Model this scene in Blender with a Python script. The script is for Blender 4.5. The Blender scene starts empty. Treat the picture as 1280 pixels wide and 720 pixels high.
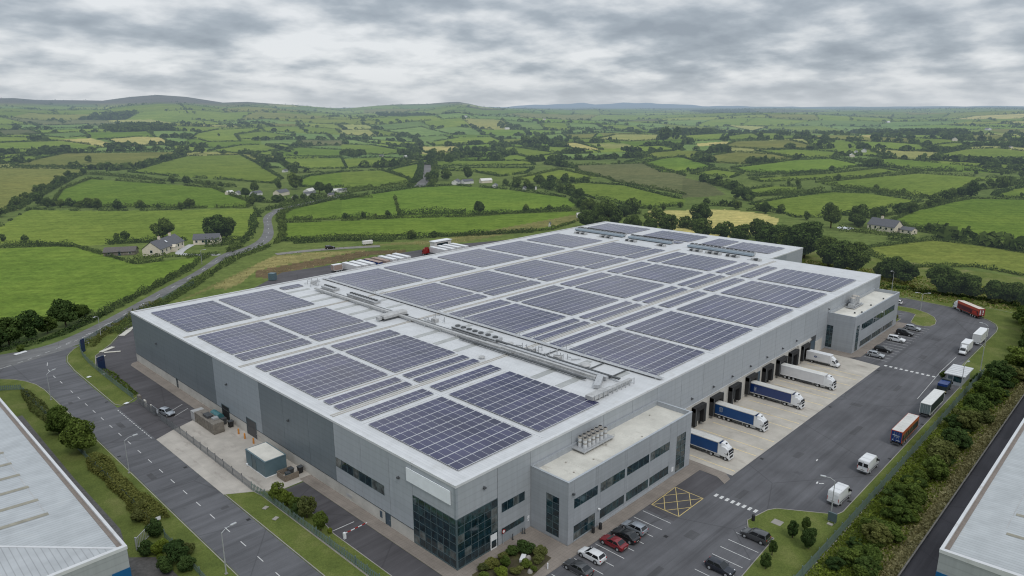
import bpy, bmesh, math, random, json
import numpy as np
from mathutils import Vector, Matrix
rnd = random.Random(7)
NP = np.random.default_rng(11)
PI = math.pi
scene = bpy.context.scene
COL = scene.collection
rad = math.radians

# ------------------------------------------------------------------ survey of the surrounding country (metres)
LAND = json.loads('''{"skip":{"11":[2],"13":[2],"19":[10],"21":[5],"26":[4],"27":[2],"28":[2],"35":[4],"36":[4],"40":[9],"55":[4],"56":[4]},"fields":[["bright",1,[[-5.0,337.7],[35.6,308.9],[38.6,276.2],[41.6,244.5],[52.0,242.6],[70.2,240.1],[54.1,222.6],[30.1,195.4],[11.4,180.8],[2.3,177.3],[-10.8,175.5],[-29.5,177.0]]],["mid",2,[[3.4,407.9],[24.9,397.6],[53.9,466.2],[74.0,435.1],[94.5,412.7],[152.9,363.5],[135.1,321.5],[108.8,278.5],[96.0,265.1],[80.0,282.1],[63.6,291.4],[45.6,300.7],[34.7,305.6],[13.7,340.2],[-4.9,351.8]]],["bright",1,[[79.1,511.0],[104.6,590.5],[150.8,680.9],[177.4,585.0],[190.1,507.8],[176.3,449.4],[166.9,400.8],[152.3,371.3],[131.4,390.3],[91.7,443.3],[71.2,476.1]]],["olive",1,[[62.3,879.6],[113.4,848.0],[178.9,791.0],[156.1,731.8],[99.4,596.1],[69.5,521.7],[46.5,465.2],[36.9,458.4],[1.6,435.8]]],["mid",1,[[201.9,737.0],[298.3,875.8],[341.2,932.3],[414.6,929.0],[365.7,784.6],[272.4,547.3],[240.9,507.7],[233.5,572.9],[215.7,661.5]]],["olive",1,[[128.8,876.2],[175.2,954.9],[219.7,1026.4],[354.2,1001.0],[314.5,917.7],[255.7,828.5],[200.4,797.5],[187.3,824.6],[142.6,849.5]]],["straw",0,[[272.2,1281.8],[334.1,1307.6],[326.0,1165.3],[295.8,1110.7]]],["straw",1,[[346.5,1274.2],[411.2,1308.1],[434.9,1274.3],[403.9,1137.0],[326.4,1108.8]]],["mid",1,[[541.8,1371.7],[654.5,1527.1],[770.6,1557.3],[706.1,1456.2],[604.3,1344.4],[535.6,1179.5],[475.9,1173.5],[488.7,1269.3]]],["mid",1,[[609.0,1342.7],[709.3,1438.2],[705.1,1295.2],[607.0,1219.2],[558.6,1227.1]]],["mid",1,[[404.5,1010.8],[495.7,1097.1],[578.5,1107.6],[564.6,1046.9],[467.6,961.0],[425.3,951.3]]],["bright",1,[[478.0,956.4],[566.6,1033.0],[593.5,947.1],[505.4,810.9],[452.2,877.2]]],["mid",1,[[423.4,831.6],[492.9,791.5],[394.0,627.8],[356.4,643.3],[366.9,696.3]]],["bright",1,[[273.9,521.4],[305.1,556.1],[354.9,577.9],[264.8,434.5],[246.3,440.2],[242.2,461.7]]],["bright",1,[[157.9,335.8],[183.3,352.7],[223.7,371.3],[248.0,344.6],[191.4,264.2],[167.1,287.2],[154.0,294.1],[141.5,307.4]]],["mid",1,[[159.7,1243.2],[221.8,1252.3],[277.3,1258.1],[297.4,1110.2],[249.8,1066.0],[165.9,1110.7],[139.3,1126.5]]],["mid",1,[[197.9,1462.1],[254.6,1366.5],[241.0,1259.1],[193.9,1250.2],[165.3,1274.8]]],["far",1,[[406.6,1972.6],[561.9,2113.5],[484.5,1824.8],[383.4,1764.8]]],["far",1,[[270.5,1455.3],[377.7,1520.9],[351.4,1366.7],[300.1,1330.2]]],["bright",1,[[214.0,359.7],[253.5,374.7],[299.1,384.8],[329.7,374.8],[337.2,321.3],[329.3,255.8],[302.9,223.7],[274.7,218.7],[237.9,237.1],[203.0,259.1],[169.4,290.7]]],["bright",1,[[137.2,298.1],[162.7,280.5],[192.0,265.0],[222.8,239.4],[242.2,232.5],[285.9,206.7],[262.4,185.1],[219.9,175.1],[192.6,186.8],[173.5,201.6],[135.7,238.6],[109.9,248.2]]],["mid",1,[[354.9,577.9],[395.9,565.2],[344.1,452.9],[321.2,419.8],[280.4,416.1],[249.6,414.8]]],["mid",1,[[394.2,553.4],[443.3,590.2],[500.0,624.5],[351.4,443.6],[327.2,420.1]]],["mid",1,[[527.8,640.2],[582.7,526.2],[540.3,476.8],[463.8,563.2]]],["mid",1,[[448.6,540.4],[506.0,447.5],[452.0,408.6],[410.9,403.9],[433.8,460.9],[430.4,497.4]]],["mid",1,[[399.3,375.6],[508.7,412.9],[461.9,329.2],[433.0,324.5],[402.5,334.7]]],["mid",1,[[376.4,306.2],[415.0,310.1],[421.3,271.2],[379.6,201.0],[375.7,188.0],[348.8,173.9],[319.1,184.5],[337.4,236.2]]],["scrub",1,[[558.8,432.5],[622.7,389.1],[524.7,276.8],[399.4,202.2],[441.7,296.8],[457.9,314.4],[505.7,389.4]]],["bright",1,[[622.7,389.1],[687.0,406.1],[733.1,401.1],[548.1,290.8],[545.4,315.5]]],["mid",1,[[732.3,743.9],[792.4,755.8],[699.7,575.0],[626.5,566.8]]],["mid",1,[[812.6,998.3],[947.5,1059.0],[1011.9,1030.5],[874.8,848.8],[822.8,877.2],[763.7,867.3],[764.5,924.9]]],["far",1,[[993.7,1380.0],[1140.0,1418.6],[1002.7,1138.2],[935.0,1165.4],[950.2,1240.7]]],["straw",1,[[898.0,755.3],[906.7,715.1],[776.6,560.6],[763.3,598.6]]],["pale",1,[[1004.0,750.4],[1203.3,840.6],[1197.6,738.8],[1006.5,621.1],[959.7,643.0]]],["pale",0,[[893.2,675.9],[908.2,617.3],[850.3,556.9],[797.6,566.9]]],["mid",1,[[678.9,1078.9],[702.0,1012.3],[636.8,815.8],[562.8,796.1],[565.4,903.6]]],["mid",1,[[483.8,777.4],[532.2,759.9],[535.7,705.0],[445.6,628.7],[378.1,613.9]]],["olive",1,[[1148.8,948.5],[1230.5,917.6],[1019.3,768.4],[997.4,801.5]]],["mid",1,[[616.9,410.2],[713.9,438.8],[680.3,409.2]]],["mid",1,[[383.1,145.9],[434.2,141.5],[487.0,132.3],[497.4,109.6],[473.9,68.2],[442.6,72.2],[403.8,78.8],[386.0,81.9],[357.8,89.7],[347.6,100.8],[374.7,127.6]]],["straw",0,[[313.2,177.2],[329.6,163.0],[350.4,145.5],[350.0,121.1],[336.6,105.3],[301.0,90.8],[265.5,94.8],[256.3,94.2],[262.5,132.0],[278.2,153.9]]],["mid",1,[[547.0,167.9],[708.9,135.4],[725.2,60.8],[666.4,77.8],[579.9,68.6],[503.6,69.4],[511.3,95.7],[523.6,133.8]]],["bright",1,[[368.9,56.2],[415.1,58.3],[478.6,53.6],[513.7,49.0],[559.9,-7.1],[324.4,-33.0],[339.7,-9.8],[347.1,7.5],[348.9,27.6],[356.6,43.3]]],["pale2",1,[[279.8,40.3],[321.9,24.2],[323.0,1.6],[315.8,-13.7],[311.7,-27.3],[255.9,-34.6],[263.9,-22.2],[270.1,-5.3],[255.6,9.9],[248.2,13.7],[264.5,30.8]]],["bright",1,[[629.0,287.3],[766.2,279.4],[814.0,255.4],[758.0,200.6],[672.7,202.0],[614.9,219.9],[599.4,255.2]]],["bright",1,[[821.8,234.0],[870.2,202.5],[836.6,113.6],[789.7,69.8],[767.8,103.6],[735.0,147.3],[766.7,192.7]]],["mid",1,[[540.3,223.3],[644.6,191.5],[739.8,178.8],[718.1,154.7],[628.4,154.8],[566.5,180.1],[522.1,202.5]]],["olive",1,[[727.9,380.9],[828.7,384.2],[821.6,326.8],[783.0,286.6],[679.4,301.1],[675.6,330.9]]],["mid",1,[[863.8,375.5],[919.1,344.9],[914.2,286.4],[824.6,259.4],[793.4,291.1]]],["olive",1,[[906.6,445.1],[1025.6,485.6],[1105.3,433.5],[966.5,327.6],[891.9,377.6]]],["mid",1,[[1150.2,657.4],[1350.3,676.3],[1046.4,524.7],[993.1,548.0]]],["mid",1,[[1127.2,563.2],[1391.8,637.4],[1118.1,484.8],[1040.8,502.8]]],["mid",1,[[955.5,184.9],[1085.2,179.1],[1143.3,153.0],[1092.0,93.2],[1027.6,83.6],[921.6,148.0]]],["mid",1,[[456.9,184.4],[496.1,181.3],[506.9,164.5],[469.4,150.8],[423.5,159.8]]],["mid",1,[[546.1,284.8],[604.7,292.0],[584.8,250.6],[535.8,238.7]]],["bright",1,[[713.5,401.5],[717.0,396.3],[632.1,307.0],[561.6,296.8],[554.9,304.5]]],["scrub",0,[[511.5,272.5],[485.6,231.7],[418.3,181.5],[391.8,187.7],[384.3,195.9]]],["straw",0,[[949.3,512.9],[1019.4,496.2],[963.4,462.3],[894.2,476.6]]],["straw",0,[[1352.4,410.3],[1429.6,409.7],[1236.9,345.3]]],["mid",1,[[1127.6,232.8],[1215.0,222.5],[1203.1,195.1],[1069.0,194.6]]],["mid",1,[[549.7,43.5],[645.9,39.9],[655.4,20.2],[559.2,7.5],[539.7,35.2]]],["pale",1,[[2074.4,1060.1],[2083.9,923.6],[1850.8,860.7]]],["bank2",0,[[23.8,167.7],[69.9,197.4],[89.2,217.5],[124.0,212.0],[167.7,195.3],[271.7,199.8],[254.4,182.8],[156.9,182.7],[136.0,205.0],[91.1,220.4]]],["straw2",0,[[45.7,182.2],[52.4,188.1],[69.5,201.5],[75.5,208.5],[89.7,218.4],[103.3,211.9],[123.9,199.2],[118.5,200.6],[102.9,199.8],[84.8,198.6],[70.1,197.7],[56.3,181.8],[48.5,177.2]]],["bank",0,[[69.8,197.2],[84.4,197.8],[102.3,198.9],[117.6,199.3],[123.1,198.0],[137.3,188.9],[126.4,174.9],[121.3,189.5],[104.2,186.6],[74.4,186.0],[66.9,179.6],[64.6,186.8]]]],"hedges":[[2.5,[[6.1,332.9],[12.1,332.2],[23.1,324.5],[34.8,312.2]]],[3,[[47.4,304.7],[63.9,292.1],[77.6,282.5]]],[7,[[27.4,436.7],[49.7,480.3],[73.9,541.0],[97.9,597.6],[123.9,669.3],[162.6,738.1]]],[6,[[64.0,484.2],[74.0,469.0]]],[6,[[76.3,460.4],[87.8,438.1]]],[6,[[91.0,438.4],[97.7,427.2]]],[6,[[103.9,424.2],[107.0,417.0]]],[6,[[118.2,401.1],[128.5,393.5]]],[4,[[164.6,736.7],[178.3,687.5],[187.8,613.2],[199.5,583.4],[200.3,530.9],[204.5,500.6]]],[8,[[188.3,758.3],[220.7,777.2],[254.4,824.8],[303.0,888.1],[355.7,977.0],[399.2,1012.2]]],[4,[[104.0,871.8],[141.1,842.9],[179.0,813.8]]],[4,[[182.5,807.9],[200.4,797.5]]],[9,[[120.5,961.7],[157.4,986.4],[182.8,1011.4],[222.5,1025.3],[251.9,1027.7],[308.7,1035.2],[364.2,1036.1]]],[7,[[415.4,898.6],[388.3,766.6],[315.8,600.0],[343.1,594.5]]],[7,[[537.2,1086.0],[502.3,944.5]]],[6,[[170.3,407.9],[172.0,384.6],[187.8,377.7],[208.0,377.2]]],[3.5,[[144.1,304.6],[154.0,296.9]]],[2.5,[[107.9,248.3],[115.6,242.1],[130.5,228.3],[145.1,207.6]]],[3,[[109.4,238.6],[128.8,228.0],[141.1,217.0],[153.0,209.5],[166.0,203.0],[173.3,197.4],[194.9,185.4],[209.4,176.8]]],[4.5,[[197.2,273.0],[215.0,266.5],[229.8,250.6]]],[2.5,[[227.8,244.9],[244.5,234.8],[268.6,222.0],[288.1,212.8]]],[3.5,[[236.2,394.1],[263.3,399.0],[304.2,394.7]]],[7,[[356.9,343.6],[348.2,309.1],[363.5,306.1],[347.4,271.0],[329.9,244.3],[295.0,214.1],[276.1,192.9]]],[9,[[302.3,224.3],[286.9,197.3],[276.3,177.5],[290.0,178.0],[300.9,174.1]]],[8,[[381.9,331.2],[395.3,322.5],[428.3,312.0]]],[9,[[847.5,809.1],[843.6,767.8],[865.0,738.7],[937.0,757.8]]],[8,[[692.1,767.5],[692.8,714.8],[761.8,749.8],[819.1,781.6]]],[8,[[554.5,475.5],[536.9,433.1],[526.0,405.9]]],[8,[[607.2,505.0],[631.6,459.1],[673.9,466.8]]],[8,[[790.2,1250.5],[740.3,1083.5],[727.7,984.1],[674.4,849.7],[609.3,738.2]]],[12,[[1007.9,616.7],[1142.7,679.9],[1489.8,852.1]]],[6,[[1425.4,1145.3],[1383.2,1002.0],[1280.8,785.7]]],[6,[[353.9,133.2],[361.5,124.9],[357.4,113.0]]],[9,[[271.4,147.7],[271.7,134.5],[274.6,125.1],[264.9,111.8],[270.5,100.3]]],[8,[[373.3,95.7],[375.2,78.1]]],[7,[[370.0,69.1],[387.6,64.7],[421.2,60.0],[456.6,57.4],[538.9,57.8],[591.6,58.6],[630.8,51.8],[690.6,45.3]]],[5,[[503.7,140.6],[506.5,112.5],[502.2,93.0],[491.8,70.5]]],[8,[[1988.5,862.8],[1975.9,771.8],[1943.0,651.3],[1953.4,587.8],[1319.9,328.4]]],[8,[[1600.8,943.9],[1696.5,936.9],[1855.6,960.1]]],[5,[[834.1,259.8],[778.3,202.0],[752.9,167.4],[737.1,145.5],[788.1,103.3],[774.0,67.1]]],[7,[[492.4,240.5],[466.4,207.1],[428.6,170.3],[395.5,152.0]]],[6,[[360.0,161.8],[368.0,143.8]]],[5,[[426.4,161.2],[451.9,145.3],[482.9,136.5]]],[4,[[561.9,236.6],[589.6,226.6],[624.0,211.0],[652.7,202.1]]],[4,[[692.2,149.4],[728.3,135.9]]],[9,[[2296.2,487.0],[2207.4,372.4],[2143.8,280.3]]],[8,[[1018.8,214.1],[1022.9,183.5],[1178.6,183.0],[1262.8,138.4]]],[7,[[915.2,141.1],[902.7,112.0],[952.6,87.6]]],[7,[[330.6,25.3],[330.5,15.0],[324.5,1.9],[322.1,-13.7],[315.0,-26.9]]],[4,[[350.1,47.8],[342.9,28.4]]],[4,[[308.2,38.9],[316.8,29.7]]]],"trees":[[72.6,298.3,10.2],[89.1,274.5,12.1],[94.1,275.4,10.8],[176.4,424.2,7.0],[197.5,452.3,9.1],[221.5,460.2,6.9],[227.7,446.5,13.5],[225.4,406.4,8.9],[223.3,390.8,9.1],[184.4,576.9,7.1],[190.7,561.7,7.5],[194.3,527.3,5.0],[197.4,509.3,5.2],[125.8,396.4,6.3],[118.1,390.4,5.5],[102.4,412.9,4.7],[110.8,407.3,3.5],[92.0,424.3,5.5],[83.4,433.7,6.4],[77.9,449.1,4.8],[70.2,461.4,5.7],[64.5,467.7,6.5],[64.0,484.2,8.8],[118.5,640.5,6.8],[158.9,379.1,6.1],[367.5,996.9,11.3],[375.3,970.2,13.8],[312.1,1024.5,10.3],[328.2,1009.6,10.0],[340.5,948.3,14.0],[556.2,1309.9,6.0],[230.2,1013.3,7.6],[185.1,996.2,8.9],[190.9,783.7,7.6],[177.6,841.7,5.0],[206.0,875.5,8.6],[23.2,337.1,3.5],[15.7,345.0,3.8],[57.7,305.8,4.6],[54.3,306.3,4.0],[150.6,895.6,6.0],[202.8,1002.5,9.1],[475.8,882.2,6.4],[233.0,242.4,8.1],[258.4,228.0,5.3],[188.3,271.9,4.3],[176.4,278.7,4.3],[167.6,283.8,3.8],[272.5,221.1,3.9],[182.9,276.2,2.0],[356.5,415.8,10.0],[373.7,406.9,11.7],[350.0,423.8,9.3],[338.5,417.8,8.0],[554.4,670.6,13.8],[527.2,621.4,14.0],[500.3,576.4,13.9],[739.9,858.4,11.4],[154.1,206.2,4.6],[164.9,202.1,3.3],[373.8,315.2,5.9],[534.5,436.7,9.9],[549.6,461.2,11.1],[321.9,238.3,8.5],[279.8,196.8,9.6],[275.1,186.3,7.8],[267.2,172.7,8.6],[286.8,181.4,5.5],[284.0,173.7,7.3],[418.0,306.7,5.1],[641.9,441.4,9.3],[946.8,567.3,24.9],[1016.9,591.0,24.1],[809.3,741.9,19.1],[813.0,727.6,18.2],[823.0,714.6,18.6],[316.0,177.6,3.8],[319.6,170.3,4.6],[339.0,170.0,3.9],[598.9,404.6,4.4],[548.1,834.9,5.8],[548.5,815.2,5.3],[473.4,669.6,6.5],[461.7,619.3,6.8],[435.3,628.5,5.2],[740.8,892.8,8.0],[707.8,884.3,6.5],[678.0,722.3,9.7],[673.6,735.0,10.5],[674.7,696.0,10.3],[760.4,754.4,10.4],[335.4,197.9,2.3],[285.6,125.9,12.9],[351.0,120.0,6.7],[342.5,91.8,5.3],[324.5,71.8,12.6],[346.3,67.4,7.2],[373.0,65.8,6.3],[519.4,112.0,5.0],[506.1,89.2,4.8],[576.2,161.3,6.3],[511.5,168.1,5.7],[506.5,173.3,4.6],[1159.5,506.9,10.5],[409.2,56.7,7.1],[523.4,50.3,12.0],[604.5,47.9,10.2],[978.9,294.4,7.2],[969.3,278.8,7.8],[1006.1,267.0,7.2],[936.3,237.5,7.4],[998.3,536.5,3.4],[741.0,93.4,5.0],[752.5,75.1,4.5],[747.1,58.4,6.6],[919.8,116.7,6.0],[912.3,103.6,7.4],[891.9,129.3,7.4],[1151.8,175.7,8.2],[1289.7,191.8,8.2],[333.2,22.5,5.2],[402.5,165.2,7.3],[399.5,157.8,8.1],[723.3,387.3,4.8],[574.3,304.3,3.9],[358.8,163.0,5.1],[355.3,140.1,5.8],[658.5,196.7,6.4],[603.6,212.5,2.9],[410.5,156.5,3.7],[549.9,26.0,3.7],[471.2,61.2,5.2]],"belt":[[236.3,162.9,10.1],[244.1,162.1,14.4],[241.4,153.8,16.2],[239.7,145.0,13.1],[240.0,137.8,10.9],[242.1,128.8,10.4],[248.4,122.2,12.0],[251.2,112.7,12.6],[250.2,104.2,12.8],[250.3,95.0,12.2],[247.4,83.5,11.1],[245.8,76.9,9.5],[243.8,68.4,11.0],[239.7,57.6,13.8],[241.1,51.3,15.3],[237.6,45.6,11.4],[230.7,37.4,12.3],[226.7,31.3,11.1],[227.1,26.9,11.3],[227.0,21.0,7.8],[226.0,16.4,8.0],[222.3,11.2,8.7],[221.3,6.9,8.3],[215.8,-2.4,10.8],[213.2,-7.5,10.6],[214.0,-11.3,11.5],[213.5,-15.4,10.4],[215.9,-17.9,7.4],[214.5,-22.2,6.7],[215.0,-27.0,7.4],[209.6,-32.1,9.8],[261.3,77.3,12.0],[254.4,67.7,13.8],[269.8,86.5,11.7]],"far":[[177.9,452.9,8],[180.3,444.8,10],[187.8,431.0,12],[200.2,416.9,16],[220.3,412.2,14],[213.3,402.1,9],[196.0,390.5,8],[318.3,627.2,9],[239.2,404.1,10],[219.9,382.5,6],[338.4,381.4,15],[347.3,377.9,14],[362.2,371.0,14],[341.8,339.2,11],[457.7,634.7,12],[467.0,636.7,9],[552.9,727.1,10],[560.1,714.2,9],[544.7,771.1,8],[241.6,401.3,9],[263.7,191.0,4],[257.0,179.5,3.5],[343.5,308.8,4],[352.1,304.8,3.5],[856.6,247.7,14],[939.1,261.8,16],[923.1,266.2,8],[1265.3,234.2,20],[2406.5,683.2,20],[2024.5,338.7,22],[1157.2,139.8,9],[1405.9,1541.1,22],[1235.2,1202.4,16],[1608.0,1409.6,18],[227.5,181.8,2.5]],"track":[[91.0,220.8],[106.5,217.3],[120.0,210.8],[128.5,205.8],[133.2,203.0]],"roadN":[[156.8,345.3],[169.2,353.0],[188.9,362.2],[211.8,373.0],[232.8,385.2]],"road2":[[301.8,384.8],[327.8,411.8],[372.7,463.4],[443.9,548.3],[508.3,628.1]],"ctryU":[[-26.4,153.7],[-23.2,152.5],[-13.1,151.1],[-0.9,160.1],[15.8,176.1],[33.9,194.7],[52.5,211.8],[75.4,240.0],[85.2,242.7],[98.6,254.1],[110.6,270.9],[125.2,297.7],[135.9,320.6],[147.9,338.4],[160.9,349.5]],"ctryL":[[-28.8,140.6],[-25.7,139.4],[-6.9,145.8],[5.0,156.7],[19.4,172.4],[32.6,185.9],[52.1,207.2],[73.2,230.0],[84.1,235.1],[102.3,248.2],[114.6,266.7],[126.2,290.1],[136.9,312.4],[148.0,330.3],[158.0,340.7]],"houseR":[[330.1,59.7],[326.7,45.8],[351.9,48.4],[330.3,36.4]]}''')
CX, CY, CZ = -56.55, -65.524, 62.458
RAZ = [(-900,128),(-300,127),(-60,124),(0,123),(20,123.2),(50,126),(130,128.3),(165,124.8),(200,122.6),(235,124.5),(280,130),(310,128.6),(384,131.5),(430,134.5),(474,132.6),(534,131.8),(560,129),(574,128),(588,130),(605,133.2),(660,136),(714,139.5),(860,140.5),(1150,140.2),(1240,138.8),(1400,139),(2000,140)]
_T = [(math.atan((px-640)/920.0), (132-py)/892.0*4500+62) for px,py in RAZ]
_TX = np.array([a for a,b in _T]); _TH = np.array([b for a,b in _T])
def sm(t):
    t = np.clip(t,0,1); return t*t*(3-2*t)
def hf(x,y):
    x=np.asarray(x,float); y=np.asarray(y,float)
    dx=x-CX; dy=y-CY; r=np.hypot(dx,dy)
    az=((0.77-np.arctan2(dy,dx)+math.pi)%(2*math.pi))-math.pi   # positive = right of the view axis
    S=np.interp(az,_TX,_TH)
    ds=np.hypot(x-90,y-70)
    w=sm((ds-230)/500)
    und=(3.2*np.sin(x/210+1.3+1.1*np.sin(y/330))+3.0*np.sin(y/190+.4+1.2*np.sin(x/410+2)))*w
    und=und*(1+.8*sm((r-900)/1500))
    t=np.clip((r-1100)/3400,0,1)
    up=S*(.35*t+.65*t*t*(3-2*t))
    back=sm((r-4700)/1600)
    up=up*(1-back)+np.minimum(S,26)*back
    bumps=(9*np.sin(x/520+y/900+.7)*np.sin(y/610-x/1300+2.1))*sm((r-1500)/1200)*(1-back*.6)
    return und+up+bumps*.7


# ------------------------------------------------------------------ materials
def nt(name):
    m = bpy.data.materials.new(name); m.use_nodes = True
    t = m.node_tree; t.nodes.clear()
    return m, t
def N(t, typ, **kw):
    n = t.nodes.new(typ)
    for k, v in kw.items():
        if k.startswith('i_'):
            n.inputs[k[2:].replace('_', ' ')].default_value = v
        elif k.startswith('n_'):
            n.inputs[int(k[2:])].default_value = v
        else: setattr(n, k, v)
    return n
def K(t, a, b): t.links.new(a, b)
def rgba(c): return (c[0], c[1], c[2], 1.0)
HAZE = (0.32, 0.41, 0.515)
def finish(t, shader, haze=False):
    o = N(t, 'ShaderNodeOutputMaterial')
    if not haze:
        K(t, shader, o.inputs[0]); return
    # painted aerial perspective: glowing haze colour mixed in by distance from the estate
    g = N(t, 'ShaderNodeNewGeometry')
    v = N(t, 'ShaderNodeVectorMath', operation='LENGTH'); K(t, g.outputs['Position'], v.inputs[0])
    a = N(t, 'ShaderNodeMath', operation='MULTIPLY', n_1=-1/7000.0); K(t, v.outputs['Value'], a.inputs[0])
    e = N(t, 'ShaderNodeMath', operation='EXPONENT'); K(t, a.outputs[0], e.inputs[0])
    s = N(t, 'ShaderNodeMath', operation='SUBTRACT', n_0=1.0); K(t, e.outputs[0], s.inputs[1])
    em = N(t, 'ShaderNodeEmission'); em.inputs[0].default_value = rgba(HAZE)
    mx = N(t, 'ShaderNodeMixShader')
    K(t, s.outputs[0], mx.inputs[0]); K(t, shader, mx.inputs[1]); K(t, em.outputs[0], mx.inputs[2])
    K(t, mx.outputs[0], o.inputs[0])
def mixc(t, fac, a, b, mode='MIX'):
    m = N(t, 'ShaderNodeMix', data_type='RGBA', blend_type=mode)
    for s, v in ((m.inputs[0], fac), (m.inputs[6], a), (m.inputs[7], b)):
        if isinstance(v, (int, float)): s.default_value = v
        elif isinstance(v, tuple): s.default_value = rgba(v)
        else: K(t, v, s)
    return m.outputs[2]
def ramp(t, fac, stops):
    r = N(t, 'ShaderNodeValToRGB'); K(t, fac, r.inputs[0])
    while len(r.color_ramp.elements) > 1: r.color_ramp.elements.remove(r.color_ramp.elements[0])
    r.color_ramp.elements[0].position = stops[0][0]; r.color_ramp.elements[0].color = rgba(stops[0][1])
    for p, c in stops[1:]:
        e = r.color_ramp.elements.new(p); e.color = rgba(c)
    return r.outputs[0]
def g3(v): return (v, v, v)
def coords(t, space='pos', scale=(1,1,1), rot=(0,0,0)):
    if space == 'pos': src = N(t, 'ShaderNodeNewGeometry').outputs['Position']
    else: src = N(t, 'ShaderNodeTexCoord').outputs['Object']
    mp = N(t, 'ShaderNodeMapping'); mp.inputs['Scale'].default_value = scale; mp.inputs['Rotation'].default_value = rot
    K(t, src, mp.inputs[0]); return mp.outputs[0]
def noise(t, vec, scale, detail=4, rough=.55, out=0):
    n = N(t, 'ShaderNodeTexNoise', i_Scale=scale, i_Detail=detail, i_Roughness=rough); K(t, vec, n.inputs['Vector'])
    return n.outputs[out]
def simple(name, c, rough=.5, metal=0, vary=.12, scale=1.5, spec=.5, coat=0, space='pos', haze=False, dirt=None, bump=0, bscale=8):
    m, t = nt(name)
    v = coords(t, space)
    f = noise(t, v, scale, 5, .6)
    lo = tuple(x*(1-vary) for x in c); hi = tuple(min(1, x*(1+vary)) for x in c)
    col = ramp(t, f, [(.3, lo), (.7, hi)])
    if dirt:
        f2 = noise(t, v, dirt[1], 6, .65)
        col = mixc(t, ramp(t, f2, [(dirt[2], g3(0)), (dirt[2]+.18, g3(dirt[3]))]), col, dirt[0])
    b = N(t, 'ShaderNodeBsdfPrincipled', i_Roughness=rough, i_Metallic=metal)
    b.inputs['Specular IOR Level'].default_value = spec
    b.inputs['Coat Weight'].default_value = coat; b.inputs['Coat Roughness'].default_value = .08
    K(t, col, b.inputs['Base Color'])
    if bump:
        bp = N(t, 'ShaderNodeBump', i_Strength=bump, i_Distance=.05); K(t, noise(t, v, bscale, 4), bp.inputs['Height']); K(t, bp.outputs[0], b.inputs['Normal'])
    finish(t, b.outputs[0], haze); return m
def cladding(name, c, axis='z', pitch=1.0, depth=.25, rough=.45, streak=.085, dirt=None, spec=.4):
    """profiled metal sheet: fine parallel ribs, faint sheet-to-sheet tone changes and weather streaks"""
    m, t = nt(name)
    pos = N(t, 'ShaderNodeNewGeometry').outputs['Position']
    sp = N(t, 'ShaderNodeSeparateXYZ'); K(t, pos, sp.inputs[0])
    ax = sp.outputs['XYZ'.index(axis.upper())]
    fr = N(t, 'ShaderNodeMath', operation='MULTIPLY', n_1=1/pitch); K(t, ax, fr.inputs[0])
    fc = N(t, 'ShaderNodeMath', operation='FRACT'); K(t, fr.outputs[0], fc.inputs[0])
    line = ramp(t, fc.outputs[0], [(0, g3(1-depth)), (.10, g3(1)), (.86, g3(1)), (1, g3(1-depth))])
    fl = N(t, 'ShaderNodeMath', operation='FLOOR'); K(t, fr.outputs[0], fl.inputs[0])
    wn = N(t, 'ShaderNodeTexWhiteNoise', noise_dimensions='1D'); K(t, fl.outputs[0], wn.inputs['W'])
    sheet = ramp(t, wn.outputs[0], [(0, g3(.955)), (1, g3(1.03))])
    st = noise(t, coords(t, 'pos', (1.6, 1.6, .12) if axis == 'z' else (.35, .35, .35)), 1.0, 5, .6)
    strk = ramp(t, st, [(.3, g3(1-streak)), (.7, g3(1+streak*.6))])
    oi = N(t, 'ShaderNodeObjectInfo'); c = mixc(t, 1.0, c, ramp(t, oi.outputs['Random'], [(0, g3(.955)), (1, g3(1.045))]), 'MULTIPLY')
    col = mixc(t, 1.0, mixc(t, 1.0, mixc(t, 1.0, c, line, 'MULTIPLY'), sheet, 'MULTIPLY'), strk, 'MULTIPLY')
    if dirt:
        f2 = noise(t, coords(t), dirt[1], 6, .65)
        col = mixc(t, ramp(t, f2, [(dirt[2], g3(0)), (dirt[2]+.2, g3(dirt[3]))]), col, dirt[0])
    b = N(t, 'ShaderNodeBsdfPrincipled', i_Roughness=rough); b.inputs['Specular IOR Level'].default_value = spec
    K(t, col, b.inputs['Base Color'])
    finish(t, b.outputs[0]); return m
def glass(name, c, rough=.06):
    m, t = nt(name)
    wn = noise(t, coords(t, 'pos', (.9, .9, .9)), 1.2, 2)
    col = ramp(t, wn, [(.35, tuple(x*.5 for x in c)), (.65, tuple(x*1.4 for x in c))])
    b = N(t, 'ShaderNodeBsdfPrincipled', i_Roughness=rough); b.inputs['Specular IOR Level'].default_value = .8
    K(t, col, b.inputs['Base Color']); finish(t, b.outputs[0]); return m
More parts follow.
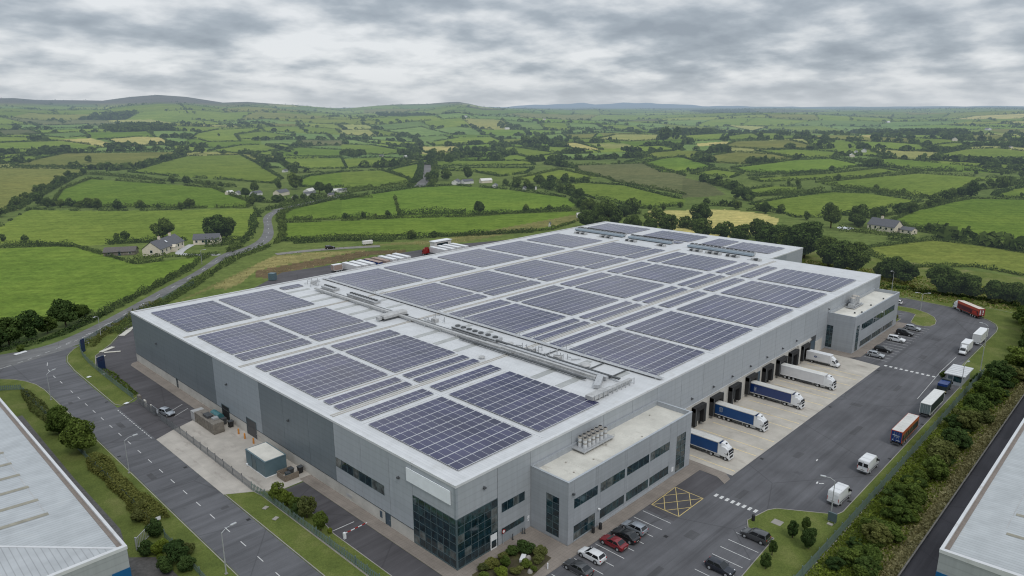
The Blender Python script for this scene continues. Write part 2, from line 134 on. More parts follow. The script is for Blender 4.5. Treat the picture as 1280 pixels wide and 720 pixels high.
def asphalt(name, c, patch=.35, streak_dir=0.0, spots=True):
    m, t = nt(name)
    p = coords(t)
    fine = noise(t, p, 14, 4, .7); big = noise(t, p, .09, 5, .6)
    st = noise(t, coords(t, 'pos', (.05, .6, 1), (0, 0, streak_dir)), 1.0, 4, .6)
    col = ramp(t, big, [(.3, tuple(x*(1-patch*.6) for x in c)), (.7, tuple(x*(1+patch*.7) for x in c))])
    col = mixc(t, 1.0, col, ramp(t, fine, [(.3, g3(.82)), (.7, g3(1.16))]), 'MULTIPLY')
    col = mixc(t, 1.0, col, ramp(t, st, [(.35, g3(.86)), (.65, g3(1.10))]), 'MULTIPLY')
    # wheel tracks: long soft dark and pale bands along the way the traffic runs
    tk_ = noise(t, coords(t, 'pos', (.018, .55, 1), (0, 0, streak_dir)), 1.0, 6, .7)
    col = mixc(t, 1.0, col, ramp(t, tk_, [(.36, g3(.80)), (.47, g3(1.0)), (.56, g3(1.0)), (.66, g3(1.14))]), 'MULTIPLY')
    if spots:
        s2 = noise(t, p, .33, 3, .5)
        col = mixc(t, ramp(t, s2, [(.70, g3(0)), (.76, g3(.55))]), col, tuple(x*.55 for x in c))
        # thin repair seams and cracks
        vo = N(t, 'ShaderNodeTexVoronoi', feature='DISTANCE_TO_EDGE', i_Scale=.055); 
        wv = mixc(t, .12, p, N(t, 'ShaderNodeTexNoise', i_Scale=.3).outputs[1])
        K(t, wv, vo.inputs['Vector'])
        col = mixc(t, ramp(t, vo.outputs[0], [(0, g3(.5)), (.006, g3(0))]), col, tuple(x*.45 for x in c))
    b = N(t, 'ShaderNodeBsdfPrincipled', i_Roughness=.9); b.inputs['Specular IOR Level'].default_value = .25
    K(t, col, b.inputs['Base Color']); finish(t, b.outputs[0]); return m
def concrete(name, c, stain=(.10,.085,.07), amt=.55, slab=None):
    m, t = nt(name); p = coords(t)
    a = noise(t, p, .25, 6, .65); f = noise(t, p, 9, 4, .7)
    col = ramp(t, a, [(.28, tuple(x*.80 for x in c)), (.72, tuple(x*1.14 for x in c))])
    col = mixc(t, 1.0, col, ramp(t, f, [(.3, g3(.9)), (.7, g3(1.08))]), 'MULTIPLY')
    s = noise(t, coords(t, 'pos', (1, .35, 1)), .55, 5, .6)
    col = mixc(t, ramp(t, s, [(.58, g3(0)), (.75, g3(amt))]), col, stain)
    if slab:
        br = N(t, 'ShaderNodeTexBrick', offset=0.0, i_Scale=1.0); br.inputs['Brick Width'].default_value = slab[0]; br.inputs['Row Height'].default_value = slab[1]
        br.inputs['Mortar Size'].default_value = slab[2]; br.inputs['Color1'].default_value = (1,1,1,1); br.inputs['Color2'].default_value = (.93,.93,.93,1); br.inputs['Mortar'].default_value = (.72,.72,.72,1)
        K(t, p, br.inputs['Vector']); col = mixc(t, 1.0, col, br.outputs[0], 'MULTIPLY')
    b = N(t, 'ShaderNodeBsdfPrincipled', i_Roughness=.85); b.inputs['Specular IOR Level'].default_value = .25
    K(t, col, b.inputs['Base Color']); finish(t, b.outputs[0]); return m
def grass(name, stops, fine=5.0):
    m, t = nt(name); p = coords(t)
    a = noise(t, p, .16, 6, .65); f = noise(t, p, fine, 5, .75)
    col = ramp(t, a, [(.3, stops[0]), (.5, stops[1]), (.7, stops[2])])
    col = mixc(t, 1.0, col, ramp(t, f, [(.25, g3(.55)), (.75, g3(1.4))]), 'MULTIPLY')
    b = N(t, 'ShaderNodeBsdfPrincipled', i_Roughness=.95); b.inputs['Specular IOR Level'].default_value = .1
    K(t, col, b.inputs['Base Color']); finish(t, b.outputs[0]); return m
def foliage(name, dark, light, haze=False):
    m, t = nt(name)
    at = N(t, 'ShaderNodeAttribute', attribute_name='tint')
    oi = N(t, 'ShaderNodeObjectInfo')
    col = ramp(t, at.outputs['Fac'], [(0, dark), (.55, tuple((a+b)/2 for a, b in zip(dark, light))), (1, light)])
    col = mixc(t, 1.0, col, ramp(t, oi.outputs['Random'], [(0, (.72,.78,.80)), (.5, (1,1,1)), (1, (1.22,1.14,.92))]), 'MULTIPLY')
    d = N(t, 'ShaderNodeBsdfDiffuse'); K(t, col, d.inputs[0])
    tr = N(t, 'ShaderNodeBsdfTranslucent'); K(t, col, tr.inputs[0])
    mx = N(t, 'ShaderNodeMixShader', n_0=.30); K(t, d.outputs[0], mx.inputs[1]); K(t, tr.outputs[0], mx.inputs[2])
    finish(t, mx.outputs[0], haze); return m

M = {}
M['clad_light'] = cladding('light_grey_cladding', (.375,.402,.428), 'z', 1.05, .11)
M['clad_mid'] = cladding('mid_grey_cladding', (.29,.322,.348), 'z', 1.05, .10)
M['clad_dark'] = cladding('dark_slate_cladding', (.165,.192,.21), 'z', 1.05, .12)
M['clad_side'] = cladding('silver_grey_cladding', (.372,.396,.42), 'z', 1.05, .11)
M['clad_off'] = cladding('office_grey_cladding', (.35,.372,.396), 'z', .62, .09)
M['roof'] = cladding('white_profiled_roof', (.575,.585,.595), 'x', .5, .16, .5, .08, ((.38,.36,.32), .30, .57, .5))
M['trim'] = simple('white_edge_trim', (.60,.61,.62), .4, 0, .07, .4, dirt=((.30,.25,.19), .6, .58, .5))
M['ridge'] = simple('beige_ridge_flashing', (.42,.40,.36), .6, 0, .12, .6)
M['rooflight'] = simple('translucent_rooflight', (.36,.37,.36), .35, 0, .15, .5)
M['plinth'] = concrete('pale_concrete_plinth', (.52,.50,.46), (.22,.20,.17), .4)
M['glass'] = glass('dark_teal_glass', (.010,.028,.038))
M['glass2'] = glass('green_tinted_glass', (.022,.052,.060))
M['frame'] = simple('grey_green_frame', (.095,.135,.15), .4, .2, .05)
M['white'] = simple('white_painted_metal', (.76,.77,.78), .35, 0, .04, 2)
M['sign'] = simple('white_sign_face', (.84,.87,.90), .4, 0, .05, .8)
M['door'] = simple('slate_blue_door', (.055,.085,.115), .5, 0, .06)
M['dgrey'] = simple('dark_grey_metal', (.07,.075,.08), .5, .1, .1)
M['black'] = simple('black_rubber', (.018,.018,.019), .7, 0, .15)
M['steel'] = simple('galvanised_steel', (.47,.48,.49), .4, .35, .15, 2)
M['duct'] = simple('weathered_duct', (.45,.45,.445), .5, .2, .2, .9, dirt=((.16,.15,.14), 1.2, .62, .5))
M['bronze'] = simple('weathered_vent', (.40,.37,.33), .5, .3, .2, 2)
M['flat_roof'] = concrete('flat_felt_roof', (.60,.58,.52), (.20,.17,.13), .6)
M['flat_roof2'] = concrete('clean_flat_roof', (.66,.64,.58), (.40,.37,.32), .35)
M['asphalt'] = asphalt('yard_asphalt', (.112,.112,.120))
M['asphalt_dk'] = asphalt('car_park_asphalt', (.090,.086,.092), .3, 1.57)
M['road'] = asphalt('estate_road_asphalt', (.124,.125,.134), .3, 1.57)
M['croad'] = asphalt('country_road_asphalt', (.165,.165,.165), .3, .8)
M['concrete'] = concrete('yard_concrete', (.47,.435,.39), (.20,.17,.15), .6, (4.0, 5.0, .012))
M['apron'] = concrete('loading_apron_concrete', (.50,.465,.41), (.24,.20,.165), .6, (3.0, 7.4, .010))
M['path'] = concrete('brown_block_paving', (.27,.235,.205), (.12,.105,.09), .5, (.9, .5, .02))
M['kerb'] = concrete('kerb_stone', (.33,.31,.28), (.2,.18,.15), .5)
M['line'] = simple('worn_white_line', (.60,.60,.59), .7, 0, .15, 3, dirt=((.22,.22,.22), 2.2, .52, .65))
M['yline'] = simple('worn_yellow_line', (.58,.45,.18), .7, 0, .15, 3, dirt=((.22,.20,.16), 2.0, .52, .7))
M['fline'] = simple('faded_bay_line', (.74,.58,.28), .8, 0, .12, 2, dirt=((.42,.39,.34), 1.5, .56, .6))
M['verge'] = grass('mown_verge', ((.085,.112,.030), (.118,.148,.038), (.165,.180,.060)))
M['rough'] = grass('rough_grass', ((.090,.125,.030), (.135,.165,.045), (.21,.205,.09)), 3)
M['dry'] = grass('dry_grass', ((.26,.235,.10), (.46,.40,.21), (.36,.32,.15)), 3)
M['soil'] = grass('planting_bed', ((.05,.045,.03), (.08,.07,.045), (.10,.10,.04)), 4)
M['fence'] = simple('green_galvanised_paling', (.17,.235,.225), .5, .2, .15, 2)
M['fence_g'] = simple('grey_galvanised_paling', (.24,.25,.26), .5, .3, .15, 2)
M['leaf'] = foliage('broadleaf_foliage', (.040,.066,.016), (.185,.245,.058))
M['leaf_dk'] = foliage('dark_shrub_foliage', (.026,.050,.018), (.105,.160,.050))
M['leaf_ol'] = foliage('olive_shrub_foliage', (.070,.085,.024), (.22,.235,.085))
M['leaf_yl'] = foliage('yellow_green_foliage', (.09,.125,.018), (.25,.31,.055))
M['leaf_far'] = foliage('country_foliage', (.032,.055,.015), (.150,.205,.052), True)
M['straw'] = foliage('straw_tufts', (.20,.18,.07), (.46,.41,.22))
M['bark'] = simple('bark', (.075,.06,.045), .9, 0, .3, 6)
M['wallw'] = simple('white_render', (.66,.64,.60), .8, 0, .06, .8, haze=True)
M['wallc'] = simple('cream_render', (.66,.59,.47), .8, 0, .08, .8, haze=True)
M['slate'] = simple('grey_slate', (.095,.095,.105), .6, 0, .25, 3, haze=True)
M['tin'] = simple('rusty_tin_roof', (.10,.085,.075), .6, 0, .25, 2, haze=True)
M['brick'] = simple('chimney_brick', (.30,.17,.12), .9, 0, .2, 5)
M['pv'] = None
M['blue'] = simple('navy_blue_panel', (.012,.030,.085), .4, 0, .1)
M['orange'] = simple('orange_post', (.55,.22,.04), .5, 0, .1)
M['timber'] = simple('weathered_timber', (.20,.165,.13), .85, 0, .25, 5)
M['compact'] = simple('weathered_steel_box', (.20,.18,.155), .7, .1, .25, 1.5, dirt=((.07,.06,.05), 1.3, .55, .6))
M['teal'] = simple('teal_grey_cabin', (.10,.155,.18), .5, 0, .08, 1)
M['lens'] = simple('lamp_lens', (.7,.72,.75), .15, 0, .03)
M['red'] = simple('red_lens', (.35,.02,.015), .2, 0, .05)

def pv_mat():
    m, t = nt('solar_cell_glass')
    g = N(t, 'ShaderNodeNewGeometry')
    big = ramp(t, noise(t, coords(t), .12, 3), [(.3, g3(.82)), (.7, g3(1.2))])
    oi = N(t, 'ShaderNodeObjectInfo'); big = mixc(t, 1.0, big, ramp(t, oi.outputs['Random'], [(0, (.80,.82,.84)), (1, (1.22,1.18,1.14))]), 'MULTIPLY')
    rn = ramp(t, g.outputs['Random Per Island'], [(0, (.015,.016,.060)), (.5, (.025,.026,.082)), (1, (.042,.042,.098))])
    b = N(t, 'ShaderNodeBsdfPrincipled', i_Roughness=.16); b.inputs['Specular IOR Level'].default_value = .72
    rn = mixc(t, 1.0, rn, big, 'MULTIPLY'); K(t, rn, b.inputs['Base Color']); rr_ = ramp(t, g.outputs['Random Per Island'], [(0, g3(.10)), (1, g3(.24))]); K(t, rr_, b.inputs['Roughness']); finish(t, b.outputs[0]); return m
M['pv'] = pv_mat()
def paint(name, c, metal=0.0):
    return simple(name, c, .32, metal, .03, 1.0, .5, .7, 'obj', dirt=((c[0]*.6+.03, c[1]*.6+.03, c[2]*.6+.028), 1.4, .60, .35))
M['carglass'] = simple('car_glass', (.012,.014,.016), .06, 0, .05, 1, .7)

# ------------------------------------------------------------------ mesh helpers
class MB:
    def __init__(s): s.v = []; s.f = []
    def quad(s, *p):
        i = len(s.v); s.v += [tuple(q) for q in p]; s.f.append(tuple(range(i, i+len(p)))); return s
    def box(s, x0, x1, y0, y1, z0, z1):
        if x0 > x1: x0, x1 = x1, x0
        if y0 > y1: y0, y1 = y1, y0
        i = len(s.v)
        s.v += [(x0,y0,z0),(x1,y0,z0),(x1,y1,z0),(x0,y1,z0),(x0,y0,z1),(x1,y0,z1),(x1,y1,z1),(x0,y1,z1)]
        s.f += [(i,i+3,i+2,i+1),(i+4,i+5,i+6,i+7),(i,i+1,i+5,i+4),(i+1,i+2,i+6,i+5),(i+2,i+3,i+7,i+6),(i+3,i,i+4,i+7)]; return s
    def bar(s, a, b, w, h=None):
        h = h or w; a = Vector(a); b = Vector(b); d = (b-a).normalized()
        r = d.cross(Vector((0,0,1)))
        if r.length < 1e-4: r = Vector((1,0,0))
        r.normalize(); u = r.cross(d)
        i = len(s.v)
        for p in (a, b):
            for k, l in ((-1,-1),(1,-1),(1,1),(-1,1)): s.v.append(tuple(p + r*(k*w/2) + u*(l*h/2)))
        s.f += [(i,i+1,i+2,i+3),(i+7,i+6,i+5,i+4)] + [(i+k,i+4+k,i+4+(k+1)%4,i+(k+1)%4) for k in range(4)]; return s
    def tube(s, a, b, r0, r1=None, n=8, caps=True):
        r1 = r0 if r1 is None else r1
        a = Vector(a); b = Vector(b); d = (b-a).normalized()
        q = d.to_track_quat('Z', 'Y').to_matrix(); i = len(s.v)
        for p, r in ((a, r0), (b, r1)):
            for k in range(n):
                an = 2*PI*k/n; s.v.append(tuple(p + q @ Vector((r*math.cos(an), r*math.sin(an), 0))))
        s.f += [(i+k, i+(k+1)%n, i+n+(k+1)%n, i+n+k) for k in range(n)]
        if caps: s.f += [tuple(i+n-1-k for k in range(n)), tuple(i+n+k for k in range(n))]
        return s
    def prism(s, pts, z0, z1):
        n = len(pts); i = len(s.v)
        ar = sum(pts[k][0]*pts[(k+1)%n][1]-pts[(k+1)%n][0]*pts[k][1] for k in range(n))
        if ar < 0: pts = pts[::-1]
        s.v += [(x,y,z0) for x,y in pts] + [(x,y,z1) for x,y in pts]
        s.f += [tuple(i+n-1-k for k in range(n)), tuple(i+n+k for k in range(n))]
        s.f += [(i+k, i+(k+1)%n, i+n+(k+1)%n, i+n+k) for k in range(n)]; return s
    def poly(s, pts, z):
        n = len(pts); i = len(s.v)
        ar = sum(pts[k][0]*pts[(k+1)%n][1]-pts[(k+1)%n][0]*pts[k][1] for k in range(n))
        if ar < 0: pts = pts[::-1]
        s.v += [(x,y,z) for x,y in pts]; s.f.append(tuple(range(i, i+n))); return s
    def loft(s, rings, caps=True):
        n = len(rings[0]); i = len(s.v)
        for r in rings: s.v += [tuple(p) for p in r]
        for k in range(len(rings)-1):
            for j in range(n):
                a = i+k*n+j; b = i+k*n+(j+1)%n
                s.f.append((a, b, b+n, a+n))
        if caps:
            s.f.append(tuple(i+n-1-j for j in range(n))); m = i+(len(rings)-1)*n
            s.f.append(tuple(m+j for j in range(n)))
        return s
    def dome(s, c, rx, ry, rz, n=10, k=4):
        rings = [[(c[0]+rx*math.cos(a*PI/2/k)*math.cos(2*PI*j/n), c[1]+ry*math.cos(a*PI/2/k)*math.sin(2*PI*j/n), c[2]+rz*math.sin(a*PI/2/k)) for j in range(n)] for a in range(k)]
        rings.append([(c[0]+.02*rx*math.cos(2*PI*j/n), c[1]+.02*ry*math.sin(2*PI*j/n), c[2]+rz) for j in range(n)])
        return s.loft(rings)
    def build(s, name, mat, parent=None, loc=(0,0,0), rot=0, smooth=False, bevel=0, fix=False):
        me = bpy.data.meshes.new(name); me.from_pydata(s.v, [], s.f)
        if fix or smooth:
            bm = bmesh.new(); bm.from_mesh(me); bmesh.ops.remove_doubles(bm, verts=bm.verts, dist=1e-4)
            bmesh.ops.recalc_face_normals(bm, faces=bm.faces); bm.to_mesh(me); bm.free()
        if bevel:
            bm = bmesh.new(); bm.from_mesh(me)
            bmesh.ops.bevel(bm, geom=list(bm.edges), offset=bevel, segments=1, affect='EDGES', clamp_overlap=True); bm.to_mesh(me); bm.free()
        if smooth:
            me.polygons.foreach_set('use_smooth', [True]*len(me.polygons))
            try: me.set_sharp_from_angle(angle=rad(38))
            except Exception: pass
        for mm in (mat if isinstance(mat, (list, tuple)) else [mat]): me.materials.append(mm)
        o = bpy.data.objects.new(name, me); COL.objects.link(o)
        o.location = loc; o.rotation_euler = (0, 0, rot)
        if parent is not None: o.parent = parent
        return o
def tag(o, label=None, cat=None, group=None, kind=None):
    if label: o['label'] = label
    if cat: o['category'] = cat
    if group: o['group'] = group
    if kind: o['kind'] = kind
    return o
def thing(name, label, cat, loc=(0,0,0), rot=0, group=None):
    o = bpy.data.objects.new(name, None); COL.objects.link(o)
    o.location = loc; o.rotation_euler = (0, 0, rot); o.empty_display_size = .5
    return tag(o, label, cat, group)
def struct(o): o['kind'] = 'structure'; return o
CH = {}
def copy_tree(o, loc=None, rot=None, label=None, group=None, parent=None, scale=None, mats=None):
    c = o.copy(); COL.objects.link(c)
    if parent is not None: c.parent = parent; c.matrix_parent_inverse = o.matrix_parent_inverse.copy()
    if loc is not None: c.location = loc
    if rot is not None: c.rotation_euler = (0, 0, rot)
    if scale is not None: c.scale = scale if isinstance(scale, tuple) else (scale,)*3
    if label: c['label'] = label
    if group: c['group'] = group
    for ch in list(o.children): copy_tree(ch, parent=c)
    return c
def npmesh(name, V, Fq, mat, tint=None, parent=None, loc=(0,0,0)):
    """quads from numpy arrays with an optional per-face tint attribute"""
    me = bpy.data.meshes.new(name); nv = len(V); nf = len(Fq); k = Fq.shape[1]
    me.vertices.add(nv); me.vertices.foreach_set('co', np.ascontiguousarray(V, np.float32).ravel())
    me.loops.add(nf*k); me.loops.foreach_set('vertex_index', np.ascontiguousarray(Fq, np.int32).ravel())
    me.polygons.add(nf); me.polygons.foreach_set('loop_start', np.arange(nf, dtype=np.int32)*k)
    me.update(calc_edges=True)
    if tint is not None:
        a = me.attributes.new('tint', 'FLOAT', 'FACE'); a.data.foreach_set('value', np.ascontiguousarray(tint, np.float32))
    me.materials.append(mat)
    o = bpy.data.objects.new(name, me); COL.objects.link(o); o.location = loc
    if parent is not None: o.parent = parent
    return o
def leafquads(P, size, rng, normals=None, upbias=.35, aspect=.75):
    """one small leaf-spray quad per point, turned mostly outward"""
    n = len(P)
    d = rng.normal(size=(n,3)); 
    if normals is not None: d = d*.75 + normals*1.0
    d[:,2] += upbias; d /= np.linalg.norm(d, axis=1)[:,None]+1e-9
    t = np.cross(d, rng.normal(size=(n,3))); t /= np.linalg.norm(t, axis=1)[:,None]+1e-9
    b = np.cross(d, t); s = (np.asarray(size)*rng.uniform(.6,1.4,n))[:,None]
    V = np.stack([P-t*s*.5-b*s*.5*aspect, P+t*s*.5-b*s*.28*aspect, P+t*s*.42+b*s*.5*aspect, P-t*s*.5+b*s*.34*aspect], 1).reshape(-1,3)
    return V, np.arange(4*n).reshape(n,4)
def crown_points(rng, n, w, h, z0, lobes, lr=(.26,.42), flat=1.0):
    """points over the skins of many overlapping lobes, plus some inside; returns points, outward normals, tint"""
    C = []; R = []; T = []
    for k in range(lobes):
        for _ in range(40):
            a = rng.uniform(-1,1,3)
            if np.linalg.norm(a) < 1: break
        a = a/np.linalg.norm(a)*(np.linalg.norm(a)**.5)
        r = rng.uniform(*lr)
        C.append([a[0]*(.5-r*.62)*w, a[1]*(.5-r*.62)*w, z0+h*.5+a[2]*(.5-r*.55)*h]); R.append([r*w*.55, r*w*.55, r*h*.5]); T.append(rng.uniform(.15,.85))
    C = np.array(C); R = np.array(R); T = np.array(T)
    wgt = (R[:,0]*R[:,2]); idx = rng.choice(lobes, n, p=wgt/wgt.sum())
    d = rng.normal(size=(n,3)); d /= np.linalg.norm(d, axis=1)[:,None]
    rr = rng.uniform(.72,1.08,n)[:,None]
    P = C[idx] + d*R[idx]*rr
    keep = np.ones(n, bool)
    for k in range(lobes):
        q = (P-C[k])/R[k]; ins = (np.sum(q*q,1) < .45) & (idx != k); keep &= ~ins
    P = P[keep]; d = d[keep]; t = T[idx][keep]*.55 + rng.uniform(0,.45,keep.sum()) + .12*d[:,2]
    return P, d, np.clip(t, 0, 1)
# ------------------------------------------------------------------ camera
cam = bpy.data.cameras.new('camera'); cam.sensor_width = 36; cam.lens = 892.041/1280*36; cam.clip_start = 1; cam.clip_end = 40000
camo = bpy.data.objects.new('camera', cam); COL.objects.link(camo); scene.camera = camo
_p, _y, _r = .25, .77, -.003
fwv = Vector((math.cos(_y)*math.cos(_p), math.sin(_y)*math.cos(_p), -math.sin(_p)))
r0 = Vector((math.sin(_y), -math.cos(_y), 0)); u0 = r0.cross(fwv)
rv = r0*math.cos(_r)+u0*math.sin(_r); uv = -r0*math.sin(_r)+u0*math.cos(_r)
camo.matrix_world = Matrix(((rv.x,uv.x,-fwv.x,CX),(rv.y,uv.y,-fwv.y,CY),(rv.z,uv.z,-fwv.z,CZ),(0,0,0,1)))

# ------------------------------------------------------------------ light: overcast day
SUN_EL, SUN_AZ = rad(52), rad(200)       # azimuth measured clockwise from +Y
w = bpy.data.worlds.new('World'); scene.world = w; w.use_nodes = True
t = w.node_tree; t.nodes.clear()
sky = N(t, 'ShaderNodeTexSky', sky_type='NISHITA', sun_disc=False, sun_elevation=SUN_EL, sun_rotation=SUN_AZ)
bg1 = N(t, 'ShaderNodeBackground', n_1=.10); K(t, sky.outputs[0], bg1.inputs[0])
tc = N(t, 'ShaderNodeTexCoord'); sp = N(t, 'ShaderNodeSeparateXYZ'); K(t, tc.outputs['Generated'], sp.inputs[0])
zc = N(t, 'ShaderNodeMath', operation='MAXIMUM', n_1=0.0); K(t, sp.outputs[2], zc.inputs[0])
def cloud_density(lift, detail):
    """fractal cloud deck seen in perspective; lift looks a little higher up into the same deck"""
    zz = N(t, 'ShaderNodeMath', operation='ADD', n_1=.215+lift); K(t, zc.outputs[0], zz.inputs[0])
    dx_ = N(t, 'ShaderNodeMath', operation='DIVIDE'); K(t, sp.outputs[0], dx_.inputs[0]); K(t, zz.outputs[0], dx_.inputs[1])
    dy_ = N(t, 'ShaderNodeMath', operation='DIVIDE'); K(t, sp.outputs[1], dy_.inputs[0]); K(t, zz.outputs[0], dy_.inputs[1])
    cv = N(t, 'ShaderNodeCombineXYZ', n_2=SEED); K(t, dx_.outputs[0], cv.inputs[0]); K(t, dy_.outputs[0], cv.inputs[1])
    n1 = N(t, 'ShaderNodeTexNoise', i_Scale=3.3, i_Detail=detail, i_Roughness=.50, i_Distortion=.0); K(t, cv.outputs[0], n1.inputs['Vector'])
    n2 = N(t, 'ShaderNodeTexNoise', i_Scale=.9, i_Detail=2, i_Roughness=.5); K(t, cv.outputs[0], n2.inputs['Vector'])
    a_ = N(t, 'ShaderNodeMath', operation='MULTIPLY_ADD', n_1=.76); K(t, n1.outputs[0], a_.inputs[0])
    b_ = N(t, 'ShaderNodeMath', operation='MULTIPLY', n_1=.24); K(t, n2.outputs[0], b_.inputs[0]); K(t, b_.outputs[0], a_.inputs[2])
    return a_.outputs[0]
SEED = 5.3
den = cloud_density(0, 7); den_up = cloud_density(.02, 5)
df = N(t, 'ShaderNodeMath', operation='SUBTRACT'); K(t, den_up, df.inputs[0]); K(t, den, df.inputs[1])
ad = N(t, 'ShaderNodeMath', operation='MULTIPLY_ADD', n_1=1.0); K(t, df.outputs[0], ad.inputs[0]); K(t, den, ad.inputs[2])
cc = ramp(t, ad.outputs[0], [(.34, (.31,.355,.41)), (.43, (.395,.445,.50)), (.49, (.51,.555,.605)), (.545, (.645,.68,.715)), (.62, (.79,.815,.84))])
hz = N(t, 'ShaderNodeMapRange', n_1=0.0, n_2=.045, n_3=.6, n_4=0.0); K(t, sp.outputs[2], hz.inputs[0])
cc = mixc(t, hz.outputs[0], cc, (.63,.665,.70))
# overcast luminance rises towards the zenith
zr = N(t, 'ShaderNodeMapRange', n_1=.12, n_2=.9, n_3=1.0, n_4=1.6); K(t, sp.outputs[2], zr.inputs[0])
bg2 = N(t, 'ShaderNodeBackground'); K(t, cc, bg2.inputs[0]); K(t, zr.outputs[0], bg2.inputs[1])
mx = N(t, 'ShaderNodeMixShader', n_0=.94); K(t, bg1.outputs[0], mx.inputs[1]); K(t, bg2.outputs[0], mx.inputs[2])
wo = N(t, 'ShaderNodeOutputWorld'); K(t, mx.outputs[0], wo.inputs[0])
sl = bpy.data.lights.new('sun', 'SUN'); sl.energy = .9; sl.angle = rad(14); sl.color = (1, .965, .91)
so = bpy.data.objects.new('sun', sl); COL.objects.link(so)
so.rotation_euler = (PI/2-SUN_EL, 0, PI - SUN_AZ); so.location = (0, 0, 200)
scene.view_settings.view_transform = 'Standard'; scene.view_settings.look = 'None'; scene.view_settings.exposure = 0
scene.cycles.filter_width = 1.15; scene.cycles.max_bounces = 5; scene.cycles.diffuse_bounces = 3; scene.cycles.glossy_bounces = 2; scene.cycles.transmission_bounces = 2
scene.cycles.transparent_max_bounces = 4; scene.cycles.caustics_reflective = False; scene.cycles.caustics_refractive = False

# ------------------------------------------------------------------ terrain, fields
PAL = dict(bright=(.128,.192,.030), mid=(.148,.200,.036), olive=(.172,.182,.050), straw=(.40,.36,.135), pale=(.27,.28,.095), pale2=(.18,.215,.045),
           far=(.140,.205,.060), scrub=(.120,.130,.055), bank=(.150,.112,.062), bank2=(.165,.165,.060), straw2=(.245,.222,.090))
def inside(px, py, poly):
    n = len(poly); r = np.zeros(px.shape, bool); j = n-1
    for i in range(n):
        xi, yi = poly[i]; xj, yj = poly[j]
        c = ((yi > py) != (yj > py)) & (px < (xj-xi)*(py-yi)/((yj-yi) or 1e-9)+xi)
        r ^= c; j = i
    return r
FIELDS = LAND['fields']
def in_any(x, y):
    r = np.zeros(x.shape, bool)
    for c, k, p in FIELDS:
        a = np.array(p); mn = a.min(0); mx_ = a.max(0)
        s = (x > mn[0]) & (x < mx_[0]) & (y > mn[1]) & (y < mx_[1])
        if s.any(): r[s] |= inside(x[s], y[s], p)
    return r
# patchwork of smaller fields further out: crooked rows and columns of fields
RN = 17; RR = 860*1.135**np.arange(RN+1)
_ph = NP.uniform(0, 6.28, (RN+1, 3)); _wd = NP.uniform(.050, .085, RN+1); _of = NP.uniform(0, 1, RN+1); _sl = NP.uniform(-.5, .5, RN+1)
def row_r(i, az): return RR[i]*np.exp(.022*np.sin(az*11+_ph[i,0])+.018*np.sin(az*29+_ph[i,1])+.01*np.sin(az*61+_ph[i,2]))
def col_u(i, az, fr): return az/_wd[i]+_of[i]+_sl[i]*fr+.28*np.sin(az*17+_ph[i,0])+.1*np.sin(az*47+_ph[i,1])
def cell(x, y):
    dx = x-CX; dy = y-CY; r = np.hypot(dx, dy); az = ((.77-np.arctan2(dy, dx)+PI) % (2*PI))-PI
    row = np.full(x.shape, -1); fr = np.zeros(x.shape)
    for i in range(RN):
        a = row_r(i, az); b = row_r(i+1, az); s = (r >= a) & (r < b); row[s] = i; fr[s] = ((r-a)/(b-a))[s]
    u = np.zeros(x.shape)
    for i in range(RN):
        s = row == i; u[s] = col_u(i, az[s], fr[s])
    return row, np.floor(u).astype(int), u-np.floor(u), fr
def hsh(a, b, k=0): 
    v = np.sin(a*127.1+b*311.7+k*74.7)*43758.5453; return v-np.floor(v)
def is_wood(row, col): return (hsh(row, col, 3) < .028) & (row >= 2)
def ground_colour(x, y):
    base = np.tile(np.array((.125,.165,.045)), (len(x), 1))
    row, col, fu, fr = cell(x, y); s = row >= 0
    h = hsh(row, col, 1)
    pal = np.array([PAL['bright'], PAL['mid'], PAL['mid'], PAL['mid'], PAL['far'], PAL['olive'], PAL['far'], PAL['pale2'], PAL['pale'], PAL['mid'], PAL['scrub'], PAL['straw']])
    wts = np.array([.12,.28,.38,.48,.60,.69,.78,.86,.93,.955,.985,1.01])
    c = pal[np.searchsorted(wts, h)]*(.85+.3*hsh(row, col, 2))[:,None]
    c[is_wood(row, col)] = (.05,.07,.03)
    r = np.hypot(x-CX, y-CY)
    # moorland on the hill tops
    moor = np.clip((hf(x, y)-62)/20, 0, 1)*(r > 3000)
    c = c*(1-moor[:,None]) + np.array((.105,.098,.075))*moor[:,None]
    base[s] = c[s]
    out = r > row_r(RN, np.zeros(1))[0]*.97
    base[out] = (.10,.13,.06)
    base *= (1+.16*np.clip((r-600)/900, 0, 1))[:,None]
    for c, k, p in FIELDS:
        a = np.array(p); mn = a.min(0); mx_ = a.max(0)
        q = (x > mn[0]) & (x < mx_[0]) & (y > mn[1]) & (y < mx_[1])
        if q.any():
            idx = np.where(q)[0]; idx = idx[inside(x[q], y[q], p)]
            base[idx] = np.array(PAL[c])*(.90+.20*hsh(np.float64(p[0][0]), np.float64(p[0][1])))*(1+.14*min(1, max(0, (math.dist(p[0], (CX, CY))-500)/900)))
    return base
def is_moor(x, y): return (hf(x, y) > 74) & (np.hypot(x-CX, y-CY) > 3000)
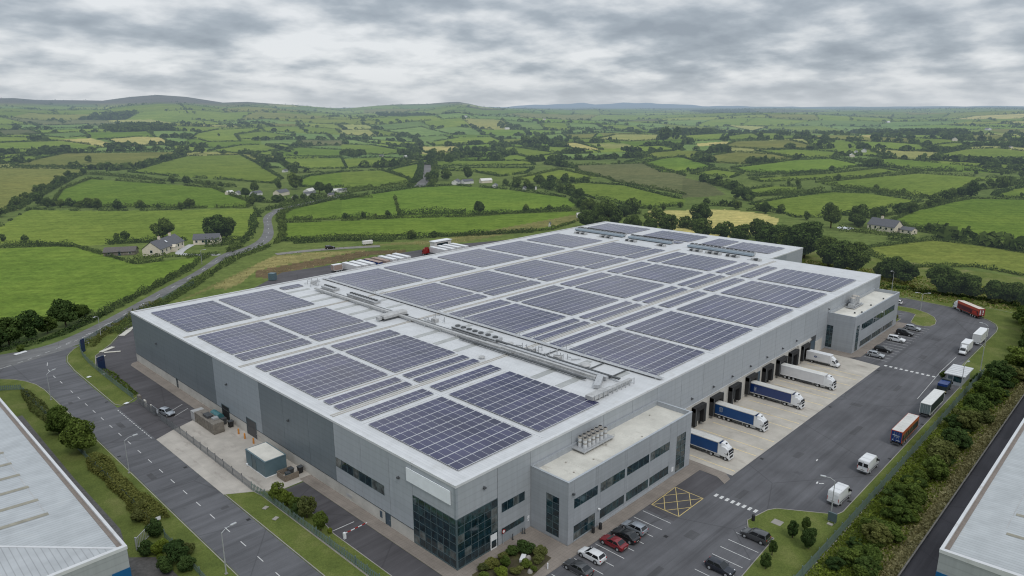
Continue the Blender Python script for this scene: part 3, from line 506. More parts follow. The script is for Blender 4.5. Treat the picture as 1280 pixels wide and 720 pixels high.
def make_terrain():
    fa = np.linspace(rad(-43), rad(43), 880); ca = np.linspace(rad(43), rad(317), 92)[1:-1]
    AZ = np.concatenate([fa, ca]); na = len(AZ)
    RG = np.concatenate([[2, 20, 45], 60*1.0095**np.arange(0, 590)]); RG = RG[RG < 15500]; nr = len(RG)
    A, Rr = np.meshgrid(AZ, RG); th = .77-A
    X = (CX+Rr*np.cos(th)).ravel(); Y = (CY+Rr*np.sin(th)).ravel(); Z = hf(X, Y)-.02
    V = np.stack([X, Y, Z], 1)
    i = np.arange(nr-1)[:,None]*na; j = np.arange(na)[None,:]; j2 = (j+1) % na
    Fq = np.stack([i+j, i+na+j, i+na+j2, i+j2], 2).reshape(-1,4)
    m, t = nt('countryside'); p = coords(t)
    at = N(t, 'ShaderNodeAttribute', attribute_name='field')
    a = noise(t, p, .02, 6, .62); f = noise(t, p, .45, 6, .75); b_ = noise(t, p, .0042, 4, .55)
    col = mixc(t, 1.0, at.outputs['Color'], ramp(t, a, [(.25, (.80,.82,.75)), (.5, (1,1,1)), (.75, (1.22,1.14,1.15))]), 'MULTIPLY')
    col = mixc(t, 1.0, col, ramp(t, f, [(.25, g3(.62)), (.75, g3(1.36))]), 'MULTIPLY')
    md = noise(t, p, .11, 5, .7); col = mixc(t, 1.0, col, ramp(t, md, [(.26, (.70,.73,.72)), (.5, (1,1,1)), (.74, (1.28,1.2,1.28))]), 'MULTIPLY')
    col = mixc(t, 1.0, col, ramp(t, b_, [(.3, (.86,.92,.9)), (.7, (1.12,1.06,1.0))]), 'MULTIPLY')
    wv = N(t, 'ShaderNodeTexWave', wave_type='BANDS', bands_direction='DIAGONAL', i_Scale=.055, i_Distortion=1.2, i_Detail=2); wv.inputs['Detail Scale'].default_value = .02; K(t, p, wv.inputs['Vector'])
    col = mixc(t, 1.0, col, ramp(t, wv.outputs[0], [(0, g3(.95)), (1, g3(1.05))]), 'MULTIPLY')
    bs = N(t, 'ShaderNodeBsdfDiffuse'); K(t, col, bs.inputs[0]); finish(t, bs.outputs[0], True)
    o = npmesh('ground', V, Fq, m); struct(o)
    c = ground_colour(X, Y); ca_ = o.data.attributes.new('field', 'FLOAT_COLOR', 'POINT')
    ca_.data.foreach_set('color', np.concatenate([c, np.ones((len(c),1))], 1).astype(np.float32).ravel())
    o.data.polygons.foreach_set('use_smooth', [True]*len(o.data.polygons))
    return o
make_terrain()

# far blue mountains
def mountains():
    A = np.linspace(rad(-50), rad(60), 260); rows = []
    prof = [(-900,133),(560,134),(640,133),(668,130.8),(700,130.2),(730,129.2),(745,130.4),(770,129.4),(810,129.0),(845,131),(880,132.6),(960,133.8),(1010,134.6),(1100,135.2),(1200,135.4),(2200,135)]
    px = np.array([math.atan((a-640)/920) for a, b in prof]); ph = np.array([62+14200*(132-b)/892 for a, b in prof])
    H = np.interp(A, px, ph)+6*np.sin(A*90)+4*np.sin(A*210+1)
    R = [12600, 13200, 13800, 14200, 15000]; W = [-.2, .45, .8, 1, .55]
    V = []; 
    for r, w_ in zip(R, W):
        th = .77-A; V.append(np.stack([CX+r*np.cos(th), CY+r*np.sin(th), H*w_*(1+.04*np.sin(A*140+r))], 1))
    V = np.concatenate(V); n = len(A)
    Fq = np.array([[k*n+j, k*n+j+1, (k+1)*n+j+1, (k+1)*n+j] for k in range(len(R)-1) for j in range(n-1)])
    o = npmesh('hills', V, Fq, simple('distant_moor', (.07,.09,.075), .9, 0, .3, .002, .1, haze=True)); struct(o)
    o.data.polygons.foreach_set('use_smooth', [True]*len(o.data.polygons))
mountains()

def ribbon(name, Lp, Rp, mat, dz=.05, step=4):
    """a road surface between two edge lines, draped on the ground"""
    mb = MB(); pr = None
    for k in range(len(Lp)-1):
        n = max(1, int(max(math.dist(Lp[k], Lp[k+1]), math.dist(Rp[k], Rp[k+1]))/step))
        for s in range(n + (k == len(Lp)-2)):
            f = s/n; a = [Lp[k][i]*(1-f)+Lp[k+1][i]*f for i in (0,1)]; b = [Rp[k][i]*(1-f)+Rp[k+1][i]*f for i in (0,1)]
            c = [(a[i]+b[i])/2 for i in (0,1)]
            cur = [(q[0], q[1], float(hf(q[0], q[1]))+dz) for q in (a, c, b)]
            if pr:
                mb.quad(pr[0], pr[1], cur[1], cur[0]); mb.quad(pr[1], pr[2], cur[2], cur[1])
            pr = cur
    return mb.build(name, mat, fix=False)
def smooth_line(P, it=2):
    P = [tuple(p) for p in P]
    for _ in range(it):
        Q = [P[0]]
        for a, b in zip(P[:-1], P[1:]):
            Q += [(a[0]*.75+b[0]*.25, a[1]*.75+b[1]*.25), (a[0]*.25+b[0]*.75, a[1]*.25+b[1]*.75)]
        Q.append(P[-1]); P = Q
    return P
def offset(P, d):
    out = []
    for i, p in enumerate(P):
        a = P[max(0, i-1)]; b = P[min(len(P)-1, i+1)]; l = math.dist(a, b) or 1
        out.append((p[0]-(b[1]-a[1])/l*d, p[1]+(b[0]-a[0])/l*d))
    return out
CU = smooth_line(LAND['ctryU']); CL = smooth_line(LAND['ctryL'])
struct(ribbon('country_road', CU, CL, M['croad'], .035))
cN = smooth_line(LAND['roadN']); struct(ribbon('country_road', offset(cN, 3), offset(cN, -3), M['croad'], .08))
c2 = smooth_line(LAND['road2']); struct(ribbon('country_road', offset(c2, 4.5), offset(c2, -4.5), M['croad'], .12, 10))
tk = smooth_line(LAND['track']); struct(ribbon('access_track', offset(tk, 2.4), offset(tk, -2.4), simple('track_gravel', (.21,.20,.18), .9, 0, .2, .5), .06))
# ------------------------------------------------------------------ estate surfaces
def sheet(name, pts, z, mat): return struct(MB().poly(pts, z).build(name, mat))
def rect(x0, x1, y0, y1): return [(x0,y0),(x1,y0),(x1,y1),(x0,y1)]
LOOP = [(131.2,-29.3),(141,-29.6),(169.2,-29.7),(177,-29.7),(181.4,-29.2),(185.2,-28),(188.4,-25.7),(193,-20.4),(196.7,-14.7),(198,-6.6),(198.9,0),(199.6,20),(199.6,150)]
sheet('yard_asphalt', [(-60,-.5),(-60,-33),(131.2,-33)] + LOOP + [(187,150),(187,-.5)], .0, M['asphalt'])
sheet('estate_road', [(-21.5,-90),(-13.6,-90),(-13.6,110),(-13.4,125.5),(-12.8,134),(-11.6,138.6),(-10.3,141.2),(-8.7,143.7),(-6.9,145.8),(-14,147),(-26,142),(-34,138.5),(-40,137),(-40,134),(-30.5,133.6),(-27.2,132),(-24.9,129.4),(-23.2,126),(-22,122),(-21.5,117)], .012, M['road'])
sheet('yard_asphalt', [(-9.6,74),(-1,74),(-1,121),(29.9,121),(29.9,155),(20,163),(7.8,153.7),(0,141),(-6.1,133.5),(-8.6,125),(-7.9,112),(-7.9,97.5),(-9.8,95),(-13.9,94),(-13.9,72),(-9.6,72)], .004, M['asphalt_dk'])
sheet('yard_asphalt', [(30,121.9),(30,150),(45,163),(66,179),(75,186.5),(84,185.6),(93,184.5),(105,185.5),(160,181),(215,160),(215,121.9)], .003, M['asphalt_dk'])
sheet('service_yard', [(-13.58,43),(-13.58,72.3),(-9.8,74.2),(-4.9,76),(-.02,76),(-.02,37.5),(-6,37.5),(-9.6,40.3)], .016, M['concrete'])
sheet('car_park', rect(-7.0,-2.2,-40,37.2), .008, M['asphalt_dk'])
sheet('footpath', [(-2.2,-3),(-2.2,38.5),(-.02,38.5),(-.02,0),(14.9,0),(14.9,-7.4),(48.9,-7.4),(48.9,0),(50.6,0),(50.6,-13.6),(49.2,-15.2),(47,-15.3),(48.4,-13.2),(48.4,-9.8),(8,-9.6),(-3,-9.6),(-12,-9.6),(-12,-3)], .06, M['path'])
sheet('footpath', [(-2.4,76.2),(-2.4,119.5),(-1.6,120.9),(0,121.4),(-.02,76.2)], .06, M['path'])
sheet('footpath', [(126.4,0),(126.4,-7.6),(128.8,-9.6),(168.4,-9.6),(168.4,-6.6),(166,0)], .055, M['path'])
sheet('loading_apron', [(50.6,.3),(50.6,-14.9),(125.4,-15.4),(126.4,-7.6),(126.4,.3)], .010, M['apron'])
sheet('car_park', rect(31.2,48.2,-15.1,-9.75), .006, M['asphalt_dk'])
# grass
def verge(pts, z=.10, mat='verge', name='grass_verge', kerb=True):
    o = sheet(name, pts, z, M[mat]) if not kerb else struct(MB().prism(pts, -.02, z).build(name, M[mat]))
    if kerb:
        mb = MB(); n = len(pts)
        for i in range(n):
            a, b = pts[i], pts[(i+1) % n]
            if math.dist(a, b) > .05: mb.bar((a[0],a[1],z*.5+.012), (b[0],b[1],z*.5+.012), .13, z)
        struct(mb.build('kerb', M['kerb']))
verge([(-13.5,-90),(-9.4,-90),(-9.4,38),(-9.7,40.2),(-13.45,42.8)])
verge([(-9.3,-90),(-7.1,-90),(-7.1,20),(-6.4,24.5),(-6.2,37),(-9.3,39.8)])
verge([(-13.4,96),(-12.6,94.6),(-10.6,95.4),(-8,97.6),(-8,112),(-8.7,125),(-6.2,133.6),(-.1,141.2),(7.6,153.8),(14,161),(26,171),(19,173),(4,156.5),(-4.6,147.8),(-8.5,143.6),(-10.1,141),(-11.4,138.4),(-12.6,133.9),(-13.2,125.4),(-13.3,110)])
verge([(-21.7,-90),(-21.7,117),(-22.2,122),(-23.4,126.1),(-25.1,129.6),(-27.4,132.2),(-30.6,133.8),(-40,134.4),(-80,120),(-80,-90)], .09)
sheet('gravel_path', [(-28.8,104),(-29.2,67),(-29,44.6),(-30.6,36),(-27.6,33),(-27.2,20),(-60,20),(-60,104)], .10, simple('dark_gravel', (.10,.095,.09), .9, 0, .3, 2))
verge([(37.6,-24.2),(39.4,-23.2),(44.3,-24.2),(45.7,-25),(50.6,-32.6),(52,-33),(131,-33),(131,-35.2),(20,-35.2),(26,-29),(37.6,-28.3)], .10)
verge([(131.1,-33),(135,-29.7),(146,-29.9),(177,-29.9),(181.4,-29.4),(185.3,-28.2),(188.6,-25.9),(193.2,-20.6),(196.9,-14.8),(198.2,-6.6),(199.2,0),(200.2,0),(206,-10),(200,-46),(136.5,-46),(136.5,-35.2),(131.1,-35.2)], .10)
verge([(187,-.5),(187.1,-5.9),(184.6,-10.2),(181,-13.2),(177,-14.7),(173,-15.4),(170.4,-15),(168.7,-13.4),(168.6,-11.5),(170.4,-9.6),(180.5,-8.1),(181.5,-6),(181.8,-.5)], .11, 'rough')
verge([(168.6,-3),(171.5,-3.2),(172.2,-6.4),(168.6,-6.4)], .11, 'rough')
sheet('rough_ground', [(10,-35.2),(141,-35.0),(146,-44.3),(10,-44.3)], .055, M['rough'])
sheet('dry_strip', [(10,-41.2),(60,-40.6),(100,-41.2),(146,-41.8),(146,-44.2),(10,-44.2)], .07, M['dry'])
sheet('service_road', rect(0,240,-48.8,-44.6), .115, asphalt('service_road_asphalt', (.072,.068,.074), .3))
MBk = MB().bar((0,-44.5,.25),(150,-44.5,.25),.22,.5); tag(MBk.build('retaining_wall', M['compact']), 'low dark retaining wall along the service road on the right', 'wall')
sheet('rough_ground', [(200.3,160),(199.8,20),(200.4,0),(206,-10),(200,-46),(260,-60),(262,20),(238,160)], .02, M['rough'])
sheet('planting_bed', [(.7,-2.2),(4.4,-2.2),(9.6,-1.6),(11.1,-4.6),(11.1,-7.6),(6.6,-8.3),(1,-8.3),(-1,-5)], .12, M['soil'])

# painted markings
def marks(name, mat, quads):
    mb = MB()
    for a, b, w_, z in quads:
        d = Vector((b[0]-a[0], b[1]-a[1], 0)); d.normalize(); r = Vector((-d.y, d.x, 0))*w_/2
        mb.quad((a[0]-r.x,a[1]-r.y,z),(b[0]-r.x,b[1]-r.y,z),(b[0]+r.x,b[1]+r.y,z),(a[0]+r.x,a[1]+r.y,z))
    return struct(mb.build(name, mat))
q = [((-17.7, y), (-17.7, y+1.7), .12, .018) for y in np.arange(-30.9, 112, 5.23)]
q += [((-17.7,118.4),(-17.7,120.2),.14,.018),((-17.8,123.6),(-17.8,125.4),.14,.018),((-17.6,129),(-17.5,131),.14,.018),((-16.9,134.4),(-16.2,137),.14,.018)]
jl = smooth_line([(-44,132.6),(-35,136),(-25.1,140.4),(-19.5,142.8),(-15.5,145.1),(-9.4,148.9),(-4.6,152.1),(.1,156.3),(9,165)])
acc = 0
for a, b in zip(jl[:-1], jl[1:]):
    acc += 1
    if a[0] < -24 or acc % 2: q.append((a, b, .15, .05))
for s in np.arange(73.5, 92, 1.15): q.append(((-14.0, s), (-14.0, s+.6), .16, .018))
for y in (80.6, 83.6): q.append(((-6.9, y), (-3.2, y+2.2), .12, .012))
q.append(((-3.1,20.6),(-6.8,20.8),.14,.014))
marks('road_markings', M['line'], q)
cr = [((a[0]+b[0])/2, (a[1]+b[1])/2) for a, b in zip(CU, CL)]; q = []
for i in range(10, len(cr)-1, 2): q.append((cr[i], ((cr[i][0]+cr[i+1][0])/2, (cr[i][1]+cr[i+1][1])/2), .18, float(hf(*cr[i]))+.06))
marks('road_markings', M['line'], q)
q = [((x, -9.95), (x, -15.05), .11, .008) for x in 13.35+2.45*np.arange(-8, 8)]
q += [((x, -23.5), (x, -28.15), .11, .008) for x in 23.1+2.42*np.arange(-6, 6)]
q += [((x, -10.0), (x, -15.5), .11, .008) for x in 130.2+2.44*np.arange(0, 16)]
q += [((x, -1.2), (x, -5.4), .11, .008) for x in (173.4, 176, 178.6)]
q += [((42.8, y), (42.8, y-.5), 1.0, .008) for y in np.arange(-15.8, -23.0, -.98)]
q += [((126.75, y), (126.75, y-.62), .95, .008) for y in np.arange(-15.9, -27.2, -1.18)]
q += [((109.6,-28.0),(131.7,-27.1),.10,.008),((131.7,-27.1),(146,-27.1),.10,.008)]
q += [((58,-26.5),(58.8,-26.4),.25,.008),((58.3,-26.8),(58.9,-27.4),.2,.008),((66,-23.3),(66.8,-23.2),.22,.008)]
marks('bay_markings', M['line'], q)
yb = []
A_, B_, C_, D_ = (33.0,-9.95),(40.4,-9.8),(40.4,-15.0),(33.0,-14.95)
for a, b in ((A_,B_),(B_,C_),(C_,D_),(D_,A_)): yb.append((a, b, .13, .0135))
for s in (.5,):
    L_ = lambda p, r, u: (p[0]*(1-u)+r[0]*u, p[1]*(1-u)+r[1]*u)
    yb += [(L_(A_,B_,s), L_(A_,D_,s), .11, .0135), (L_(C_,B_,1-s), L_(C_,D_,1-s), .11, .0135), (L_(B_,A_,s), L_(B_,C_,s), .11, .0175), (L_(D_,A_,1-s), L_(D_,C_,1-s), .11, .0175)]
yb += [(A_, C_, .11, .0215), (B_, D_, .11, .0255)]
marks('box_markings', M['yline'], yb)
q = []
for x in (52.2, 60.2, 63.3, 67.9, 75.7, 79.2, 83.6, 91.6, 96.4, 99.4, 107.2, 111.8, 115): q.append(((x, -1.6), (x+.1, -14.5), .17, .0145))
marks('bay_markings', M['fline'], q)
q = []
for x0, x1, y in ((-3.1,-6.8,17.6),): pass
struct(MB().poly(rect(41.2,42.7,-27.6,-26.1), .125).build('inspection_cover', M['kerb']))

mb = MB(); mb2 = MB(); pr_ = random.Random(4)
for x, y, a, b in ((-15.2,39,1.2,.8),(-19.6,58,.9,2.6),(-16.2,84,1.0,3.4),(-19.8,104,.8,1.6),(66,-20,2.6,1.2),(84,-24,5,1.1),(97,-19.5,1.6,2.2),(113,-23,4.2,.9),(71,-30,1.3,1.6),(140,-21,3.2,1.4),(158,-19.5,2.4,2.0),(46,-19,3.4,1.0),(30,-19,2.2,1.6),(18,-20,4.5,.9)): mb.poly([(x-a/2+pr_.uniform(-.1,.1),y-b/2),(x+a/2,y-b/2+pr_.uniform(-.1,.1)),(x+a/2+pr_.uniform(-.1,.1),y+b/2),(x-a/2,y+b/2)], .0145)
struct(mb.build('tarmac_patch', asphalt('tar_patch', (.088,.088,.093), .3, 0, False)))
for x, y in ((-14.2,33),(-14.2,57),(-21.0,70),(-14.2,99),(56,-32.6),(76,-32.6),(96,-32.6),(60,-15.8),(92,-15.9),(122,-16.0),(27,-16.4)): mb2.poly(rect(x-.3,x+.3,y-.3,y+.3), .019)
struct(mb2.build('drain_covers', M['black']))

# ------------------------------------------------------------------ the warehouse
WH = thing('warehouse', 'very large flat roofed grey distribution warehouse covered in solar panels', 'warehouse', (85,60,0))
def wp(name, mb, mat, parent=None, **k):
    o = mb.build(name, mat, parent or WH, **k)
    if (parent or WH) is WH: o.matrix_parent_inverse = Matrix.Translation((-85,-60,0))
    return o
H = 13.0; LX, LY, EX, EY = 170.0, 121.8, 196.0, 34.3
core = [(.12,.12),(LX-.12,.12),(LX-.12,EY+.12),(EX-.12,EY+.12),(EX-.12,LY-.12),(.12,LY-.12)]
wp('wall_core', MB().prism(core, .0, H-.3), M['dgrey'])
wp('roof', MB().prism([(.3,.3),(LX-.3,.3),(LX-.3,EY+.3),(EX-.3,EY+.3),(EX-.3,LY-.3),(.3,LY-.3)], H-.25, H), M['roof'])
# eaves trim
outl = [(0,0),(LX,0),(LX,EY),(EX,EY),(EX,LY),(0,LY)]
for i in range(6):
    a, b = outl[i], outl[(i+1) % 6]; hz_ = a[1] == b[1]; mb = MB()
    if hz_: s = 1 if i in (0, 2) else -1; x0, x1 = sorted((a[0], b[0])); mb.box(x0-.04, x1+.04, a[1]-.06*s, a[1]+.5*s, H-.34, H+.05)
    else:
        s = 1 if i == 5 else -1; y0, y1 = sorted((a[1], b[1])); mb.box(a[0]-.06*s, a[0]+.5*s, y0+.5, y1-.5, H-.34, H+.045)
    wp('eaves_trim', mb, M['trim'])
wp('gutter', MB().box(.6, EX-.6, LY-1.25, LY-.75, H, H+.16), M['duct'])
# left front: cladding sheets between the joints
js = [0, 9.5, 15.1, 22.4, 30, 38.1, 46.8, 55.5, 65.2, 75.3, 84.6, 93.8, 102.1, 110.5, LY]
for i in range(len(js)-1):
    y0, y1 = js[i]+.03, js[i+1]-.03; ym = (y0+y1)/2
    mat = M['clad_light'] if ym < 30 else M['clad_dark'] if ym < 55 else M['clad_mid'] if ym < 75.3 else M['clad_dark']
    zb = 7.9 if i == 0 else 2.15
    mb = MB()
    if 15.1 < ym < 30:
        a, b = max(y0, 16.5), min(y1, 29.9)
        if y0 < a: mb.box(-.02,.12,y0,a,zb,H-.34)
        if b < y1: mb.box(-.02,.12,b,y1,zb,H-.34)
        mb.box(-.02,.12,a,b,zb,4.85); mb.box(-.02,.12,a,b,6.55,H-.34)
    else: mb.box(-.02, .12, y0, y1, zb, H-.34)
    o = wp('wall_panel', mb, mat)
wp('corner_post', MB().box(-.05,.35,-.05,.35,7.9,H-.34), M['clad_mid'])
for y0, y1 in ((9.5,15.2),(16.4,57.9),(62,69.5),(73,95.6),(96.6,LY)): wp('plinth', MB().box(-.06,.10,y0,y1,0,2.1), M['plinth'])
wp('plinth_coping', MB().box(-.10,.10,9.5,LY,2.1,2.15), M['dgrey'])
# right front
js = [7.9, 14.9, 24.5, 32.8, 41.2, 49, 57.5, 65.8, 74.2, 82.5, 90.6, 98.7, 106.9, 115.2, 123.4, 131.3, 140, 150, 160, LX]
wp('wall_panel', MB().box(.36,7.85,-.02,.12,7.9,H-.34), M['clad_side'])
for i in range(len(js)-1):
    x0, x1 = js[i]+.03, js[i+1]-.03; xm = (x0+x1)/2
    zb = 0 if i == 0 else 5.25 if 57 < xm < 120 else .02
    mb = MB()
    if i == 0:
        mb.box(x0,8.7,-.02,.12,0,H-.34); mb.box(13.6,x1,-.02,.12,0,H-.34); mb.box(8.7,13.6,-.02,.12,2.5,5.1); mb.box(8.7,13.6,-.02,.12,6.6,H-.34)
    else: mb.box(x0, x1, -.02, .12, zb, H-.34)
    wp('wall_panel', mb, M['clad_side'])
wp('plinth', MB().box(57.5,119.6,-.06,.10,.02,5.2), M['plinth'])
wp('plinth_coping', MB().box(57.5,119.6,-.12,.10,5.2,5.25), M['trim'])
wp('plinth', MB().box(123.2,127.6,-.07,.10,.02,3.4), M['plinth'])
for y0, y1 in ((EY,60),(60,90),(90,LY)): wp('wall_panel', MB().box(EX-.12,EX+.02,y0+.03,y1-.03,0,H-.34), M['clad_side'])
for y0, y1 in ((0,12),(12,24),(24,EY)): wp('wall_panel', MB().box(LX-.12,LX+.02,y0+.03,y1-.03,0,H-.34), M['clad_side'])
wp('wall_panel', MB().box(LX+.02,182.5,EY-.02,EY+.12,0,H-.34), M['clad_mid']); wp('wall_panel', MB().box(182.56,EX,EY-.02,EY+.12,0,H-.34), M['clad_side'])
for k in range(14): wp('wall_panel', MB().box(k*14+.03,k*14+13.97,LY-.12,LY+.02,0,H-.34), M['clad_mid'])

M['blind'] = glass('glass_over_blinds', (.10,.115,.115), .1)
def glazing(parent, plane, u0, u1, z0, z1, cols, rows, off, gl=None, fw=.07, dep=.05, name='glazing', inv=None, sill=True):
    """framed window band: pane mesh set back, frame bars proud of it. plane 'x' lies at x=off facing -x, 'y' at y=off facing -y"""
    def B(mb, a0, a1, c0, c1, d0, d1):
        if plane == 'x': mb.box(off-d1, off-d0, a0, a1, c0, c1)
        else: mb.box(a0, a1, off-d1, off-d0, c0, c1)
    fr = MB()
    for k in range(cols+1):
        u = u0+(u1-u0)*k/cols; B(fr, max(u0,u-fw/2), min(u1,u+fw/2), z0, z1, -.02, dep)
    for k in range(rows+1):
        z = z0+(z1-z0)*k/rows; B(fr, u0, u1, max(z0,z-fw/2), min(z1,z+fw/2), -.02, dep-.006)
    o = fr.build(name, M['frame'], parent)
    if inv is not None: o.matrix_parent_inverse = inv
    cw = (u1-u0)/cols; ch_ = (z1-z0)/rows
    pm = {0: MB(), 1: MB(), 2: MB()}
    for i in range(cols):
        for j in range(rows):
            h_ = hsh(np.float64(i*3.1+u0), np.float64(j*1.7+z0), 5)
            g_ = gl(i, j, h_) if gl else int(h_ < .4)
            if hsh(np.float64(i*1.3+u1), np.float64(j*2.9+z1), 8) < .13: g_ = 2
            a0, a1, c0, c1 = u0+cw*i+fw/2, u0+cw*(i+1)-fw/2, z0+ch_*j+fw/2, z0+ch_*(j+1)-fw/2
            if g_ == 2:
                one = MB(); B(one, a0, a1, c0, c1, -.02, .012+.004*h_); one.build('pane', M['blind'], o); continue
            B(pm[g_], a0, a1, c0, c1, -.02, .012+.004*h_)
    for g_, mm in ((0, 'glass'), (1, 'glass2'), (2, 'blind')):
        if pm[g_].v: pm[g_].build('pane', M[mm], o)
    return o
WI = Matrix.Translation((-85,-60,0))
cg = lambda i, j, h: 1 if j >= 4 and h < .72 else int(h < .1)
glazing(WH, 'x', .1, 9.45, .25, 7.85, 7, 6, -.02, cg, inv=WI, name='corner_glazing')
glazing(WH, 'y', .1, 7.85, .25, 7.85, 6, 6, -.02, cg, inv=WI, name='corner_glazing')
wp('glazing_corner_post', MB().box(-.10,.10,-.10,.10,.1,7.9), M['frame']); wp('glazing_base', MB().prism([(-.06,9.5),(-.06,-.06),(7.9,-.06),(7.9,.1),(.1,.1),(.1,9.5)],.0,.24), M['frame'])
glazing(WH, 'x', 16.5, 29.9, 4.85, 6.55, 8, 1, .02, lambda i, j, h: int(h < .6), inv=WI, name='window')
glazing(WH, 'y', 8.7, 13.6, 5.1, 6.6, 4, 1, .02, lambda i, j, h: int(h < .5), inv=WI, name='window')
glazing(WH, 'y', 8.9, 13.4, 1.55, 2.5, 3, 1, .02, lambda i, j, h: int(h < .3), inv=WI, name='window')
wp('canopy_band', MB().box(8.7,13.6,-.03,.1,0,1.5), M['clad_mid'])
d = wp('entrance_door', MB().box(6.3,7.6,-.16,-.09,.1,2.5), M['white']); MB().box(6.45,7.45,-.18,-.165,.35,1.5).build('pane', M['glass'], d)
wp('sign_panel', MB().box(-.22,-.10,.95,10.6,9.85,11.95), M['sign'])
def door(y0, y1, z0, z1, mat='door', name='door'):
    o = wp(name, MB().box(-.03,.08,y0,y1,z0,z1), M[mat]); f = MB(); f.box(-.09,.0,y0-.1,y0,z0,z1+.1); f.box(-.09,.0,y1,y1+.1,z0,z1+.1); f.box(-.085,.0,y0,y1,z1,z1+.1)
    f.build('door_frame', M['frame'], o); MB().box(-.075,-.032,y0+.15,y0+.22,z0+.95,z0+1.15).build('handle', M['steel'], o); return o
door(15.2,16.4,.05,2.1)
door(58.0,61.9,.05,3.5,'dgrey','roller_door'); door(95.7,96.5,.05,2.2,'dgrey'); door(69.6,72.9,.05,3.0,'black','roller_door')
wp('vent', MB().box(-.10,-.06,25.6,27.2,.6,1.1), M['steel']); wp('vent', MB().box(-.10,-.06,17.3,17.9,.7,1.8), M['door'])
for x in (72.4, 89.4): wp('fire_door', MB().box(x,x+2.3,-.10,-.062,.9,4.2), M['door'])
wp('fire_door', MB().box(119.8,123,-.06,-.022,.1,4.1), M['door'])
def wall_lamp(p, ax):
    mb = MB()
    if ax == 'x': mb.box(p[0]-.35,p[0]-.06,p[1]-.22,p[1]+.22,p[2]-.05,p[2]+.18); mb.bar((p[0],p[1],p[2]+.3),(p[0]-.3,p[1],p[2]+.1),.1)
    else: mb.box(p[0]-.22,p[0]+.22,p[1]-.35,p[1]-.06,p[2]-.05,p[2]+.18); mb.bar((p[0],p[1],p[2]+.3),(p[0],p[1]-.3,p[2]+.1),.1)
    wp('wall_lamp', mb, M['dgrey'])
for y in (12.6, 44.8, 69.4, 106.3): wall_lamp((-.03,y,9.4 if y < 20 else 8.2), 'x')
for x in (5.2, 61.5, 70, 78, 86.4, 94.5, 102.8, 110.6, 130): wall_lamp((x,-.03,6.6 if x > 20 and x < 125 else 10.6), 'y')
wp('notice', MB().box(14.2,14.6,-.06,-.025,1.6,2.1), M['white']); wp('notice', MB().box(14.25,14.5,-.06,-.025,1.2,1.45), M['white'])
# rooftop flashings and rooflights
for y, w_ in ((31.5,.5),(64.5,.5),(91,.5)):
    for dy in (-.32, .32): wp('ridge_flashing', MB().box(.7,167 if y < 40 else 163,y+dy-.11,y+dy+.11,H,H+.10), M['ridge'])
for x0, x1 in ((1.0,1.4),):
    pass
for y in (5.5, 12.8, 19, 41, 47.5, 54.2, 73.5, 79.8, 86.2, 97, 103, 110):
    wp('rooflight', MB().box(36.2,43.0,y-.75,y+.75,H,H+.055), M['rooflight'])
for y in (8, 17, 45, 52, 78, 85): wp('rooflight', MB().box(46.2,50.8,y-.7,y+.7,H,H+.055), M['rooflight'])
for y in (25.3, 39.0, 57.6, 71.9): wp('cable_tray', MB().box(2.8,35.2,y-.10,y+.10,H,H+.10), M['ridge'] if y in (39.0,) else M['trim'])
for x in (18.95, 93.6, 115.7, 137.6, 71.8): wp('cable_tray', MB().box(x-.12,x+.12,1.2,118,H,H+.07), M['trim'])
# dock shelters
DS = [63.9, 78.9, 94.7, 108.7, 55.6, 71.0, 86.6, 102.0, 115.6]
for i, x in enumerate(DS):
    o = wp('dock_shelter', MB().box(x-2.1,x-1.25,-.95,-.07,.7,4.55).box(x+1.25,x+2.1,-.95,-.07,.7,4.55).box(x-2.1,x+2.1,-1.0,-.07,3.75,4.65), M['black'])
    MB().box(x-1.2,x+1.2,-.14,-.075,1.0,3.75).build('dock_door', M['dgrey'] if i < 4 else M['black'], o)
    MB().box(x-2.05,x-1.75,-1.05,-.96,.8,4.5).box(x+1.75,x+2.05,-1.05,-.96,.8,4.5).build('edge_strip', M['dgrey'], o)
    MB().box(x-1.1,x-.8,-.45,-.1,.35,.9).box(x+.8,x+1.1,-.45,-.1,.35,.9).build('bumper', M['black'], o)
o = wp('dock_canopy', MB().box(111.6,113,-.5,-.07,.3,5.1).box(112,119.4,-.4,-.08,4.75,5.15), M['plinth'])

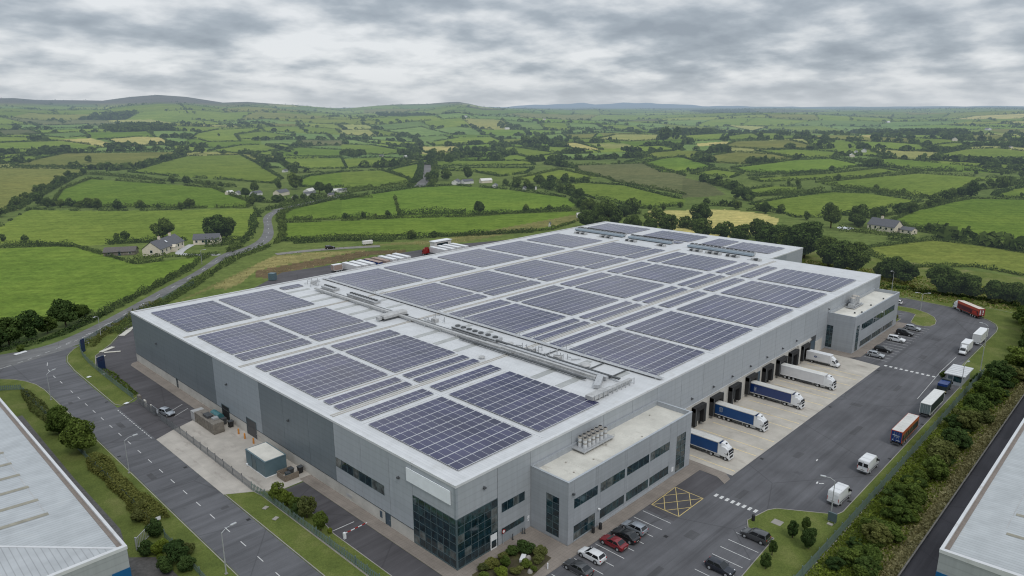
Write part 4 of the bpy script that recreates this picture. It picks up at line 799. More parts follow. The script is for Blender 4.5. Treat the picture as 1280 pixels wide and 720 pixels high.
# ------------------------------------------------------------------ office blocks
def office(name, label, x0, x1, y0, h, roofmat, wins, sides):
    o = thing(name, label, 'office block', ((x0+x1)/2, y0/2, 0)); inv = Matrix.Translation((-(x0+x1)/2, -y0/2, 0))
    def p(n, mb, mat):
        q_ = mb.build(n, mat, o); q_.matrix_parent_inverse = inv; return q_
    p('wall', MB().box(x0+.1,x1-.1,y0+.1,-.03,0,h-1.0), M['dgrey'])
    # front cladding leaves real openings for the window bands
    xs = sorted({x0, x1, *[w_[0] for w_ in wins], *[w_[1] for w_ in wins]})
    for a, b in zip(xs[:-1], xs[1:]):
        hol = sorted([(w_[2], w_[3]) for w_ in wins if w_[0] <= a and w_[1] >= b]); z = 0; mb = MB()
        for c, d_ in hol + [(h, h)]:
            if c > z: mb.box(a+.015, b-.015, y0, y0+.12, z, c)
            z = d_
        p('wall_panel', mb, M['clad_off'])
    for w_ in wins: glazing(o, 'y', w_[0], w_[1], w_[2], w_[3], w_[4], w_[5], y0+.05, None, .08, .06, 'window', inv)
    for sx, s in ((x0, 1), (x1, -1)):
        mb = MB(); ys = sides if s == 1 else None
        if ys:
            mb.box(sx, sx+.12, y0+.13, ys[0], 0, h); mb.box(sx, sx+.12, ys[1], -.03, 0, h); mb.box(sx, sx+.12, ys[0], ys[1], 0, ys[2]); mb.box(sx, sx+.12, ys[0], ys[1], ys[3], h)
            glazing(o, 'x', ys[0], ys[1], ys[2], ys[3], 2, 6, sx+.05, None, .08, .06, 'window', inv)
        else: mb.box(sx-.12, sx, y0+.13, -.03, 0, h)
        p('wall_panel', mb, M['clad_off'])
    p('flat_roof', MB().box(x0+.12,x1-.12,y0+.12,-.04,h-1.0,h-.8), M[roofmat])
    p('coping', MB().box(x0-.04,x1+.04,y0-.04,y0+.32,h,h+.06), M['clad_light'])
    p('coping', MB().box(x0-.04,x0+.32,y0+.32,-.03,h,h+.055), M['clad_light']); p('coping', MB().box(x1-.32,x1+.04,y0+.32,-.03,h,h+.055), M['clad_light']); p('inner_parapet', MB().box(x0+.12,x1-.12,y0+.13,y0+.30,h-.8,h).box(x0+.13,x0+.30,y0+.32,-.3,h-.8,h).box(x1-.30,x1-.13,y0+.32,-.3,h-.8,h), M['clad_off'])
    p('upstand', MB().box(x0+.12,x1-.12,-.30,-.035,h-.8,h+.1), M['clad_off'])
    return o, p
w1 = []
for a, b in ((16.3,21.9),(22.6,28.9),(29.5,35.7),(36.1,41.9)):
    w1.append((a, b, 5.5, 7.05, 4, 1))
    if a > 20: w1.append((a, b, .95, 2.5, 4, 1))
w1 += [(16.3,21.4,.25,2.65,3,2),(44.2,47.2,.3,7.1,2,6)]
of1, p1_ = office('office_block', 'two storey grey office block with a vent platform on its stained flat roof', 14.95, 48.9, -7.35, 10.2, 'flat_roof', w1, (-5.65,-3.15,.6,7.1))
p1_('notice', MB().box(42.9,43.5,-7.42,-7.36,.9,1.7), M['white']); p1_('plinth', MB().box(22.6,42,-7.41,-7.36,.0,.5), M['clad_light'])
for x in (15.9, 22.1): p1_('wall_lamp', MB().box(x-.15,x+.15,-7.75,-7.4,2.9 if x > 20 else 8,3.1 if x > 20 else 8.25), M['white' if x > 20 else 'dgrey'])
for y, x in ((-2.2,20.5),(-4.6,24.3),(-3.1,29.5),(-5.6,36),(-1.8,44),(-5,19)): p1_('roof_outlet', MB().tube((x,y,9.38),(x,y,9.5),.16), M['bronze'])
p1_('roof_seam', MB().box(20.9,21.0,-7,-.4,9.40,9.42).box(34.5,34.6,-7,-.4,9.40,9.42), M['flat_roof2'])
w2 = []
for a, b in ((135.3,143.9),(144.3,152.9),(153.3,161.9)): w2 += [(a,b,5.1,6.8,6,1),(a,b,.55,2.1,6,1)]
w2 += [(130.4+1.1,133.6,-.0+.2,7.0,2,6)]
of2, p2_ = office('office_block', 'grey office block at the far end of the lorry docks with silver roof tanks', 129.9, 165.2, -7.0, 9.8, 'flat_roof2', w2, (-1.75,.0-.12,.5,6.5))
p2_('wall_lamp', MB().box(150.3,150.8,-7.4,-7.05,6.85,7.05), M['white'])
for x, y in ((136.5,-4.5),(138.5,-5.6),(147.4,-5),(157,-5.2)): p2_('roof_outlet', MB().tube((x,y,9.0),(x,y,9.35),.22), M['dgrey'])

# rooftop plant on the offices
vp = thing('roof_vent_set', 'row of tall silver vent cowls on a steel platform over the stained office roof', 'vents', (28.2,-1.5,9.4))
MB().box(-3.9,3.9,-1.3,1.4,.35,.5).build('platform', M['steel'], vp)
for x in (-3.6,-1.2,1.2,3.6):
    for y in (-1.1,1.2): MB().tube((x,y,0),(x,y,.35),.07,.07,6).build('leg', M['steel'], vp)
MB().bar((-3.9,-1.28,.95),(3.9,-1.28,.95),.05).bar((-3.9,-1.28,.5),(-3.9,-1.28,.95),.05).bar((3.9,-1.28,.5),(3.9,-1.28,.95),.05).bar((0,-1.28,.5),(0,-1.28,.95),.05).build('rail', M['steel'], vp)
for k in range(6):
    for r_ in (0,1):
        x = -2.6+k*1.05; y = -.35+r_*1.0
        v_ = MB().tube((x,y,.5),(x,y,1.95),.34,.34,12).build('vent_cowl', M['trim'], vp, smooth=True); MB().tube((x,y,1.2),(x,y,1.42),.355,.355,12,False).build('band', M['bronze'], v_)
        MB().tube((x,y,1.95),(x,y,2.2),.41,.32,12).build('cap', M['bronze'], v_)
        MB().tube((x,y,2.21),(x,y,2.23),.26,.26,12).build('opening', M['black'], v_)
vt = thing('roof_tank_set', 'cluster of silver tanks and ducts on the far office roof', 'tanks', (143.5,-1.9,9.0))
MB().box(-3.4,3.6,-1.3,1.1,.2,.34).build('platform', M['steel'], vt)
for k, (x, y, r_, h_) in enumerate([(-1.2,.1,.75,2.6),(.3,.2,.8,2.9),(1.7,0,.7,2.5)]):
    v_ = MB().tube((x,y,.34),(x,y,h_),r_,r_,14).build('tank', M['steel'], vt, smooth=True); MB().dome((x,y,h_),r_,r_,.3).build('dome', M['bronze'], v_, smooth=True)
MB().box(-3.1,-2.0,-.8,.6,.34,1.2).build('control_box', M['steel'], vt); MB().bar((-2.5,-.9,.6),(3,-.9,.6),.25).build('pipe', M['steel'], vt)
# ------------------------------------------------------------------ solar arrays
ROWMESH = {}; GAP = .17
def pv_row(n, w_, pitch):
    k = (n, round(w_, 2))
    if k not in ROWMESH:
        mb = MB().box(0, n*pitch, -GAP/2, w_+GAP/2-.01, 0, .045)
        for i in range(n):
            x0 = i*pitch+.035; hw_ = w_*.5
            mb.quad((x0,.05,.049),(x0+pitch-.07,.05,.049),(x0+pitch-.07,w_-.05,.049),(x0,w_-.05,.049))
        ROWMESH[k] = mb
    return ROWMESH[k]
ROWM = {}
NARR = 0
M['alu'] = simple('module_frame_alu', (.46,.47,.49), .45, .1, .05)
def array(x0, x1, y0, y1, rows, label, group, pitch=1.53, gap=.17):
    global NARR
    n = max(1, round((x1-x0)/pitch)); pt = (x1-x0)/n; rp = (y1-y0)/rows; rw = rp-gap
    o = thing('solar_array', label, 'solar panels', (x0, y0, H), 0, group)
    for r in range(rows):
        key = (n, round(rw, 2), round(pt, 3))
        if key not in ROWM:
            c = pv_row(n, rw, pt).build('panel_row', [M['pv'], M['alu']], o, (0, 0, .16)); ROWM[key] = c.data; c.data.polygons.foreach_set('material_index', [1]*6+[0]*n)
        else:
            c = bpy.data.objects.new('panel_row', ROWM[key]); COL.objects.link(c); c.parent = o
        c.location = (0, r*rp+gap/2, .16); c.rotation_euler = (rad(1.6 if (r % 2 == 0) else 1.2), 0, 0)
    fr = MB()
    for r in range(rows):
        fr.box(.05, x1-x0-.05, r*rp+gap/2+.3, r*rp+gap/2+.36, 0, .155); fr.box(.05, x1-x0-.05, r*rp+gap/2+rw-.36, r*rp+gap/2+rw-.3, 0, .155)
    fr.build('mounting_rails', M['steel'], o); NARR += 1
FX_ = [(2.9,18.3),(19.9,35.2)]; RX_ = [(52.4,70.9),(72.9,92.3),(94.9,114.3),(117.2,136.0),(139.0,157.8)]
BANDS = [(2.7,24.3,10,'big'),(26.3,29.6,2,'narrow'),(32.4,34.5,1,'strip'),(35.5,37.7,1,'strip'),(39.8,56.9,8,'big'),(58.2,62.4,2,'narrow'),(67.0,71.3,2,'narrow'),(72.4,89.3,8,'big'),(94.3,105.1,5,'low'),(105.5,116.5,5,'low')]
nm = dict(big='broad solar array of many dark panel rows', narrow='narrow solar array of two panel rows', strip='single row strip of solar panels', low='five row solar array by the far long edge')
for xs, part, where in ((FX_, 'front', 'on the front of the warehouse roof'), (RX_, 'rear', 'behind the roof plant walkway')):
    for bi, (y0, y1, rows, kd) in enumerate(BANDS):
        for xi, (a, b) in enumerate(xs):
            lab = nm[kd]+' '+where
            if part == 'front' and bi == 0 and xi == 0: lab, g = 'broad solar array nearest the front corner of the warehouse roof', None
            elif part == 'front' and bi == 0: lab, g = 'second broad solar array from the front corner, beside the grey duct end', None
            else: g = kd+' solar arrays '+where
            array(a, b, y0, y1, rows, lab, g)
array(37.2, 43.2, 113.4, 116.5, 1, 'short solar strip beside the start of the roof walkway at the far left edge', None)
for a, b, y0, y1, r in ((171,175.2,95.6,116.2,8),(177,191.5,95.6,117.2,9),(171.6,175.2,70.2,88.6,7),(177,191.5,69.4,89.8,8),(177,190.6,56,64.2,3),(176.5,190,38.2,54.2,6)):
    array(a, b, y0, y1, r, 'solar array on the rear extension of the warehouse roof', 'solar arrays on the rear roof extension', gap=.14)

# ------------------------------------------------------------------ rooftop plant walkway
def plant(name, label, cat, loc, group=None): return thing(name, label, cat, loc, 0, group)
Z0 = H
wk = plant('roof_walkway', 'long grey steel walkway with handrail posts running across the warehouse roof', 'walkway', (52, 60, Z0))
MB().box(-.55,.55,-59,57.5,.30,.36).build('deck', M['steel'], wk)
rl = MB(); rl.bar((.5,-59,1.2),(.5,57.5,1.2),.06).bar((.5,-59,.8),(.5,57.5,.8),.05); rl.build('handrail', M['steel'], wk)
for y in np.arange(-58, 58, 4.5): MB().box(.46,.54,y-.04,y+.04,.3,1.2).build('post', M['steel'], wk)
sp_ = MB()
for y in np.arange(-58, 58, 6): sp_.box(-.5,.5,y-.1,y+.1,0,.3)
sp_.build('support', M['duct'], wk)
du = plant('roof_duct', 'long twin grey duct and cable gantry running across the warehouse roof', 'duct', (43.4, 60, Z0))
MB().box(-.7,.0,-26,47,.45,.85).build('duct_run', M['duct'], du); MB().box(-.6,.0,-50.5,-26,.5,.95).build('duct_run', M['duct'], du)
MB().box(.6,1.4,-52,-26,.5,.95).build('duct_run', M['steel'], du); MB().box(1.95,2.5,-54,-20,.55,.8).build('cable_tray', M['dgrey'], du); MB().box(-1.75,-1.25,-49,-14,.35,.55).build('cable_tray', M['dgrey'], du)
MB().box(.5,.9,-20,46,.4,.6).build('cable_tray', M['dgrey'], du)
for y in np.arange(-51, 47, 5.5): MB().box(-1.0,-.85,y-.08,y+.08,0,.55).box(.9,1.05,y-.08,y+.08,0,.55).box(-1.2,1.6,y-.09,y+.09,.44,.5).build('leg', M['steel'], du)
MB().bar((.3,-51,.8),(-3.4,-53,.5),1.2,.7).build('elbow', M['steel'], du)
de = plant('roof_plenum', 'low grey duct end box lying across the near edge of the roof gantry', 'duct', (41, 4.5, Z0))
MB().box(-6.2,-1.5,-.7,1.0,.25,1.0).build('body', M['duct'], de, bevel=.05); MB().box(-1.5,6,-.35,.35,.35,.85).build('duct_run', M['duct'], de); 
tr_ = MB()
for x in np.arange(-5.8, 6, 1.3): tr_.box(x-.06,x+.06,-.85,-.73,0,1.2)
tr_.bar((-6,-.8,1.15),(6,-.8,1.15),.06); tr_.build('handrail', M['steel'], de)
def chiller(y, ln, label, hgt=1.7, fans=8, x=46.6):
    o = plant('chiller_unit', label, 'chiller', (x, y, Z0))
    MB().box(-1.15,1.15,-ln/2,ln/2,.35,hgt).build('casing', M['steel'], o, bevel=.04)
    MB().box(-1.0,1.0,-ln/2+.1,ln/2-.1,.0,.35).build('plinth', M['duct'], o)
    for k in range(fans):
        yy = -ln/2+(k+.5)*ln/fans
        f_ = MB().tube((.0,yy,hgt),(.0,yy,hgt+.2),min(.62,ln/fans*.36),None,12).build('fan_housing', M['dgrey'], o)
        MB().box(-.07,.07,yy-.4,yy+.4,hgt+.21,hgt+.24).build('fan_guard', M['dgrey'], f_)
    for s in (-1,1): MB().box(s*1.15,s*1.18,-ln/2+.2,ln/2-.2,.6,hgt-.2).build('grille', M['dgrey'], o)
chiller(89, 12.5, 'longest chiller unit with a black row of fans on the roof gantry', .85, 10)
chiller(105, 6, 'chiller unit nearest the far left roof edge beside the walkway', .8, 6)
chiller(47.5, 9.5, 'silver chiller with large black fans near the middle of the roof gantry', 1.0, 5, 46.2)
chiller(40.5, 4.5, 'small chiller with two black fans beside the middle chiller on the roof', .95, 2, 46.4)
ah = plant('air_handler', 'pale rounded air handling box lying across the roof gantry', 'air handler', (41.5, 70, Z0))
MB().box(-2.8,4.2,-1.1,1.1,.3,1.35).build('casing', M['duct'], ah, bevel=.25); MB().box(-3.0,4.4,-1.0,1.0,0,.3).build('plinth', M['dgrey'], ah); MB().box(-4.1,-3.2,-.6,.6,.4,1.1).build('inlet', M['duct'], ah)
for y, lb in ((60,'second'),(29,'nearest'),(22,'third'),(114,'farthest')):
    o = plant('pipe_cluster', {60:'tangle of pipes and valves beside the pale air handler on the roof',29:'pipe cluster beside the walkway just behind the ridge flashing on the roof',22:'thin antenna and pipe frame between gantry and walkway near the front',114:'pipe cluster at the far left start of the roof gantry'}[y], 'pipework', (46.8, y, Z0))
    rr = random.Random(y); mb = MB()
    for k in range(9):
        a = (rr.uniform(-2,2), rr.uniform(-3,3), rr.uniform(.2,1.1)); 
        mb.bar(a, (a[0]+rr.uniform(-1.4,1.4), a[1]+rr.uniform(-1.8,1.8), a[2]), .16)
        mb.bar((a[0],a[1],0), (a[0],a[1],a[2]+rr.uniform(.1,.9)), .12)
    mb.build('pipes', M['steel'], o)
    MB().box(-.6,.5,-.8,.7,.0,.9).build('valve_box', M['duct'], o, bevel=.05)
for x, y, s, lb in ((47.2,15.2,.9,'octagonal grey roof cowl beside the gantry near the front corner'),(36.9,33.6,.55,'small grey roof hatch box beside the ridge flashing'),(46.6,35.2,.7,'grey roof box close to the middle chiller')):
    o = plant('roof_cowl', lb, 'roof cowl', (x, y, Z0)); MB().tube((0,0,0),(0,0,.7*s),.9*s,.9*s,8).build('base', M['steel'], o); MB().tube((0,0,.7*s),(0,0,1.0*s),1.25*s,1.0*s,8).build('cap', M['duct'], o)
for y in (8.5, 14, 25.6):
    o = plant('cross_tray', 'thin dark cable tray linking the gantry and the walkway', 'cable tray', (48.5, y, Z0), 'cable trays linking gantry and walkway'); MB().box(-2.8,3.0,-.14,.14,.15,.25).build('tray', M['dgrey'], o); MB().box(-2.4,-2.2,-.1,.1,0,.15).box(2.2,2.4,-.1,.1,0,.15).build('foot', M['duct'], o)
# cooler benches on the extension
for y0, y1, lb in ((93,116.4,'left'),(71.8,90.3,'middle'),(40,64.6,'right')):
    o = plant('cooler_bench', dict(left='long blue grey dry cooler bench at the far left of the rear roof',middle='long dry cooler bench in the middle of the rear roof',right='long blue grey dry cooler bench near the right end of the rear roof')[lb], 'cooler', (169.3, (y0+y1)/2, Z0)); l_ = (y1-y0)/2
    MB().box(-1.3,.4,-l_,l_,.3,.9).build('casing', simple('blue_grey_casing_'+lb, (.30,.36,.41), .4, .2, .1), o); 
    MB().box(.4,1.5,-l_,l_,.35,1.25).build('fan_deck', M['steel'], o)
    for k in range(16):
        yy = -l_+(k+.5)*2*l_/16; MB().box(.42,1.48,yy-.42,yy+.42,1.25,1.40).build('fan', M['black'], o)
    MB().box(-1.0,1.2,-l_+.3,l_-.3,0,.3).build('base', M['dgrey'], o)
for y, l_ in ((110,6),(98,7),(86,5),(73,4),(59,5.5),(52,6),(45,5),(37,4.5)):
    o = plant('condenser_group', 'low dark condenser group standing in a row on the rear of the roof', 'condenser', (163.6, y, Z0), 'dark condensers along the rear roof'); rr = random.Random(int(y))
    for k in range(int(l_/1.2)): MB().box(-.7,.7,-l_/2+k*1.2,-l_/2+k*1.2+.8,.1,.75).build('unit', M['dgrey'] if k % 2 else M['duct'], o)
    MB().box(-.8,.8,-l_/2,l_/2,0,.1).build('base', M['steel'], o)
o = thing('roof_dome', 'small white dome vent at the edge of the roof step', 'roof dome', (175, 33.0, H-1.2)) if False else None

# ------------------------------------------------------------------ neighbouring sheds at the picture's lower corners
def shed(name, label, x0, x1, y0, y1, h, rise, side, gut_x):
    o = thing(name, label, 'shed', ((x0+x1)/2, (y0+y1)/2, 0)); inv = Matrix.Translation((-(x0+x1)/2, -(y0+y1)/2, 0))
    def p(n, mb, mat, par=None):
        q_ = mb.build(n, mat, par or o)
        if not par: q_.matrix_parent_inverse = inv
        return q_
    return o, p
M['shedroof'] = cladding('pale_shed_roof', (.44,.465,.48), 'y', .6, .30, .45, .14, ((.33,.31,.27), .35, .60, .4))
M['shedroof2'] = cladding('pale_hip_roof', (.44,.46,.475), 'x', .7, .34, .45, .14)
M['shedroof3'] = cladding('pale_shed_roof_right', (.44,.465,.475), 'x', .6, .30, .45, .14, ((.36,.33,.27), .35, .60, .4))
M['shedwall'] = cladding('silver_shed_wall', (.36,.38,.39), 'z', 1.0, .14)
M['shedblue'] = simple('bright_blue_panel', (.008,.105,.27), .35, 0, .06, .6)
M['rl_tan'] = simple('aged_rooflight', (.27,.255,.20), .5, 0, .2, 1)
M['gutter_br'] = simple('brown_gutter', (.20,.165,.14), .6, 0, .15)
# left shed: wall along x=-33.7, hip end towards the viewer at y=24.2
xw, ye, hh = -33.7, 24.2, 9.0
o, p = shed('industrial_shed', 'pale hip roofed shed with skylight strips at the lower left beside the estate road', -90, xw, ye, 140, hh, 0, 0, 0)
p('wall', MB().box(-90, xw, ye, 140, 0, hh-.35), M['shedwall'])
p('blue_band', MB().box(-90, xw-2.2, ye-.05, ye-.01, 0, 5.2), M['shedblue']); p('blue_band', MB().box(xw-2.1, xw+.04, ye-.06, ye-.01, 0, 6.0), M['shedblue']); p('blue_band', MB().box(xw+.01,xw+.05,ye,140,0,5.2), M['shedblue'])
W_ = MB().box(-44,xw-4,ye-.12,ye-.06,3.4,5.0).build('window', M['glass2'], o); W_.matrix_parent_inverse = Matrix.Translation((-(-90+xw)/2, -(ye+140)/2, 0))
rz = lambda d: hh-.3+d*.045
a = 28.0
p('roof', MB().quad((xw-.8,ye+.8,rz(0)),(xw-.8,140,rz(0)),(xw-.8-a,140,rz(a)),(xw-.8-a,ye+.8+a,rz(a))), M['shedroof'])
p('hip_roof', MB().quad((xw-.8,ye+.8,rz(0)),(xw-.8-a,ye+.8+a,rz(a)),(-90,ye+.8+a,rz(a)),(-90,ye+.8,rz(0))), M['shedroof2'])
p('hip_flashing', MB().bar((xw-.8,ye+.8,rz(0)+.03),(xw-.8-a,ye+.8+a,rz(a)+.03),.3,.06), M['trim'])
p('gutter', MB().box(xw-.8,xw-.3,ye+.3,140,hh-.42,hh-.24), M['gutter_br']); p('parapet', MB().box(xw-.3,xw+.06,ye-.06,140,hh-.4,hh+.06), M['trim']); p('parapet', MB().box(-90,xw-.3,ye-.06,ye+.5,hh-.4,hh+.055), M['trim'])
for k in range(12):
    y = 40.1+k*5.1; p('rooflight', MB().quad((xw-4.7,y-.42,rz(3.9)+.03),(xw-4.7,y+.42,rz(3.9)+.03),(xw-13,y+.42,rz(12.2)+.03),(xw-13,y-.42,rz(12.2)+.03)), M['rl_tan'])
p('roof_seam', MB().quad((xw-4.9,41,rz(4.1)+.02),(xw-4.9,120,rz(4.1)+.02),(xw-5.0,120,rz(4.2)+.02),(xw-5.0,41,rz(4.2)+.02)), M['duct'])
# right shed: wall along y=-49.4
yw, xe, hh2 = -49.4, 36.6, 8.7
o, p = shed('industrial_shed', 'pale flat pitched shed with brown gutter at the lower right corner', xe, 190, -100, yw, hh2, 0, 0, 0)
inv2 = None
p('wall', MB().box(xe, 190, -100, yw, 0, hh2-.35), M['shedwall'])
p('blue_band', MB().box(xe-.05,xe-.01,-100,yw+.03,0,5.6), M['shedblue']); p('blue_band', MB().box(xe,190,yw+.01,yw+.05,0,4.6), M['shedblue'])
rz2 = lambda d: hh2-.3+d*.05
p('roof', MB().quad((xe+.5,yw-.8,rz2(0)),(190,yw-.8,rz2(0)),(190,yw-30,rz2(29.2)),(xe+.5,yw-30,rz2(29.2))), M['shedroof3'])
p('gutter', MB().box(xe+.3,190,yw-.8,yw-.3,hh2-.42,hh2-.24), M['gutter_br']); p('parapet', MB().box(xe-.06,190,yw-.3,yw+.06,hh2-.4,hh2+.06), M['trim'])
p('verge_trim', MB().quad((xe-.06,yw-.3,hh2+.05),(xe+.5,yw-.3,hh2+.05),(xe+.5,yw-30,rz2(29.2)+.08),(xe-.06,yw-30,rz2(29.2)+.08)).quad((xe-.06,yw-.3,hh2-.4),(xe-.06,yw-.3,hh2+.05),(xe-.06,yw-30,rz2(29.2)+.08),(xe-.06,yw-30,hh2-.4)), M['trim'])
for k in range(18):
    x = 46.5+k*6.2; p('rooflight', MB().quad((x-.35,yw-5.2,rz2(4.4)+.03),(x+.35,yw-5.2,rz2(4.4)+.03),(x+.35,yw-14,rz2(13.2)+.03),(x-.35,yw-14,rz2(13.2)+.03)), M['rl_tan'])
p('roof_seam', MB().quad((48,yw-5.0,rz2(4.2)+.02),(180,yw-5.0,rz2(4.2)+.02),(180,yw-4.92,rz2(4.1)+.02),(48,yw-4.92,rz2(4.1)+.02)), M['duct'])
# ------------------------------------------------------------------ vehicles (built along +x = forwards, origin on the ground at the middle)
def wheel(parent, x, y, r, w_, hub='steel'):
    s = 1 if y > 0 else -1
    o = MB().tube((x,y-s*w_,r),(x,y,r),r,r,14).build('wheel', M['black'], parent)
    MB().tube((x,y,r),(x,y+s*.015,r),r*.62,r*.55,12).build('rim', M[hub], o); return o
def car(label, pm, kind='hatch', L=4.3, W=1.78, Hh=1.46, loc=(0,0,0), rot=0, group=None):
    o = thing('parked_car', label, 'car', loc, rot, group); w2 = W/2
    dz = .10 if kind == 'suv' else 0
    tail = {'sedan': .90, 'hatch': .95, 'suv': 1.0}[kind]
    st = [(-.500,.42,tail-.16,.80),(-.494,.30,tail-.06,.90),(-.46,.24,tail-.01,.96),(-.38,.22,tail,1),(-.20,.21,.95,1),(0,.21,.94,1),(.17,.21,.93,1),(.26,.21,.90,1),(.36,.22,.84,.99),(.43,.24,.77,.96),(.475,.28,.68,.90),(.495,.33,.60,.82),(.50,.40,.52,.74)]
    rings = []
    for fx, z0, z1, k in st:
        x = fx*L; ww = w2*k; z1 += dz; zm = z0+(z1-z0)*.62
        rings.append([(x,-ww*.86,z0),(x,-ww*.985,z0+.10),(x,-ww,zm),(x,-ww*.955,z1-.05),(x,-ww*.84,z1),(x,-ww*.4,z1+.012),(x,ww*.4,z1+.012),(x,ww*.84,z1),(x,ww*.955,z1-.05),(x,ww,zm),(x,ww*.985,z0+.10),(x,ww*.86,z0)])
    MB().loft(rings).build('body', pm, o, smooth=True)
    zb = .93+dz; zr = {'sedan': 1.40, 'hatch': 1.45, 'suv': 1.62}[kind]; wb = w2*.93; wt = w2*.74
    A, B_, C_, D_ = {'sedan': (-.40,-.245,.02,.22), 'hatch': (-.475,-.385,.03,.23), 'suv': (-.49,-.43,.04,.23)}[kind]
    A, B_, C_, D_ = A*L, B_*L, C_*L, D_*L; mid = (B_+C_)/2
    rg = lambda x, w_, z, e=0: [(x,-w_,zb-.03),(x,-w_-.0,z-.06 if z > zb+.1 else z),(x,-w_*.90,z),(x,0,z+e),(x,w_*.90,z),(x,w_,z-.06 if z > zb+.1 else z),(x,w_,zb-.03)]
    lower = lambda x, z: [(x,-wb,zb-.04),(x,-wb,zb),(x,wb,zb),(x,wb,zb-.04)]
    cab = MB(); xs = [(A,zb+.01),(B_,zr-.03),(mid,zr),(C_,zr-.04),(D_,zb+.01)]
    rr_ = []
    for x, z in xs:
        k = (z-zb)/(zr-zb); wtop = wb+(wt-wb)*k
        rr_.append([(x,-wb,zb-.04),(x,-wtop-.0,z-.05*k),(x,-wtop*.9,z),(x,wtop*.9,z),(x,wtop,z-.05*k),(x,wb,zb-.04)])
    cab.loft(rr_).build('cabin', pm, o, smooth=True)
    def gq(p0, p1, p2, p3, nm):
        n_ = (Vector(p1)-Vector(p0)).cross(Vector(p3)-Vector(p0)).normalized()
        MB().quad(*[tuple(Vector(p)+n_*.014) for p in (p0, p1, p2, p3)]).build(nm, M['carglass'], o)
    lp = lambda a, b, f: a+(b-a)*f
    def P(xa, za, xb, zb_, f, s, ins=.90):
        z = lp(za, zb_, f); k = (z-zb)/(zr-zb); return (lp(xa, xb, f), s*(wb+(wt-wb)*k)*ins, z)
    gq(P(D_,zb,C_,zr-.04,.06,-1),P(D_,zb,C_,zr-.04,.06,1),P(D_,zb,C_,zr-.04,.93,1,.86),P(D_,zb,C_,zr-.04,.93,-1,.86),'windscreen')
    gq(P(A,zb,B_,zr-.03,.10,1),P(A,zb,B_,zr-.03,.10,-1),P(A,zb,B_,zr-.03,.90,-1,.86),P(A,zb,B_,zr-.03,.90,1,.86),'rear_window')
    for s in (-1, 1):
        zt = zr-.10; kt = (zt-zb)/(zr-zb); yt = s*(wb+(wt-wb)*kt+.014); yb_ = s*(wb+.010); z0 = zb+.015
        bx = lp(A, D_, .50)
        for a0, a1, t0, t1 in ((A+.16*(B_-A)+.16, bx-.05, B_+.06, lp(B_, C_, .50)-.05), (bx+.04, D_-.20, lp(B_, C_, .50)+.04, C_+.02)):
            q_ = [(a0,yb_,z0),(a1,yb_,z0),(t1,yt,zt),(t0,yt,zt)]
            MB().quad(*(q_ if s < 0 else q_[::-1])).build('side_window', M['carglass'], o)
        for fx in (-.305, .315):
            MB().tube((fx*L,s*(w2-.18),.34),(fx*L,s*(w2+.004),.34),.39,.39,14).build('wheel_arch', M['black'], o)
            wheel(o, fx*L, s*(w2+.006), .32, .22)
        MB().loft([[(.44*L,s*.60*w2,.66+dz),(.44*L,s*.86*w2,.66+dz),(.44*L,s*.86*w2,.76+dz),(.44*L,s*.60*w2,.76+dz)],[(.494*L,s*.55*w2,.56+dz),(.482*L,s*.80*w2,.57+dz),(.475*L,s*.80*w2,.67+dz),(.488*L,s*.55*w2,.65+dz)]]).build('headlight', M['lens'], o)
        MB().box(-.503*L,-.47*L,s*w2*.62,s*w2*.90,tail-.22+dz,tail-.06+dz).build('tail_light', M['red'], o)
        MB().box(D_-.28,D_-.14,s*w2*.97,s*w2*1.10,zb+.0,zb+.12).build('mirror', pm, o)
    MB().box(.488*L,.505*L,-.42,.42,.36,.50).build('grille', M['black'], o)
    MB().box(-.506*L,-.49*L,-.26,.26,.50,.60).build('number_plate', M['kerb'], o); MB().box(-.506*L,-.49*L,-.6,.6,.30,.40).build('bumper', M['black'], o)
    return o
P_ = {k: paint('paint_'+k, c, m_) for k, (c, m_) in dict(white=((.72,.73,.74),0), red=((.20,.010,.016),.1), black=((.012,.012,.014),.1), silver=((.42,.44,.46),.5), grey=((.075,.078,.082),.4), navy=((.014,.018,.028),.2), silverb=((.36,.39,.43),.4)).items()}
Y_ = -PI/2
# beside the nearer office (noses towards the building)
car('dark grey saloon nearest the planted bed, first car of the office row', P_['grey'], 'sedan', 4.4, 1.75, loc=(11.5,-12.1,0), rot=-Y_)
car('white hatchback parked between the grey saloon and the red car', P_['white'], 'hatch', 4.1, 1.72, loc=(15.1,-11.7,0), rot=-Y_)
car('red saloon parked beside the white hatchback at the office', P_['red'], 'sedan', 4.2, 1.72, loc=(19.7,-12.1,0), rot=-Y_)
car('black saloon parked beside the red car at the office', P_['black'], 'sedan', 4.4, 1.78, loc=(22.4,-12.3,0), rot=-Y_)
car('silver grey hatchback, last of the five cars in the office row', P_['silverb'], 'hatch', 4.0, 1.7, loc=(25.0,-12.1,0), rot=-Y_)
car('dark navy hatchback alone in the row opposite the nearer office', P_['navy'], 'hatch', 4.0, 1.72, loc=(25.2,-26.2,0), rot=Y_)
car('dark grey estate car beside the grass island near the zebra stripes', P_['grey'], 'suv', 4.1, 1.75, loc=(35.6,-26.3,0), rot=-Y_)
